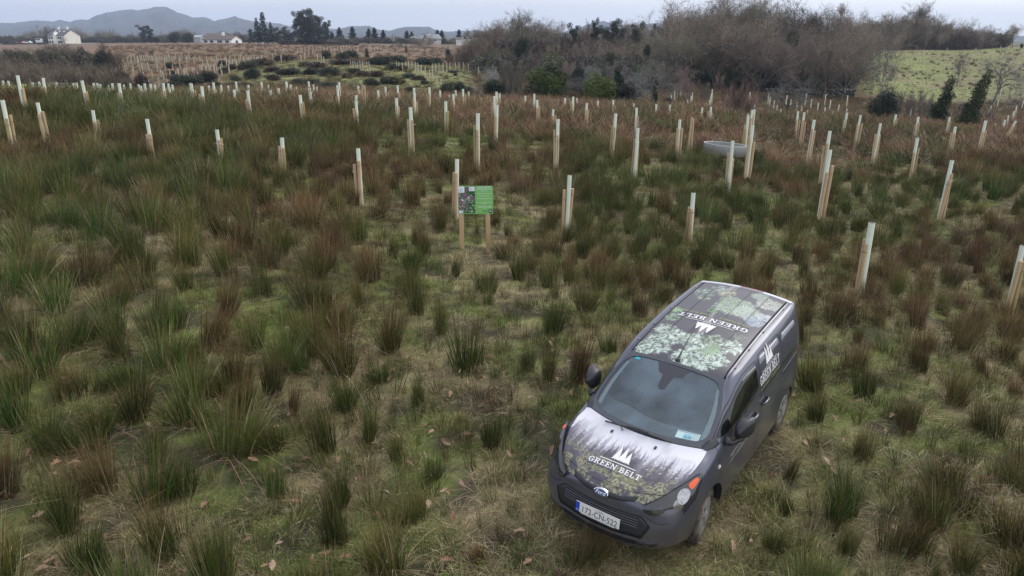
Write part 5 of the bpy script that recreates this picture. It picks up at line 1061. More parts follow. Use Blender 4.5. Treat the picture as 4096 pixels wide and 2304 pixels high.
# vehicles and trailer in the yard at far left
def parked(px0, px1, pyb, d, lab, body, cab, name='parked_car', cat='car'):
    a, b = at(px0, pyb, d), at(px1, pyb, d); W = b[0] - a[0]; o = thing(name, lab, cat, a); h = W * .30
    prof = [(0, .25), (0, .6), (.08, .65), (.25, .68), (.36, 1.0), (.78, 1.0), (.92, .66), (1, .6), (1, .25)]
    V = [(W * x, y, h * z) for y in (0, 1.7) for x, z in prof]; n = len(prof); obj('body', mesh('body', V, [tuple(range(n)), tuple(reversed(range(n, 2 * n)))] + [(i, i + n, (i + 1) % n + n, (i + 1) % n) for i in range(n)], body), o)
    obj('window', mesh('window', [(W * x, -.02, h * z) for x, z in ((.30, .70), (.38, .94), (.76, .94), (.87, .70))], [(0, 1, 2, 3)], M_win), o)
    for x in (.2, .8): obj('wheel', MB().lathe([(0, -.03), (.33, -.03), (.33, .2), (0, .2)], 12, axis='Y', c=(W * x, 0, .33)).mesh('wheel', M_rub), o)
M_carr = nmat('car_red', (.45, .04, .03), .35, coat=.5); M_carw = nmat('car_white', (.7, .7, .7), .35, coat=.5); M_card = nmat('car_dark', (.03, .03, .04), .35, coat=.5)
parked(84, 120, 183, 395, 'white car parked in the yard left of the farmhouse', M_carw, 0); parked(64, 92, 181, 400, 'red car parked beside the white car in the yard', M_carr, 0); parked(40, 62, 181, 402, 'dark car at the far left end of the yard', M_card, 0)
a = at(140, 182, 395); o = thing('horse_trailer', 'white and grey box trailer standing left of the cream farmhouse', 'trailer', a); w = (at(160, 182, 395)[0] - a[0])
obj('box', MB().box((w / 2, 1, 1.5), (w, 2, 1.9)).mesh('box', M_carw), o); obj('roof', MB().box((w / 2, 1, 2.5), (w * .96, 1.9, .12)).mesh('roof', M_slate), o); obj('band', MB().box((w / 2, -.02, 2.0), (w * .9, .04, .5)).mesh('band', M_win), o); obj('wheel', MB().lathe([(0, -.03), (.33, -.03), (.33, .2), (0, .2)], 12, axis='Y', c=(w * .5, 0, .33)).mesh('wheel', M_rub), o)
# poles
for px, pt, pb, d, lab in ((642, 130, 178, 350, 'leaning wooden pole between the round conifer and the green bushes'), (1222, 135, 182, 262, 'wooden pole before the dark pines at right'), (1205, 125, 180, 265, 'wooden pole before the dark pines at left'), (436, 120, 170, 420, 'thin pole, left of two right of the farmhouse'), (448, 118, 170, 420, 'thin pole, right of two right of the farmhouse'), (1478, 128, 172, 320, 'thin pole among the small spruces'), (1566, 140, 172, 320, 'thin pole left of the grey cottage')):
    a = at(px, pb, d); t_ = at(px - (3 if px == 642 else 0), pt, d); po = tag(obj('utility_pole', MB().tube([(0, 0, -2), (t_[0] - a[0], 0, t_[2] - a[2])], [.16, .12], 7).mesh('utility_pole', M_oldpost), None, a), lab, 'pole')
# ------------------------------------------------------------------ trees, bushes (unit height meshes, scaled where they stand)
def prism(segs, n=3):
    """segs: array (m,8) p0 p1 r0 r1 -> open prisms"""
    S = np.asarray(segs, float); p0, p1, r0, r1 = S[:, :3], S[:, 3:6], S[:, 6:7], S[:, 7:8]
    t = p1 - p0; t /= np.linalg.norm(t, axis=1, keepdims=True) + 1e-9
    h = np.where(np.abs(t[:, 2:3]) < .9, np.array([[0, 0, 1.]]), np.array([[1., 0, 0]])); u = np.cross(t, h); u /= np.linalg.norm(u, axis=1, keepdims=True); w = np.cross(t, u)
    V = []
    for p, r in ((p0, r0), (p1, r1)):
        for j in range(n):
            a = 2 * PI * j / n; V.append(p + (u * math.cos(a) + w * math.sin(a)) * r)
    V = np.stack(V, 1).reshape(-1, 3); m = len(S); b = np.arange(m)[:, None] * 2 * n
    Fc = np.concatenate([b + np.array([[j, (j + 1) % n, n + (j + 1) % n, n + j]]) for j in range(n)], 0)
    return V, Fc
def ribbons(segs, rg):
    S = np.asarray(segs, float); p0, p1, r0, r1 = S[:, :3], S[:, 3:6], S[:, 6:7], S[:, 7:8]
    t = p1 - p0; u = np.cross(t, rg.normal(size=t.shape)); u /= np.linalg.norm(u, axis=1, keepdims=True) + 1e-9
    V = np.stack([p0 - u * r0, p0 + u * r0, p1 + u * r1, p1 - u * r1], 1).reshape(-1, 3); return V, np.arange(len(V)).reshape(-1, 4)
def bare(seed, kind='oak', bark=(.19, .17, .14), twig=(.21, .178, .135), tw=1.0):
    r = random.Random(seed); rg = np.random.default_rng(seed); big, fine = [], []
    P = dict(oak=dict(t=.13, lv=5, n=(7, 5, 5, 6, 8), L=(.34, .22, .14, .085, .055), sp=(1.0, .75, .8, .85, .9), up=(.22, .10, .05, .03, .02), r0=.021),
             tall=dict(t=.28, lv=5, n=(6, 4, 5, 6, 7), L=(.28, .19, .12, .08, .05), sp=(.65, .65, .75, .85, .9), up=(.35, .18, .10, .05, .02), r0=.016),
             birch=dict(t=.30, lv=4, n=(14, 5, 6, 6), L=(.20, .12, .08, .06), sp=(.75, .6, .7, .8), up=(.30, .15, .05, -.05), r0=.016),
             thicket=dict(t=.02, lv=4, n=(13, 5, 6, 6), L=(.55, .24, .13, .09), sp=(.55, .45, .5, .6), up=(.75, .45, .3, .2), r0=.012),
             apple=dict(t=.26, lv=5, n=(5, 4, 4, 5, 4), L=(.27, .19, .13, .09, .06), sp=(1.0, .95, 1.0, 1.0, 1.0), up=(.12, .0, -.03, -.05, 0), r0=.028))[kind]
    def path(p, d, L, r0, r1, k, wig, up):
        pts = [(p, d)]; out = []
        for i in range(k):
            d = (d + Vector((r.gauss(0, wig), r.gauss(0, wig), r.gauss(0, wig) + up))).normalized(); q = p + d * (L / k)
            a, b = r0 + (r1 - r0) * i / k, r0 + (r1 - r0) * (i + 1) / k; out.append((*p, *q, a, b)); p = q; pts.append((p, d))
        return pts, out
    def grow(p, d, L, r0, lv):
        k = 4 if lv < 2 else 3 if lv < P['lv'] - 1 else 2
        pts, sg = path(p, d, L, r0, r0 * (.55 if lv < P['lv'] - 1 else .35), k, (.30 if kind == 'apple' else .17) , P['up'][lv] * .5); (big if r0 > .0042 else fine).extend(sg)
        if lv + 1 >= P['lv']: return
        n = P['n'][lv + 1]; n = n + r.choice((-1, 0, 0, 1))
        for j in range(n):
            q = r.uniform(.25, 1.0) if j < n - 1 else 1.0; i = min(int(q * k), k - 1); a, b = pts[i][0], pts[i + 1][0]; pp = a.lerp(b, q * k - i); dd = pts[i + 1][1]
            sd = dd.cross(Vector((r.gauss(0, 1), r.gauss(0, 1), r.gauss(0, 1)))).normalized(); s = P['sp'][lv + 1] * r.uniform(.6, 1.2)
            nd = (dd + sd * s + Vector((0, 0, P['up'][lv + 1]))).normalized(); grow(pp, nd, P['L'][lv + 1] * r.uniform(.7, 1.25), max(r0 * r.uniform(.40, .58), .0011 * tw), lv + 1)
    if kind == 'thicket':
        for j in range(P['n'][0]):
            a = 2 * PI * r.random(); q = r.uniform(0, .22); d = Vector((math.cos(a) * P['sp'][0] * q * 3, math.sin(a) * P['sp'][0] * q * 3, 1)).normalized(); grow(Vector((q * math.cos(a), q * math.sin(a), 0)), d, P['L'][0] * r.uniform(.8, 1.3), P['r0'] * r.uniform(.5, 1), 0)
    else:
        H = P['t'] if kind != 'birch' else .8
        pts, sg = path(Vector((0, 0, -.03)), Vector((r.gauss(0, .06), r.gauss(0, .06), 1)).normalized(), H + .03, P['r0'], P['r0'] * (.75 if kind != 'birch' else .25), 6, .05, .05); big.extend(sg)
        for j in range(P['n'][0]):
            q = r.uniform(.30, 1) if kind == 'birch' else r.uniform(.7, 1) if j else 1; k = 6; i = min(int(q * k), k - 1); pp = pts[i][0].lerp(pts[i + 1][0], q * k - i); a = 2 * PI * (j / P['n'][0] * (2.4 if kind == 'birch' else 1) + r.random() * .15)
            s = P['sp'][0] * r.uniform(.5, 1.25); d = Vector((math.cos(a) * s, math.sin(a) * s, .55 + P['up'][0])).normalized() if j or kind == 'birch' else Vector((.1, .1, 1)).normalized()
            grow(pp, d, P['L'][0] * r.uniform(.8, 1.2) * (1.3 - .8 * q if kind == 'birch' else 1), P['r0'] * r.uniform(.38, .6) * (.6 if kind == 'birch' else 1), 0)
    big, fine = np.array(big), np.array(fine); zm = max(big[:, 5].max(), fine[:, 5].max()); 
    zq = np.quantile(fine[:, 5], .995); big[:, :6] /= zq; fine[:, :6] /= zq
    V, Fc = prism(big, 5); c = np.array(bark) * (0.75 + .5 * rg.random((len(big), 1, 1))) * np.ones((1, 10, 3)); tm = mesh('trunk', V, Fc, M_twig, c.reshape(-1, 3))
    f1, f2 = fine[fine[:, 6] > .0016], fine[fine[:, 6] <= .0016]
    Va, Fa = prism(f1 if len(f1) else fine[:1], 3); Vb, Fb = ribbons(f2 if len(f2) else fine[:1], rg); V = np.vstack([Va, Vb]); Fc = np.vstack([Fa, Fb + len(Va)])
    c = np.array(twig) * (0.65 + .7 * rg.random((len(Fc), 1))); cv_ = np.zeros((len(V), 3)); cv_[Fc.ravel()] = np.repeat(c, 4, 0); cmn = mesh('crown', V, Fc, M_twig, cv_)
    return tm, cmn
def leafmass(seed, lobes, n, size, c1, c2, name='crown', spiky=0.0, extra=None, flower=0):
    rg = np.random.default_rng(seed); lo = np.array(lobes, float); vol = lo[:, 3] * lo[:, 4] * lo[:, 5]; pk = rg.choice(len(lo), n, p=vol / vol.sum())
    d = rg.normal(size=(n, 3)); d /= np.linalg.norm(d, axis=1, keepdims=True); rad = rg.random((n, 1)) ** .42; rad *= (.8 + .4 * fbm(d[:, 0] * 2.2 + pk * 7, d[:, 1] * 2.2 + d[:, 2] * 1.7, seed, 3))[:, None]
    p = lo[pk, :3] + d * rad * lo[pk, 3:6]
    a = d + rg.normal(size=(n, 3)) * .8; a /= np.linalg.norm(a, axis=1, keepdims=True); b = np.cross(a, rg.normal(size=(n, 3))); b /= np.linalg.norm(b, axis=1, keepdims=True)
    s = size * (.6 + .9 * rg.random((n, 1))); w = s * (.5 if spiky == 0 else .22)
    V = np.stack([p - b * w, p + b * w * .9 + a * s * .3, p + a * s, p - b * w * .9 + a * s * .35], 1).reshape(-1, 3); Fc = np.arange(len(V)).reshape(-1, 4)
    t = fbm(p[:, 0] * 6 + 3, p[:, 2] * 6 + p[:, 1] * 4, seed + 5, 3)[:, None]; t = np.clip((t - .3) * 2.4 + .25 * rg.normal(size=(n, 1)), 0, 1); c = np.array(c1) * (1 - t) + np.array(c2) * t
    if flower: m = rg.random((n, 1)) < flower; c = np.where(m, np.array([.55, .36, .03]), c)
    return mesh(name, V, Fc, M_leaf, np.repeat(c, 4, 0))
def stemmesh(h=.5, r=.02, n=1, seed=0, col=(.07, .06, .045)):
    rg = random.Random(seed); sg = []
    for k in range(n):
        p = Vector((rg.gauss(0, .03) * (n > 1), rg.gauss(0, .03) * (n > 1), -.03))
        for i in range(4):
            q = p + Vector((rg.gauss(0, .02), rg.gauss(0, .02), h / 4)); sg.append((*p, *q, r * (1 - i * .18), r * (.82 - i * .18))); p = q
    V, Fc = prism(sg, 6); return mesh('trunk', V, Fc, M_twig, np.ones((len(V), 3)) * np.array(col))
def spruce(seed, n=34, thin=1.0, c=(.022, .034, .022)):
    rg = np.random.default_rng(seed); sg = []; V = []; C = []
    for k in range(n):
        z = .10 + .88 * k / n; R = (1 - z) ** .8 * .24 * thin * rg.uniform(.6, 1.15)
        for j in range(10):
            a = rg.uniform(0, 2 * PI); dz = rg.uniform(-.02, .05)
            for q in range(5):
                f0 = q / 5; f1 = (q + 1.3) / 5; p0 = np.array([math.cos(a) * R * f0, math.sin(a) * R * f0, z + dz * f0]); p1 = np.array([math.cos(a) * R * f1, math.sin(a) * R * f1, z + dz * f1 - .012])
                t = np.array([-math.sin(a), math.cos(a), rg.normal() * .5]) * (.020 + .02 * rg.random()); V += [p0 - t, p0 + t, p1 + t * .5, p1 - t * .5]; C += [np.array(c) * (.6 + .9 * rg.random())] * 4
    V = np.array(V); return stemmesh(.98, .012), mesh('crown', V, np.arange(len(V)).reshape(-1, 4), M_leaf, np.array(C))
def scotspine(seed):
    rg = random.Random(seed); lob = [(rg.uniform(-.2, .2), rg.uniform(-.2, .2), z, rg.uniform(.10, .17) * (1.15 - abs(z - .55)), rg.uniform(.10, .17), rg.uniform(.05, .09)) for z in np.linspace(.10, .95, 24)]
    return stemmesh(.9, .02), leafmass(seed, lob, 9000, .020, (.012, .018, .012), (.034, .046, .028))
OAK = [bare(s, 'oak') for s in (1, 2, 3)]; TALL = [bare(s, 'tall', (.19, .17, .14), (.215, .185, .14)) for s in (11, 12, 13)]
BIRCH = [bare(s, 'birch', (.20, .17, .15), (.19, .13, .125)) for s in (21, 22)]
THK = [bare(s, 'thicket', (.14, .11, .09), (.20, .162, .122), 1.3) for s in (31, 32)]; THG = [bare(s, 'thicket', (.17, .155, .13), (.19, .17, .135), 1.3) for s in (33, 34)]
THR = [bare(35, 'thicket', (.16, .11, .095), (.23, .145, .125), .8)]
APP = [bare(s, 'apple', (.17, .165, .15), (.24, .235, .22), 1.5) for s in (41, 42)]
ivyc = ((.020, .034, .010), (.11, .17, .035)); hol = ((.010, .016, .009), (.028, .042, .02))
def lobes(seed, n, R, zr, s): rg = random.Random(seed); return [(rg.uniform(-R, R), rg.uniform(-R, R), rg.uniform(*zr), rg.uniform(*s), rg.uniform(*s), rg.uniform(*s)) for _ in range(n)]
HOLLY = [(stemmesh(.3, .03), leafmass(s, [(0, 0, .5, .36, .36, .46)] + lobes(s, 8, .2, (.2, .8), (.16, .26)), 9000, .024, *hol)) for s in (51, 52)]
IVYB = [(stemmesh(.5, .03), leafmass(s, [(0, 0, .35, .34, .34, .38), (-.22, 0, .42, .22, .2, .26), (.03, 0, .78, .15, .15, .2), (.22, 0, .30, .24, .2, .28)] + lobes(s, 8, .3, (.1, .65), (.12, .22)), 12000, .022, *ivyc)) for s in (61,)]
IVYL = [(stemmesh(.5, .03), leafmass(62, [(0, 0, .5, .40, .40, .42)] + lobes(62, 6, .3, (.3, .8), (.15, .22)), 8000, .028, (.04, .06, .012), (.12, .165, .03)))]
def column(seed, lean=0.0):
    rg = random.Random(seed); return stemmesh(.95, .022), leafmass(seed, [(lean * z + rg.gauss(0, .02), rg.gauss(0, .02), z, .17 * (1.15 - z * .85) * rg.uniform(.8, 1.25), .16 * (1.15 - z * .8), .09) for z in np.linspace(.06, .92, 13)], 8000, .020, (.014, .024, .010), (.05, .075, .022))
IVYC = [column(71), column(72)]
SPR = [spruce(s) for s in (81, 82)] ; SPT = [spruce(s, 18, .7) for s in (83, 84)]; PIN = [scotspine(s) for s in (91, 92, 93)]
GORSE = [leafmass(s, [(0, 0, .45, .5, .5, .48)] + lobes(s, 9, .38, (.15, .7), (.18, .34)), 5200, .075, (.016, .024, .014), (.05, .066, .034), 'gorse', 1.0) for s in (101, 102, 103)]
GORSEY = leafmass(104, [(0, 0, .45, .5, .5, .48)] + lobes(104, 9, .38, (.15, .7), (.18, .34)), 5200, .075, (.02, .028, .014), (.06, .07, .03), 'gorse', 1.0, flower=.12)
BRUSH = [leafmass(s, [(0, 0, .4, .5, .5, .45)] + lobes(s, 8, .4, (.1, .7), (.18, .34)), 2200, .13, (.05, .035, .024), (.11, .072, .045), 'rush', 1.0) for s in (105, 106)]
TWM = [leafmass(s, [(0, 0, .42, .5, .5, .45)] + lobes(s, 10, .4, (.1, .75), (.18, .34)), 5200, .10, c1, c2, 'thicket', 1.0) for s, c1, c2 in ((111, (.06, .052, .042), (.165, .145, .115)), (112, (.065, .05, .043), (.17, .125, .108)), (113, (.07, .07, .045), (.16, .155, .105)))]
rtr = random.Random(5)
def plant(name, pair, px, d, ptop, wf, lab, cat='tree', group=None, lean=0.0, base=None, rz=None):
    X, Y, Z = at(px, ptop, d); gz = terr(X, Y) if base is None else at(px, base, d)[2]; H = max(Z - gz, .6)
    o = thing(name, lab, cat, (X, Y, gz - .05), rtr.uniform(0, 6.28) if rz is None else rz, group); o.scale = (H * wf, H * wf, H)
    if lean: o.rotation_euler = (0, lean, 0) if rz is None else (0, lean, rz)
    many = any(pair[0] is q[0] for q in THK + THG + THR); s_ = obj('stems' if many else 'trunk', pair[0], o); obj('crown', pair[1], o)
    if many: s_['kind'] = 'stuff'
    return o
def bush(name, me, px, pb, hpx, wpx, lab, cat='bush', group=None, d=None):
    if d is None: x, d = ground_px(px, pb, 0, 8, 400)
    X, Y, Z = at(px, pb, d); gz = terr(X, Y); k = d / F
    o = tag(obj(name, me, None, (X, Y, gz - .05), (0, 0, rtr.uniform(0, 6.28)), (wpx * k * 1.0, wpx * k * 1.0, hpx * k * 1.05)), lab, cat, group); return o
def band(kindset, cols, d, skyline, jit, wf, lab, group, djit=6, name='bare_tree'):
    n = len(cols); xs = [p[0] for p in skyline]; ys = [p[1] for p in skyline]
    for i, c in enumerate(cols):
        c2 = c + rtr.uniform(-jit, jit); t = float(np.interp(c2, xs, ys)) + rtr.uniform(-6, 16)
        plant(name, rtr.choice(kindset), c2, d + rtr.uniform(-djit, djit), t, wf * rtr.uniform(.85, 1.15), lab.replace('#', seq(i + 1, n)), 'tree', group)
AR = lambda a, b, s: list(np.arange(a, b, s))
# -- the wood, back to front
band(TALL + OAK, AR(1890, 2700, 42), 150, [(1880, 128), (1950, 92), (2000, 82), (2140, 80), (2200, 84), (2300, 92), (2400, 108), (2480, 84), (2550, 88), (2600, 96), (2700, 60)], 14, 1.15, 'grey-brown bare tree, # on the low skyline of the middle wood', 'bare trees of the wood')
plant('bare_tree', TALL[0], 2080, 128, 34, .95, 'tall round-headed bare tree rising above the middle wood skyline', 'tree')
plant('bare_tree', TALL[1], 1985, 135, 72, .9, 'slender pale bare birch at the left end of the wood skyline', 'tree')
plant('bare_tree', BIRCH[0], 2340, 140, 78, .55, 'thin pink-brown birch standing up from the middle wood skyline', 'tree')
for i, (c, t, w) in enumerate(((2295, 92, .5), (2382, 72, .35), (2405, 100, .7), (2465, 74, .6), (2550, 86, .6), (2625, 96, .5), (2672, 80, .45))): plant('evergreen_tree', PIN[i % 3], c, 132, t, w, f'dark ivy-clad evergreen head, {seq(i + 1, 7)} of seven on the wood skyline', 'tree', 'evergreen heads on the wood skyline')
band(OAK + TALL, AR(2720, 3440, 50), 122, [(2640, 80), (2690, 40), (2740, 0), (2800, -22), (2900, -35), (3000, -18), (3100, -28), (3200, 0), (3280, 25), (3340, 12), (3400, 20), (3460, 60)], 16, 1.05, 'big bare oak, # along the top of the tall wood', 'big bare oaks of the tall wood')
band(OAK, AR(2700, 3440, 58), 106, [(2640, 130), (2740, 70), (2900, 60), (3000, 70), (3200, 90), (3330, 110), (3440, 190)], 18, 1.1, 'dense bare oak, # across the middle of the tall wood', 'dense bare oaks of the tall wood')
band(THK + OAK, AR(2740, 3430, 48), 113, [(2700, 210), (2900, 180), (3100, 190), (3300, 200), (3430, 235)], 18, 1.3, 'brown tangled bare tree, # along the lower edge of the tall wood', 'lower edge of the tall wood', 1.5)
band(OAK + THK, AR(1900, 2720, 46), 112, [(1880, 195), (1950, 175), (2100, 175), (2300, 165), (2500, 160), (2700, 150)], 18, 1.1, 'brown bare tree, # in the middle depth of the wood', 'bare trees of the wood')
band(THK + THG + APP, AR(1915, 2700, 52), 92, [(1880, 262), (2000, 240), (2200, 235), (2400, 245), (2700, 240)], 18, 1.25, 'low tangled bare tree, # in front of the middle wood', 'low trees before the wood', 4)
band(OAK + THK, AR(3420, 4030, 34), 186, [(3400, 75), (3480, 52), (3560, 50), (3650, 45), (3720, 50), (3800, 62), (3880, 66), (3950, 92), (4040, 128)], 10, 1.25, 'dark bare tree, # along the ridge above the green hillside', 'ridge trees above the green hillside', 5)
band(THK, AR(3430, 4000, 38), 178, [(3400, 120), (3600, 110), (3800, 110), (4000, 140)], 10, 1.6, 'brown scrub tree, # at the top edge of the green hillside', 'scrub at the top of the green hillside', 1.5)
plant('bare_tree', TALL[2], 3690, 190, 0, 1.0, 'broad bare tree topping the ridge above the green hillside', 'tree'); plant('bare_tree', BIRCH[1], 3395, 170, 5, .8, 'purple-grey birch at the gap between tall wood and ridge', 'tree'); plant('bare_tree', BIRCH[0], 3365, 165, 12, .8, 'second purple-grey birch left of the gap below the ridge', 'tree')
plant('bare_tree', TALL[1], 4065, 175, 85, .9, 'grey bare tree at the right end of the ridge', 'tree'); plant('bare_tree', TALL[0], 4040, 182, 105, 1.0, 'smaller bare tree near the right end of the ridge', 'tree'); plant('evergreen_tree', HOLLY[0], 4085, 172, 165, .9, 'dark evergreen at the right picture edge on the ridge', 'tree')
plant('evergreen_tree', HOLLY[0], 2085, 100, 146, .85, 'dark rounded holly standing in the middle wood', 'tree', base=255); plant('evergreen_tree', HOLLY[1], 2585, 98, 170, .55, 'dark green ivied tree inside the wood near the tall oaks', 'tree', base=245); plant('evergreen_tree', HOLLY[1], 3175, 104, 110, .8, 'green ivied tree among the tall oaks', 'tree', base=200)
plant('evergreen_tree', IVYB[0], 2192, 68, 200, 1.15, 'big bright green ivy-covered tree at the front of the wood', 'tree', rz=0.0); plant('evergreen_tree', IVYL[0], 2392, 66, 284, 1.4, 'yellow-green ivy bush under pale dead branches', 'bush'); plant('evergreen_tree', IVYC[0], 2470, 68, 250, 1.3, 'dark ivy column right of the yellow-green ivy bush', 'tree')
plant('evergreen_tree', HOLLY[0], 2440, 67, 322, 1.6, 'dark low evergreen below the yellow-green ivy bush', 'bush'); plant('evergreen_tree', HOLLY[1], 2510, 68, 318, 1.3, 'dark evergreen shrub right of the ivy column', 'bush'); plant('evergreen_tree', HOLLY[1], 1975, 66, 312, 1.4, 'grey-green holly shrub at the left foot of the wood', 'bush'); plant('evergreen_tree', HOLLY[0], 2670, 62, 385, 1.3, 'small dark holly between two pale bare trees', 'bush'); plant('evergreen_tree', HOLLY[1], 2815, 54, 420, 1.5, 'small dark evergreen left of the reddish bush', 'bush')
plant('bare_tree', APP[0], 2420, 71, 215, 1.25, 'pale dead-looking tree with silvery branches beside the ivy column', 'tree'); plant('bare_tree', APP[1], 2330, 67, 300, 1.3, 'low silvery branched tree left of the yellow-green ivy bush', 'tree'); plant('bare_tree', APP[1], 2540, 70, 285, 1.3, 'silvery spreading tree right of the ivy column', 'tree')
plant('bare_tree', APP[0], 2620, 62, 228, 1.25, 'pale umbrella-shaped bare tree with a dark ivied trunk', 'tree'); plant('ivy', IVYC[1], 2622, 61.5, 300, .55, 'dark ivy wrapped round the trunk of the umbrella-shaped tree', 'ivy')
plant('bare_tree', BIRCH[1], 2765, 53, 258, 1.0, 'dark slender bare tree between umbrella-shaped tree and reddish bush', 'tree'); plant('bare_tree', THG[0], 2010, 66, 240, .95, 'grey bare shrub with pale curved stem at the left foot of the wood', 'tree'); plant('bare_tree', THG[1], 2070, 67, 270, .9, 'grey bare shrub left of the big ivy-covered tree', 'tree'); plant('bare_tree', APP[1], 1960, 68, 260, 1.0, 'pale bare sapling at the leftmost foot of the wood', 'tree')
plant('bare_tree', THR[0], 2950, 52, 312, 1.5, 'reddish leafless bush beyond the crest left of the lichened apple tree', 'bush'); plant('bare_tree', THR[0], 3010, 53, 360, 1.6, 'smaller reddish leafless bush touching the larger reddish bush', 'bush'); plant('bare_tree', BIRCH[0], 2925, 50, 330, .28, 'thin white birch stem in front of the reddish bush', 'tree')
plant('bare_tree', APP[0], 3158, 59, 298, 1.2, 'grey lichened apple-like tree before the stone wall', 'tree')
plant('bare_tree', APP[1], 3562, 56, 135, .26, 'tall dead tree with bare white top and dark holly base', 'tree'); plant('evergreen_tree', HOLLY[0], 3545, 55.5, 352, 1.15, 'dark holly clump round the foot of the tall dead tree', 'bush')
plant('evergreen_tree', IVYC[0], 3775, 55, 288, 1.05, 'left leaning ivy-clad trunk before the green hillside', 'tree', lean=.16, rz=0.0); plant('evergreen_tree', IVYC[1], 3895, 53, 262, 1.0, 'right leaning ivy-clad trunk before the green hillside', 'tree', lean=.28, rz=0.0)
plant('bare_tree', APP[0], 3850, 54, 195, .6, 'bare twisted top above the left leaning ivy-clad trunk', 'tree', base=330); plant('bare_tree', APP[1], 4010, 54, 205, .9, 'bare windswept branches above the right leaning ivy-clad trunk', 'tree', base=400, lean=.3, rz=0.0)
for i, (c, t) in enumerate(((3610, 352), (3650, 345), (3690, 350), (3730, 365), (3850, 395), (3960, 405))): plant('bare_shrub', THG[i % 2], c, 58 + i % 3, t, .7, f'thin leafless sapling thicket, {seq(i + 1, 6)} of six before the green hillside', 'shrub', 'sapling thickets before the green hillside')
for i, (c, t, d) in enumerate(((2560, 330, 80), (2700, 330, 78), (2830, 320, 76), (3060, 355, 84), (2730, 290, 96), (2880, 285, 98))): plant('bare_shrub', (THK + THG)[i % 4], c, d, t, .9, f'faint brown leafless thicket, {seq(i + 1, 6)} of six in the dip below the wood', 'shrub', 'thickets in the dip below the wood')
# -- left: purple scrub behind the gate and trees round it
k = 0
for row, (d, cols, tops) in enumerate(((66, AR(-30, 545, 36), [(0, 275), (250, 275), (420, 285), (560, 315)]), (78, AR(-20, 520, 36), [(0, 245), (300, 248), (430, 262), (560, 300)]))):
    n = len(cols)
    for i, c in enumerate(cols):
        t = float(np.interp(c, [p[0] for p in tops], [p[1] for p in tops])) + rtr.uniform(-8, 10); plant('bare_shrub', rtr.choice(THK), c + rtr.uniform(-12, 12), d + rtr.uniform(-3, 3), t, 1.1, f'purple-brown leafless scrub, {seq(i + 1, n)} in the {("front", "rear")[row]} row behind the gate', 'shrub', 'purple scrub behind the gate')
for i, (pr_, c, d, t, w, lab) in enumerate(((OAK[0], 205, 118, 158, 1.4, 'spreading grey bare oak below the cream farmhouse'), (THG[0], 130, 125, 205, 1.6, 'olive grey bush left of the spreading oak below the farmhouse'), (THG[1], 290, 120, 210, 1.7, 'olive grey bush right of the spreading oak below the farmhouse'), (THK[0], 30, 110, 195, 1.5, 'brown bush at the left picture edge below the farm yard'), (BIRCH[0], 385, 105, 178, .8, 'dark purple alder beyond the scrub, left of a pair'), (BIRCH[1], 425, 108, 176, .8, 'dark purple alder beyond the scrub, right of a pair'), (THK[1], 465, 112, 195, 1.3, 'brown thicket right of the two purple alders'), (THG[0], 60, 105, 230, 1.5, 'grey-green low bush at far left below the farm yard'), (THG[1], 0, 98, 215, 1.6, 'grey-green bush cut by the left picture edge'), (HOLLY[0], 395, 103, 205, .8, 'dark ivied tree among the purple alders'), (HOLLY[1], 310, 118, 188, .5, 'narrow dark evergreen below the end of the farmhouse'), (THG[1], 600, 160, 200, 1.8, 'olive grey bush on the moor left of the gorse mound'), (THG[0], 560, 165, 202, 1.6, 'smaller olive bush beside the olive bush on the moor'))):
    plant('bare_tree' if 'bush' not in lab and 'thicket' not in lab else 'bare_shrub', pr_, c, d, t, w, lab, 'tree' if 'bush' not in lab and 'thicket' not in lab else 'shrub')
# -- far hedgerows
band(OAK + THG, AR(20, 480, 26), 430, [(0, 142), (80, 145), (130, 120), (200, 116), (280, 118), (350, 125), (380, 150), (400, 122), (480, 145)], 8, 1.2, 'far bare tree, # behind the cream farmhouse', 'hedgerow behind the farmhouse', 12)
band(OAK + THG, AR(470, 800, 24), 420, [(460, 138), (560, 140), (620, 135), (640, 112), (700, 130), (730, 115), (800, 140)], 8, 1.2, 'far bare tree, # between the farmhouse and the bungalow', 'hedgerow left of the bungalow', 12)
band(OAK + THG, AR(850, 1160, 24), 390, [(840, 140), (870, 118), (930, 128), (1000, 130), (1100, 118), (1160, 125)], 8, 1.2, 'far bare tree, # behind and right of the bungalow', 'hedgerow right of the bungalow', 12)
band(THG + OAK, AR(1310, 1900, 22), 345, [(1300, 150), (1350, 148), (1450, 150), (1600, 140), (1700, 150), (1800, 150), (1900, 148)], 8, 1.5, 'far grey scrub tree, # along the lane right of the pines', 'hedgerow right of the pines', 10)
band(THK, AR(1120, 1440, 20), 270, [(1100, 162), (1200, 165), (1330, 160), (1440, 165)], 6, 1.8, 'low brown thicket, # along the foot of the dark pines', 'thickets at the foot of the pines', 4)
for i, (c, t, w, v) in enumerate(((1205, 42, .55, 0), (1240, 38, .55, 1), (1275, 70, .5, 2), (1180, 50, .45, 1), (1300, 85, .45, 0), (1225, 75, .6, 2), (1262, 95, .6, 1))): plant('pine_tree', PIN[v], c, 258 + 3 * i, t, w * 1.5, f'big dark pine, {seq(sorted((1205, 1240, 1275, 1180, 1300, 1225, 1262)).index(c) + 1, 7)} in the tall clump by the wooden poles', 'tree', 'dark pines in the tall clump')
for i, (c, t, v, d) in enumerate(((1018, 70, 0, 285), (1042, 47, 1, 288), (1076, 88, 0, 280), (1030, 105, 1, 276))): plant('pine_tree', SPT[v], c, d, t, 1.5, ('thin tall spruce left of the tallest spruce near the garden tent', 'tallest thin spruce near the garden tent', 'bushy spruce right of the tallest spruce', 'low spruce in front of the tallest spruce')[i], 'tree')
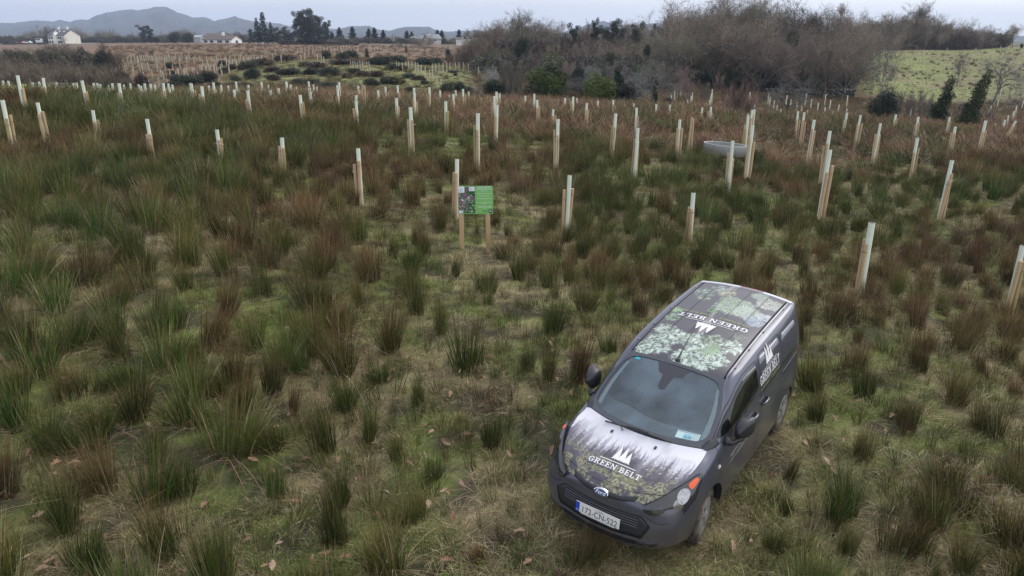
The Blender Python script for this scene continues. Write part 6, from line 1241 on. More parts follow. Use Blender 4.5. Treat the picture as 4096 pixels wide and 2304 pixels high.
for i, (c, t) in enumerate(((1352, 110), (1404, 107), (1470, 114), (1492, 110), (1528, 120), (1622, 122), (1642, 126), (1745, 118), (1763, 120), (1832, 117), (1322, 126))): plant('spruce_tree', SPR[i % 2], c, 350, t, 2.0, f'small dark spruce, {seq(sorted((1352, 1404, 1470, 1492, 1528, 1622, 1642, 1745, 1763, 1832, 1322)).index(c) + 1, 11)} of eleven along the far lane', 'tree', 'small spruces along the far lane')
plant('pine_tree', PIN[0], 562, 360, 106, 1.0, 'dark round pine left of the leaning pole', 'tree'); plant('pine_tree', PIN[1], 590, 362, 108, .8, 'second dark pine touching the round pine', 'tree'); plant('evergreen_tree', HOLLY[0], 690, 340, 132, 1.5, 'broad green evergreen bush, left of two before the barn', 'bush'); plant('evergreen_tree', HOLLY[1], 745, 342, 134, 1.5, 'broad green evergreen bush, right of two before the barn', 'bush'); plant('evergreen_tree', HOLLY[1], 620, 345, 152, 1.6, 'low dark evergreen left of the green bushes', 'bush')
for i, (c, t) in enumerate(((1000, 120), (1060, 118), (1100, 112), (1135, 110), (1160, 130))): plant('evergreen_tree', PIN[i % 3], c, 300 + i, t, 1.0, f'dark shelterbelt tree, {seq(i + 1, 5)} of five between garden tent and pines', 'tree', 'shelterbelt between tent and pines')
plant('bare_tree', OAK[1], 1692, 205, 137, 1.45, 'round-headed bare tree standing alone on the pink moor', 'tree'); plant('bare_tree', OAK[2], 1585, 215, 165, 1.5, 'pale brown low tree left of the round bare tree', 'tree'); plant('evergreen_tree', IVYC[0], 1620, 195, 180, 1.2, 'ivied stump between pale tree and round bare tree', 'tree'); plant('evergreen_tree', HOLLY[0], 1788, 160, 195, .8, 'dark round thorn tree right of the round bare tree', 'tree'); plant('evergreen_tree', IVYC[1], 1462, 150, 192, 1.3, 'small dark ivied tree on the brown moor', 'tree')
band(THK, AR(1790, 1960, 26), 118, [(1780, 215), (1850, 175), (1900, 150), (1960, 150)], 8, 1.3, 'purple thicket, # at the left edge of the wood', 'purple thickets at the left edge of the wood', 5, 'bare_shrub')
plant('bare_shrub', THR[0], 800, 88, 272, 1.3, 'reddish leafless bush left of the gorse mound', 'shrub')
# -- gorse and rush tumps on the mound
gl = [(1000 + a / 2.458, b / 2.458, w / 2.458, h / 2.458, k) for a, b, w, h, k in ((770, 750, 190, 85, 0), (400, 745, 170, 70, 0), (310, 750, 120, 60, 0), (600, 740, 150, 65, 1), (30, 790, 130, 110, 0), (650, 680, 180, 70, 2), (540, 660, 120, 50, 2), (1020, 735, 110, 65, 0), (1440, 835, 130, 80, 3), (1180, 850, 160, 75, 0), (1710, 835, 80, 48, 0), (1550, 775, 130, 55, 0), (1350, 830, 140, 75, 1), (600, 860, 180, 75, 0), (480, 850, 160, 70, 0), (760, 872, 180, 65, 1), (1560, 915, 110, 65, 0), (1930, 925, 130, 105, 0), (2050, 905, 120, 95, 0), (2130, 925, 120, 70, 0), (1280, 645, 170, 90, 0), (1200, 640, 120, 60, 1), (1440, 625, 170, 75, 0), (1700, 645, 170, 75, 0), (1810, 640, 150, 70, 0), (980, 592, 150, 90, 1), (900, 590, 120, 70, 1), (745, 592, 90, 90, 1), (2100, 632, 120, 95, 0), (120, 660, 200, 70, 2), (200, 720, 140, 55, 2), (870, 640, 170, 60, 2), (1000, 640, 180, 50, 2), (950, 770, 110, 50, 2), (1100, 760, 130, 60, 2), (1250, 760, 130, 60, 2), (230, 800, 130, 60, 2), (1650, 790, 110, 50, 2), (1480, 700, 120, 60, 0), (1390, 690, 120, 60, 1), (340, 610, 200, 60, 2), (2010, 750, 40, 30, 0), (1990, 720, 90, 30, 0))] \
 + [(a / 2.5156, b / 2.5156, w / 2.5156, h / 2.5156, k) for a, b, w, h, k in ((1800, 850, 170, 90, 0), (1920, 875, 200, 110, 0), (1740, 905, 180, 80, 0), (2010, 850, 150, 90, 1), (2110, 840, 150, 110, 0), (2160, 900, 130, 70, 0), (2360, 830, 100, 55, 0), (2250, 750, 100, 60, 0), (2500, 705, 150, 80, 1), (2535, 790, 150, 90, 0), (1250, 905, 170, 55, 0), (1720, 765, 60, 45, 0), (1700, 700, 90, 60, 0), (1780, 690, 100, 40, 2), (2340, 710, 120, 60, 2), (2240, 680, 100, 60, 0), (2420, 720, 70, 50, 2), (2330, 890, 130, 50, 2), (2450, 890, 130, 60, 2))]
gl.sort(key=lambda g: g[0]); cnt = defaultdict(list)
for g in gl: cnt[(g[4], g[1] < 280)].append(g)
for (kd, up), l in cnt.items():
    for i, (px, pb, w, h, k_) in enumerate(l):
        what = ('dark green gorse bush', 'grey-green gorse bush', 'brown rush tump', 'gorse bush with yellow flowers')[kd]
        bush('gorse_bush' if kd != 2 else 'rush_tump', (GORSE[rtr.randrange(3)], GORSE[rtr.randrange(3)], BRUSH[rtr.randrange(2)], GORSEY)[kd], px, pb, h, w, f'{what}, {seq(i + 1, len(l))} on the {"upper" if up else "lower"} half of the green mound' if kd != 3 else 'gorse bush with yellow flowers low on the green mound', 'bush', 'bushes on the green mound')

def scrub(n, u0, u1, d, ptop, pbase, wpx, lab, group, kinds=(0, 1, 2), jd=4):
    for i in range(n):
        u = u0 + (u1 - u0) * (i + .5) / n + rtr.uniform(-.4, .4) * (u1 - u0) / n; dd = d + rtr.uniform(-jd, jd); X, Y, Z = at(u, ptop + rtr.uniform(-8, 8), dd); gz = terr(X, Y); H = max(Z - gz, .8); w = wpx * dd / F * rtr.uniform(.8, 1.3)
        tag(obj('scrub', TWM[rtr.choice(kinds)], None, (X, Y, gz - .1), (0, 0, rtr.uniform(0, 6.28)), (w, w, H)), lab.replace('#', seq(i + 1, n)), 'scrub', group)
scrub(26, 0, 700, 415, 150, 180, 34, 'dark hedge scrub, # behind and right of the farmhouse', 'hedge scrub round the farmhouse', (0, 2), 10)
scrub(16, 640, 1160, 395, 150, 180, 36, 'dark hedge scrub, # behind the bungalow', 'hedge scrub behind the bungalow', (0, 2), 8)
scrub(24, 1310, 1900, 335, 155, 180, 30, 'grey hedge scrub, # along the lane right of the pines', 'hedge scrub along the lane', (0, 2), 8)
scrub(13, 1120, 1420, 262, 163, 180, 30, 'brown scrub, # under the dark pines', 'scrub under the pines', (0, 1), 3)
scrub(14, -20, 560, 72, 292, 345, 46, 'dense purple scrub mound, # behind the gate', 'dense purple scrub behind the gate', (1,), 6)
scrub(12, -20, 420, 115, 205, 270, 44, 'olive scrub, # on the slope below the farmhouse', 'olive scrub below the farmhouse', (2, 0), 8)
scrub(22, 1900, 2720, 100, 215, 330, 60, 'brown scrub filling, # among the middle wood', 'scrub in the middle wood', (0, 1, 2), 8)
scrub(20, 1900, 2720, 122, 150, 330, 60, 'tall brown scrub filling, # deep in the middle wood', 'tall scrub deep in the middle wood', (0, 1), 8)
scrub(15, 2720, 3440, 116, 230, 350, 70, 'dark scrub, # under the tall wood', 'scrub under the tall wood', (0, 1), 2)
scrub(14, 2720, 3440, 128, 120, 350, 80, 'tall twiggy undergrowth, # within the tall wood', 'tall undergrowth in the tall wood', (0, 1), 3)
scrub(20, 3430, 4030, 183, 128, 200, 46, 'dark scrub, # under the ridge trees', 'scrub under the ridge trees', (1, 0), 3)
scrub(12, 1920, 2560, 74, 330, 400, 44, 'low grey scrub, # at the foot of the middle wood', 'scrub at the foot of the middle wood', (2, 0), 4)

for i, (c, d, t, w, k_) in enumerate(((1965, 100, 205, .7, 0), (2035, 95, 255, .8, 1), (2140, 104, 190, .5, 0), (2255, 98, 215, .7, 1), (2310, 88, 262, .9, 0), (2440, 98, 200, .6, 1), (2555, 90, 240, .7, 0), (2650, 96, 215, .6, 1), (2780, 108, 170, .4, 0), (2905, 104, 205, .4, 1), (3060, 107, 245, .5, 0), (3290, 108, 230, .6, 1), (2720, 100, 290, .9, 0), (3395, 110, 290, .9, 1))):
    plant('evergreen_tree', HOLLY[k_] if i % 3 else IVYB[0], c, d, t, w, f'dark ivied tree inside the wood, {seq(sorted((1965, 2035, 2140, 2255, 2310, 2440, 2555, 2650, 2780, 2905, 3060, 3290, 2720, 3395)).index(c) + 1, 14)} of fourteen', 'tree', 'dark ivied trees inside the wood')
# ------------------------------------------------------------------ rushes, short grass, fallen leaves
def blades(n, seed, R0, H, spread, w, pal, dead=.15, seg=4, droop=0.3, deadpal=((.40, .30, .18), (.27, .165, .095))):
    rg = np.random.default_rng(seed); a = rg.random(n) * 2 * PI; rr_ = R0 * np.sqrt(rg.random(n)); bx_ = rr_ * np.cos(a); by_ = rr_ * np.sin(a)
    dd = rg.random(n) < dead; L = H * np.where(dd, rg.uniform(.3, .8, n), rg.beta(5, 1.6, n) * 1.1); out = (rr_ / R0 * spread + rg.normal(0, .07, n)); out = np.where(dd, out * 1.5 + rg.uniform(.1, .8, n), out)
    a2 = a + rg.normal(0, .45, n); lx_, ly_ = rg.normal(0, .09), rg.normal(0, .09); dx, dy = np.cos(a2) * out + lx_ * (~dd), np.sin(a2) * out + ly_ * (~dd)
    t = np.linspace(0, 1, seg); P = np.zeros((n, seg, 3)); bend = np.where(dd, rg.uniform(.5, 1.5, n), droop * rg.random(n))
    for k, q in enumerate(t):
        s = q * L; h = s * np.cos(np.clip(out, -1.3, 1.3)) - bend * L * q ** 2.4 * .6; P[:, k] = np.stack([bx_ + dx * s * (1 + bend * q), by_ + dy * s * (1 + bend * q), np.maximum(h, .01 * q)], -1)
    th_ = rg.random(n) * PI; u = np.stack([np.cos(th_), np.sin(th_), 0 * th_], -1); wd = w * (1 - .75 * t)[None, :, None] * rg.uniform(.7, 1.3, (n, 1, 1))
    V = np.stack([P - u[:, None] * wd, P + u[:, None] * wd], 2).reshape(-1, 3); b = (np.arange(n) * seg * 2)[:, None]
    Fc = np.concatenate([b + np.array([[2 * k, 2 * k + 1, 2 * k + 3, 2 * k + 2]]) for k in range(seg - 1)], 0)
    base, mid, tip = [np.array(p) for p in pal]; tt = t[None, :, None]; c = np.where(tt < .3, base + (mid - base) * tt / .3, mid + (tip - mid) * np.clip((tt - .55) / .45, 0, 1))
    hd = (rg.random((n, 1, 1)) < .35) & (tt > .6); c = np.where(hd, c * .5 + np.array([.12, .07, .032]) * .6, c); c = c * rg.uniform(.5, 1.5, (n, 1, 1)); pale = rg.random((n, 1, 1)) < .10; c = np.where(pale, np.array([.34, .28, .165]) * rg.uniform(.6, 1.2, (n, 1, 1)), c); dc = np.where(rg.random((n, 1, 1)) < .5, np.array(deadpal[0]), np.array(deadpal[1])) * rg.uniform(.7, 1.2, (n, 1, 1)); brown = (rg.random((n, 1, 1)) < .16); c = np.where(brown, c * .3 + np.array([.13, .075, .035]) * .7, c)
    c = np.where(dd[:, None, None], dc, c); c = np.repeat(c[:, :, None], 2, 2).reshape(-1, 3); return V, Fc, c
G_ = ((.058, .068, .018), (.040, .092, .009), (.086, .112, .022)); O_ = ((.070, .066, .020), (.052, .080, .012), (.155, .115, .034)); B_2 = ((.085, .062, .026), (.072, .062, .018), (.225, .118, .042)); BR = ((.17, .12, .065), (.19, .112, .056), (.29, .18, .10))  # first tone, blade base, lowered: dead stems plus inner clump shade put into colour
def rush(seed, pal, n=300, H=1.0, R0=.16, spread=.42, dead=.14, w=.0042):
    rq = random.Random(seed); k = rq.choice((2, 3, 3, 4)); VV_, FF_, CC_ = [], [], []; b = 0
    for j in range(k):
        f = 1.0 if j == 0 else rq.uniform(.55, .95); a = rq.random() * 6.28; off = 0 if j == 0 else R0 * rq.uniform(.7, 1.35)
        V, Fc, c = blades(int(n * (.5 if j == 0 else .5 / (k - 1))), seed * 7 + j, R0 * (.8 if j == 0 else .6), H * f, spread * rq.uniform(.7, 1.3), w, pal, dead)
        V = V + np.array([math.cos(a) * off, math.sin(a) * off, 0]); c = c * rq.uniform(.85, 1.15); VV_.append(V); FF_.append(Fc + b); CC_.append(c); b += len(V)
    return mesh('rush_clump', np.vstack(VV_), np.vstack(FF_), M_rush, np.vstack(CC_))
RU = {'green': [rush(200 + k, G_, (560, 620, 420, 640, 300)[k], 1, (.19, .24, .15, .28, .2)[k], (.16, .24, .12, .28, .2)[k], .10) for k in range(5)], 'olive': [rush(210 + k, O_, (520, 560, 360)[k % 3], 1, (.2, .26, .17)[k % 3], (.2, .28, .14)[k % 3], .16) for k in range(4)], 'brown': [rush(220 + k, B_2, 520, 1, (.24, .3, .2)[k % 3], (.26, .34, .2)[k % 3], .22) for k in range(3)], 'russet': [rush(230 + k, BR, 300, 1, .26, .36, .2, .006) for k in range(3)]}
FARU = {'green': [rush(240 + k, G_, 120, 1, .25, .5, .12, .010) for k in range(3)], 'olive': [rush(245 + k, O_, 120, 1, .27, .5, .2, .010) for k in range(3)], 'brown': [rush(250 + k, B_2, 120, 1, .28, .55, .3, .010) for k in range(3)], 'russet': [rush(255 + k, BR, 120, 1, .3, .5, .3, .011) for k in range(3)], 'tan': [rush(260 + k, ((.17, .165, .065), (.19, .20, .07), (.26, .25, .10)), 120, 1, .3, .7, .2, .012) for k in range(2)]}
# hand-surveyed big clumps: base point in the photograph (2576-wide reading), height, tone
HERO = [(295, 905, 130, 'green', 1.2), (215, 725, 150, 'brown', 1.8), (110, 700, 120, 'brown', 1.4), (60, 880, 140, 'olive', 1.1), (420, 935, 190, 'green', 1.5), (530, 885, 180, 'brown', 1.4), (575, 800, 120, 'brown', 1.2), (400, 800, 100, 'brown', .9), (785, 885, 170, 'green', 1.1), (705, 650, 110, 'green', 1.0), (625, 590, 110, 'green', 1.1), (905, 615, 110, 'green', 1.1), (935, 710, 130, 'brown', 1.1), (905, 780, 110, 'olive', .8), (850, 935, 180, 'olive', 1.3), (985, 885, 140, 'olive', 1.0), (1035, 700, 100, 'green', .9), (945, 500, 90, 'brown', 1.2), (1030, 520, 95, 'brown', 1.2), (1170, 935, 210, 'green', 1.3), (1228, 770, 80, 'green', .7), (1145, 695, 70, 'green', .6), (1240, 1135, 110, 'green', .9), (1090, 1210, 110, 'green', .9), (1000, 1160, 90, 'olive', .9), (930, 1110, 110, 'green', .7), (830, 1140, 170, 'olive', .9), (740, 1050, 110, 'brown', .7), (1035, 1320, 110, 'olive', 1.0), (850, 1365, 200, 'green', .9), (420, 1410, 250, 'olive', 1.6), (260, 1230, 170, 'brown', .9), (120, 1140, 150, 'green', 1.2), (485, 1070, 210, 'green', 1.2), (350, 1060, 150, 'olive', 1.0), (1335, 935, 90, 'green', .7), (1380, 955, 120, 'olive', .7), (1455, 965, 170, 'brown', .9), (1525, 890, 80, 'green', .8), (1395, 755, 60, 'olive', .5), (1280, 600, 60, 'green', .7), (1700, 1435, 90, 'olive', 1.5), (1480, 1420, 120, 'olive', 1.3), (2130, 1300, 170, 'green', 1.5), (2060, 1060, 90, 'olive', .9), (2170, 1000, 120, 'green', .8), (2400, 880, 110, 'brown', 1.0), (2310, 780, 100, 'olive', .9), (2210, 550, 90, 'green', 1.4), (2080, 610, 110, 'olive', 1.3), (1990, 570, 90, 'olive', 1.2), (2540, 860, 120, 'brown', 1.2), (2160, 865, 60, 'green', .6), (1350, 650, 70, 'olive', .7), (1200, 600, 60, 'olive', .6), (1590, 560, 80, 'green', 1.0), (1680, 540, 90, 'brown', 1.1), (1420, 620, 70, 'green', .9), (1500, 540, 70, 'green', 1.0), (1410, 490, 70, 'green', 1.2), (1170, 375, 45, 'green', 1.1), (1240, 390, 50, 'green', 1.2), (1320, 388, 45, 'green', 1.0), (1380, 388, 42, 'green', 1.1), (1030, 425, 70, 'green', 1.2), (1085, 410, 55, 'green', 1.0), (905, 410, 50, 'green', 1.2), (2500, 1100, 130, 'olive', 1.2), (2400, 1010, 110, 'olive', 1.1), (2290, 1080, 110, 'olive', .9), (2560, 1230, 130, 'olive', 1.4), (2380, 1260, 150, 'olive', 1.3), (1880, 660, 90, 'brown', .8), (1830, 580, 80, 'olive', 1.0), (1940, 680, 70, 'brown', .7), (2020, 700, 80, 'olive', .9), (1360, 1290, 80, 'olive', .7), (20, 1250, 160, 'brown', 1.0), (55, 1000, 110, 'olive', 1.2), (180, 1010, 110, 'olive', 1.0), (690, 1000, 140, 'olive', .9), (590, 970, 150, 'brown', .9), (640, 880, 120, 'green', .9), (210, 840, 80, 'green', .6), (340, 660, 120, 'green', 1.2), (480, 640, 120, 'olive', 1.3), (560, 700, 120, 'olive', 1.1), (660, 750, 110, 'green', .9), (800, 650, 90, 'green', 1.1), (1100, 590, 80, 'olive', 1.0), (1060, 620, 80, 'olive', .9), (390, 590, 110, 'green', 1.3), (240, 560, 110, 'olive', 1.4), (80, 560, 110, 'green', 1.4)]
rc = random.Random(77); CL = []      # x, y, H, width factor, tone, rz
S_ = IW / 2576.0
for px, py, h, tone, wf in HERO:
    x, d = ground_px(px * S_, py * S_ - 6); k = math.hypot(d, CH) / F; H = min(max(h * S_ * k * .98, .45), 1.0); CL.append((x, d, H * (.85 if wf > 1.3 else 1), min(wf, 1.35) * .88, tone, rc.random() * 6.28))
def invan(x, y, m=.12):
    dx, dy = x - VX, y - VY; a, b = cv * dx + sv * dy, -sv * dx + cv * dy; return -3.5 - m < a < 1.05 + m and abs(b) < 1.0 + m
def nearfront(x, y):
    dx, dy = x - VX, y - VY; a, b = cv * dx + sv * dy, -sv * dx + cv * dy; return -4.2 < a < 2.2 and abs(b) < 1.9
# random fill with a density that follows the photograph: open round the van and the board, closed on the left and beyond
cells = defaultdict(list)
for c in CL: cells[(int(c[0] // 1.0), int(c[1] // 1.0))].append(c)
def clear(x, y, r):
    for i in range(int(x // 1) - 1, int(x // 1) + 2):
        for j in range(int(y // 1) - 1, int(y // 1) + 2):
            for c in cells[(i, j)]:
                if (c[0] - x) ** 2 + (c[1] - y) ** 2 < r * r: return False
    return True
TXY = np.array(TUBE_XY)
XS = np.array([rc.uniform(-1, 1) for _ in range(76000)]); YS = np.array([4.2 + 56 * rc.random() ** 1.25 for _ in range(76000)])
XS = XS * (YS * .86 + 5.5)
PU, PV = colof(XS, YS, terr_(XS, YS)); n_open = fbm(XS / 3.2 + 50, YS / 3.2, 61, 3); n_tone = fbm(XS / 4.5, YS / 4.5 + 9, 62, 4); n_big = fbm(XS / 11, YS / 11, 63, 3); n_f = fbm(XS / 1.6, YS / 1.6, 64, 2)
board = SGN.location
for i in range(len(XS)):
    x, y = XS[i], YS[i]; u, v = PU[i], PV[i]
    if v > 2600 or abs(u - 2048) > 3400: continue
    left = 1 - min(max((u - 1000) / 900, 0), 1); farf = min(max((900 - v) / 320, 0), 1); midf = min(max((540 - v) / 90, 0), 1); dens = .54 + .32 * left + .16 * farf + .55 * midf + (n_open[i] - .5) * 1.7 * (1 - .75 * midf)
    if u > 3100: dens += .14
    if 1300 < v and u > 700: dens -= .04
    if 1500 < u < 2150 and 550 < v < 1500: dens -= .22
    if nearfront(x, y): dens -= .10
    if rc.random() > dens * 1.1: continue
    sp = .56 + .42 * (1 - min(max(dens, 0), 1)) * (1 - midf)
    if invan(x, y, .22) or not clear(x, y, sp): continue
    if math.hypot(x - cR[0], (y - dR + .9) * .7) < rad + .25: continue
    if abs(x - board.x) < .75 and -2.2 < y - board.y < .5: continue
    if y < 30 and len(TXY) and (((TXY[:, 0] - x) ** 2 + (TXY[:, 1] - y) ** 2) < .22 ** 2).any(): continue
    t = n_tone[i] + .25 * (n_f[i] - .5)
    rus = min(max((y - 30) / 8, 0), 1) * min(max((u - 800) / 600, .06), 1) * (1.0 if u < 3000 else 1.2)
    if rc.random() < rus * (.12 + 2.2 * (n_big[i] - .33)): tone = 'russet'
    else: tone = 'brown' if t > .615 + .03 * left else 'olive' if t > .50 else 'green'
    H = rc.uniform(.5, .88) * (.97 + .18 * left) * (1 + .22 * midf) * (1.0 + .10 * farf)
    if nearfront(x, y): H *= .62
    if v > 1500: H *= .85
    if v < 470 and u < 1000: H *= .82
    c = (x, y, H, rc.uniform(.8, 1.3) * (1.15 if left > .5 else .95), tone, rc.random() * 6.28); CL.append(c); cells[(int(x // 1), int(y // 1))].append(c)
CL = [c for c in CL if not invan(c[0], c[1], .05)]
# labels: each clump is placed against the nearest thing one can find
LMK = [('the van', VX, VY - .3, 1.0), ('the information board', SGN.location.x, SGN.location.y, 1)]
near_t = [t for t in tubes if t['zone'] == 'near']; near_t.sort(key=lambda t: t['px'])
for i, t in enumerate(near_t): LMK.append((f'the {ordn(i + 1)} near-row tube from left' if i < 9 else ('the tube nearest the van' if i == 9 else 'the near tube right of the van' if i == 10 else 'the tube at the right picture edge'), t['x'], t['y'], 1))
LMK.append(('the grey trough ring', cR[0], dR, 1))
lx = np.array([l[1] for l in LMK]); ly = np.array([l[2] for l in LMK])
CLZ = [float(z) for z in terr_(np.array([c[0] for c in CL]), np.array([c[1] for c in CL]))]
vis = []
for i, c in enumerate(CL):
    u, v = colof(np.array([c[0]]), np.array([c[1]]), np.array([CLZ[i]])); u, v = float(u[0]), float(v[0]); sz = c[2] / math.hypot(c[1], CH)
    inn = -40 < u < IW + 40 and v < IH + 260; vis.append((-(sz if inn else sz * .05), i, u, v))
vis.sort(); indiv = set(); lab = defaultdict(list)
for s_, i, u, v in vis[:300]: indiv.add(i)
for s_, i, u, v in vis[:300]:
    c = CL[i]; dx = c[0] - lx; dy = (c[1] - ly); q = int(np.argmin(dx * dx + dy * dy)); a, b = dx[q], dy[q]
    side = ('right of' if a > 0 else 'left of') if abs(a) > abs(b) else ('behind' if b > 0 else 'in front of'); lab[(q, side, c[4])].append((a * a + b * b, i))
LAB = {}
word = {'green': 'dark green', 'olive': 'olive green', 'brown': 'brown-tipped', 'russet': 'russet brown'}
for (q, side, tone), l in lab.items():
    l.sort()
    for k, (d2, i) in enumerate(l): LAB[i] = f'{word[tone]} rush clump, {(ordn(k + 1) + " nearest") if k else "nearest"} {side} {LMK[q][0]}'
for i in sorted(indiv):
    x, y, H, wf, tone, rz = CL[i]; o = obj('rush_clump', rc.choice(RU[tone]), None, (x, y, CLZ[i] - .02), (rc.gauss(0, .06), rc.gauss(0, .06), rz), (H * wf, H * wf, H)); tag(o, LAB[i], 'rush clump', 'rush clumps growing over the field')
# everything past the limit: one stuff object, instanced on points
def scatter(name, label, cat, pts, rots, scls, vids, variants):
    me = bpy.data.meshes.new(name); pts = np.asarray(pts, np.float32); n = len(pts); me.vertices.add(n); me.vertices.foreach_set('co', pts.ravel())
    a = me.attributes.new('rot', 'FLOAT_VECTOR', 'POINT'); a.data.foreach_set('vector', np.asarray(rots, np.float32).ravel()); a = me.attributes.new('scl', 'FLOAT_VECTOR', 'POINT'); a.data.foreach_set('vector', np.asarray(scls, np.float32).ravel()); a = me.attributes.new('vid', 'INT', 'POINT'); a.data.foreach_set('value', np.asarray(vids, np.int32))
    o = tag(obj(name, me), label, cat, kind='stuff')
    g = bpy.data.node_groups.new(name, 'GeometryNodeTree'); g.interface.new_socket('Geometry', in_out='INPUT', socket_type='NodeSocketGeometry'); g.interface.new_socket('Geometry', in_out='OUTPUT', socket_type='NodeSocketGeometry')
    gi, go = g.nodes.new('NodeGroupInput'), g.nodes.new('NodeGroupOutput'); ip = g.nodes.new('GeometryNodeInstanceOnPoints'); jg = g.nodes.new('GeometryNodeJoinGeometry')
    for v in reversed(variants):
        vo = bpy.data.objects.new(name + '_kind', v); oi = g.nodes.new('GeometryNodeObjectInfo'); oi.inputs['Object'].default_value = vo; oi.inputs['As Instance'].default_value = True; g.links.new(oi.outputs['Geometry'], jg.inputs[0])
    def na(nm, ty): q = g.nodes.new('GeometryNodeInputNamedAttribute'); q.data_type = ty; q.inputs['Name'].default_value = nm; return q.outputs['Attribute']
    g.links.new(gi.outputs[0], ip.inputs['Points']); g.links.new(jg.outputs[0], ip.inputs['Instance']); ip.inputs['Pick Instance'].default_value = True
    g.links.new(na('vid', 'INT'), ip.inputs['Instance Index']); g.links.new(na('rot', 'FLOAT_VECTOR'), ip.inputs['Rotation']); g.links.new(na('scl', 'FLOAT_VECTOR'), ip.inputs['Scale']); g.links.new(ip.outputs[0], go.inputs[0])
    md = o.modifiers.new('scatter', 'NODES'); md.node_group = g; return o
order = ['green', 'olive', 'brown', 'russet']; VAR = []; IDX = {}
for D in (RU, FARU):
    for t in order + (['tan'] if D is FARU else []): IDX[(D is FARU, t)] = (len(VAR), len(D[t])); VAR += D[t]
p_, r_, s_, v_ = [], [], [], []
for i, c in enumerate(CL):
    if i in indiv: continue
    x, y, H, wf, tone, rz = c; b, n = IDX[(y > 34, tone)]; p_.append((x, y, CLZ[i] - .02)); r_.append((rc.gauss(0, .07), rc.gauss(0, .07), rz)); k = 1.15 + min(max((y - 22) / 14, 0), 1) * .5; s_.append((H * wf * k, H * wf * k, H)); v_.append(b + rc.randrange(n))
THIN = []
for k in range(4): THIN.append(rush(270 + k, (G_, O_, G_, B_2)[k], (70, 90, 46, 80)[k], 1, (.16, .2, .12, .18)[k], (.22, .3, .18, .34)[k], .12, .0042))
b_thin = len(VAR); VAR += THIN; nth = 0
for i in range(len(XS)):
    x, y = XS[i], YS[i]; u, v = PU[i], PV[i]
    if nth > 2200 or v > 2500 or y > 24 or u < -200 or u > 4300 or rc.random() > .16 + 1.0 * (fbm(x / 2.2 + 30, y / 2.2, 66, 2) - .35) or invan(x, y, .02) or not clear(x, y, .26): continue
    if abs(x - board.x) < .6 and -1.6 < y - board.y < .3: continue
    H = rc.uniform(.28, .62) * (.8 if nearfront(x, y) else 1); p_.append((x, y, terr(x, y) - .02)); r_.append((rc.gauss(0, .1), rc.gauss(0, .1), rc.random() * 6.28)); w_ = H * rc.uniform(.8, 1.4); s_.append((w_, w_, H)); v_.append(b_thin + rc.randrange(4)); cells[(int(x // 1), int(y // 1))].append((x, y)); nth += 1
# further rushes: dips and far slopes
def fill(n, ufn, dfn, tones, hr, wr=(.9, 1.5), cond=None, seed=1):
    r = random.Random(seed); us = [ufn(r) for _ in range(n)]; ds = [dfn(r) for _ in range(n)]; X = np.array([at(u, 400, d)[0] for u, d in zip(us, ds)]); Y = np.array(ds); Z = terr_(X, Y); nz = fbm(X / 7, Y / 7, 70 + seed, 3)
    for i in range(n):
        if cond and not cond(us[i], ds[i], nz[i], r): continue
        t = r.choice(tones); b, m = IDX[(True, t)]; H = r.uniform(*hr); w = H * r.uniform(*wr); p_.append((X[i], Y[i], Z[i] - .03)); r_.append((0, 0, r.random() * 6.28)); s_.append((w, w, H)); v_.append(b + r.randrange(m))
fill(6000, lambda r: r.uniform(1900, 4300), lambda r: r.uniform(48, 104), ('brown', 'russet', 'olive', 'brown', 'brown'), (.35, .75), (1.2, 2.0), seed=1)
fill(2500, lambda r: r.uniform(-200, 1950), lambda r: r.uniform(46, 76), ('russet', 'olive', 'brown'), (.4, .8), (1.2, 2.0), seed=2)
fill(2200, lambda r: r.uniform(900, 1950), lambda r: r.uniform(74, 126), ('tan',), (.15, .3), (2, 4), seed=6); fill(3000, lambda r: r.uniform(3430, 4150), lambda r: r.uniform(106, 172), ('tan',), (.10, .2), (1.5, 3), seed=7)
fill(3000, lambda r: r.uniform(450, 1950), lambda r: r.uniform(95, 260), ('brown', 'russet', 'russet'), (.4, .8), (1.2, 2.4), lambda u, d, n, r: r.random() < (n - .2) * 2 and not (870 < u and d < 124), 3)
fill(520, lambda r: r.uniform(900, 1950), lambda r: r.uniform(76, 122), ('brown', 'olive', 'brown'), (.4, .8), (1.0, 1.8), lambda u, d, n, r: r.random() < (n - .35) * 3, 4)
fill(420, lambda r: r.uniform(3440, 4120), lambda r: r.uniform(108, 168), ('olive', 'green', 'brown'), (.45, .8), (1.0, 1.7), lambda u, d, n, r: r.random() < (n - .47) * 5 or r.random() < .03, 5)
scatter('rushes', 'rushes closing over the field farther back', 'rushes', p_, r_, s_, v_, VAR)
N_RUSH = len(p_)
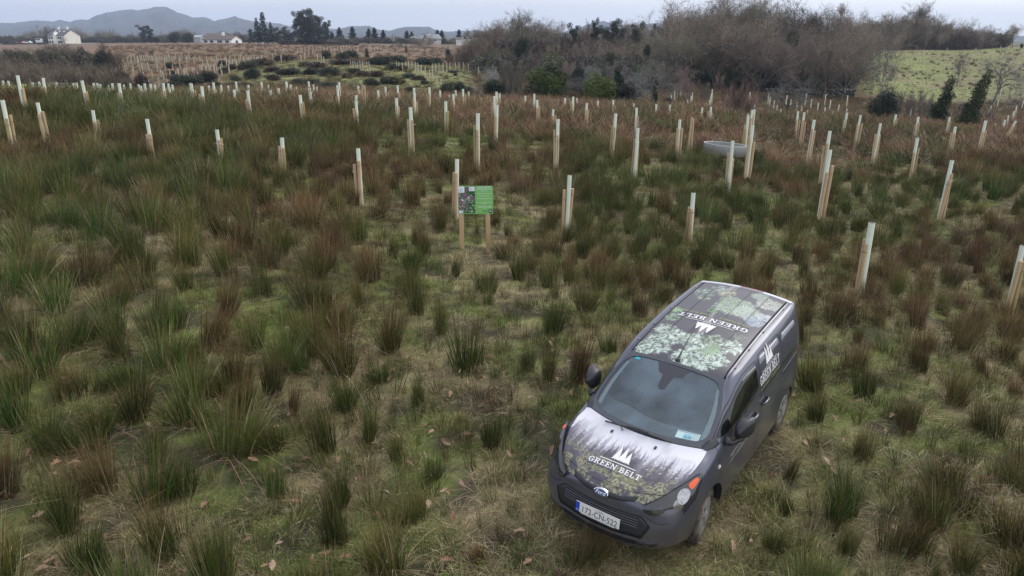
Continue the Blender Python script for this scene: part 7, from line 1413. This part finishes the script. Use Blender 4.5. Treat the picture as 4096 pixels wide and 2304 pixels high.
# short grass
def tuft(seed, n, L, pal, flat, R0=.22, w=.0035):
    V, Fc, c = blades(n, seed, R0, L, flat, w, pal, 0.0, 3, .8); return mesh('grass', V, Fc, M_grass, c)
ST = ((.23, .195, .105), (.40, .34, .19), (.60, .52, .31)); MO = ((.09, .12, .03), (.175, .235, .05), (.30, .36, .10)); BN = ((.17, .12, .07), (.27, .185, .105), (.36, .25, .15)); OL = ((.15, .16, .06), (.22, .23, .08), (.33, .33, .14))
GV = [tuft(300, 90, .15, ST, 1.3, .24, .003), tuft(301, 90, .13, ST, 1.5, .28, .003), tuft(302, 130, .10, MO, .9, .24, .0032), tuft(303, 130, .08, MO, 1.1, .26, .0032), tuft(304, 80, .17, BN, 1.3, .22, .003), tuft(305, 100, .15, OL, .9, .22, .003), tuft(306, 46, .34, OL, .4, .13, .0035)]
NG = 32000; gx = rng.uniform(-1, 1, NG); gy = 3.6 + 34 * rng.random(NG) ** 1.4; gx = gx * (gy * .82 + 4.5); gz_ = terr_(gx, gy); nm = fbm(gx / 1.1, gy / 1.1, 11, 5); nt = fbm(gx / 2.1 + 9, gy / 2.1, 81, 3); mud_ = fbm(gx / .35, gy / .35, 14, 4)
rr5 = rng.random(NG); vid = np.where(nm > .54, np.where(rr5 < .32, 0, np.where(rr5 < .55, 1, np.where(rr5 < .70, 4, np.where(rr5 < .9, 2, 5)))), np.where(rr5 < .34, 2, np.where(rr5 < .60, 3, np.where(rr5 < .74, 5, np.where(rr5 < .84, 6, 1)))))
keep = ((mud_ < .51) | (rng.random(NG) < .18))
sc_ = rng.uniform(.6, 1.25, NG) * (1 + np.clip((gy - 12) / 25, 0, .6)); zeros = np.zeros(NG)
scatter('grass', 'short straw-coloured and mossy grass between the rushes', 'grass', np.stack([gx, gy, gz_ - .01], -1)[keep], np.stack([rng.normal(0, .1, NG), rng.normal(0, .1, NG), rng.random(NG) * 6.28], -1)[keep], np.stack([sc_, sc_, sc_ * rng.uniform(.7, 1.2, NG)], -1)[keep], vid[keep], GV)
# fallen oak leaves
def leafme(seed):
    r = random.Random(seed); n = 9; V = [(0, 0, .01)]; out = []
    for k in range(n):
        q = k / (n - 1); w = .5 * math.sin(PI * (q * .9 + .05)) * (1.0 if k % 2 else .62); out.append((q, w))
    c = r.uniform(.15, .5)
    L_ = [(q - .5, w * .55, c * w * w * 2 + .12 * math.sin(q * 3 + seed)) for q, w in out]; R_ = [(q - .5, -w * .55, c * w * w * 2.4 + .12 * math.sin(q * 3 + seed)) for q, w in out]; M_ = [(q - .5, 0, .12 * math.sin(q * 3 + seed)) for q, w in out]
    V = L_ + M_ + R_; Fc = [(i, i + 1, n + i + 1, n + i) for i in range(n - 1)] + [(n + i, n + i + 1, 2 * n + i + 1, 2 * n + i) for i in range(n - 1)]
    V.append((-.75, .0, .05)); Fc.append((n, 2 * n, len(V) - 1)); return mesh('oak_leaf', V, Fc, nmat('dead_leaf', ((.30, .18, .10), (.38, .25, .17), (.22, .12, .07))[seed % 3], .7, var=.3, vscale=3), smooth=True)
LM = [leafme(k) for k in range(6)]; rl = random.Random(9); k = 0
LEAFPX = [(1118, 1235), (905, 1175), (690, 1190), (1320, 1355), (1310, 1335), (610, 1115), (555, 1275), (705, 1370), (1075, 1075), (1090, 1155), (1400, 960), (130, 1415), (1845, 1375), (1905, 1345), (1890, 1365), (1950, 1365), (725, 835), (1180, 970), (930, 805), (640, 1165), (840, 1060), (1215, 960), (1130, 1240), (975, 1245), (575, 1400), (460, 1290), (340, 1390), (770, 1110), (1290, 1270), (2080, 1160), (2250, 1330), (1420, 1190), (1240, 1010), (1045, 1000), (560, 1065), (690, 1435), (1330, 1420)]
pts_ = [(a * S_, b * S_) for a, b in LEAFPX] + [(rl.uniform(100, 2500), rl.uniform(1350, 2290)) for _ in range(110)] + [(rl.uniform(2250, 4050), rl.uniform(1500, 2290)) for _ in range(40)]
LV = []
for px, py in pts_:
    x, d = ground_px(px, py, .05, 3.4, 60)
    if invan(x, d, .1): continue
    LV.append((x, d))
ll = defaultdict(list)
for i, (x, d) in enumerate(LV):
    kind = rl.randrange(6); dx = x - lx; dy = d - ly; q = int(np.argmin(dx * dx + dy * dy)); a, b = dx[q], dy[q]; side = ('right of' if a > 0 else 'left of') if abs(a) > abs(b) else ('behind' if b > 0 else 'in front of')
    s = rl.uniform(.08, .15); o = obj('oak_leaf', LM[kind], None, (x, d, terr(x, d) + rl.uniform(.05, .11)), (rl.gauss(0, .35), rl.gauss(0, .35), rl.random() * 6.28), (s, s, s)); tag(o, None, 'leaf', 'fallen oak leaves'); ll[(q, side, kind % 3)].append((a * a + b * b, i, o))
for (q, side, kd), l in ll.items():
    l.sort(key=lambda z: z[:2])
    for k, z in enumerate(l): z[2]['label'] = f"{('orange-brown', 'pinkish brown', 'dark brown')[kd]} fallen oak leaf, {(ordn(k + 1) + ' nearest') if k else 'nearest'} {side} {LMK[q][0]}"
# ------------------------------------------------------------------ haze
hz = bpy.data.materials.new('haze'); hz.use_nodes = True; t = hz.node_tree; t.nodes.remove(t.nodes['Principled BSDF']); pv = t.nodes.new('ShaderNodeVolumePrincipled'); pv.inputs['Color'].default_value = (.66, .79, 1.0, 1); pv.inputs['Density'].default_value = HAZE; pv.inputs['Anisotropy'].default_value = .1
t.links.new(pv.outputs[0], t.nodes['Material Output'].inputs['Volume']); hz.cycles.homogeneous_volume = True
zmax = max((o.matrix_world @ Vector(c)).z for o in SC.objects if o.name.startswith('hill') for c in o.bound_box) + 15
tag(obj('haze', MB().box((0, 1950, (zmax - 7.5) / 2), (11000, 4900, zmax + 7.5)).mesh('haze', hz)), kind='stuff')
cy.volume_step_rate = 20
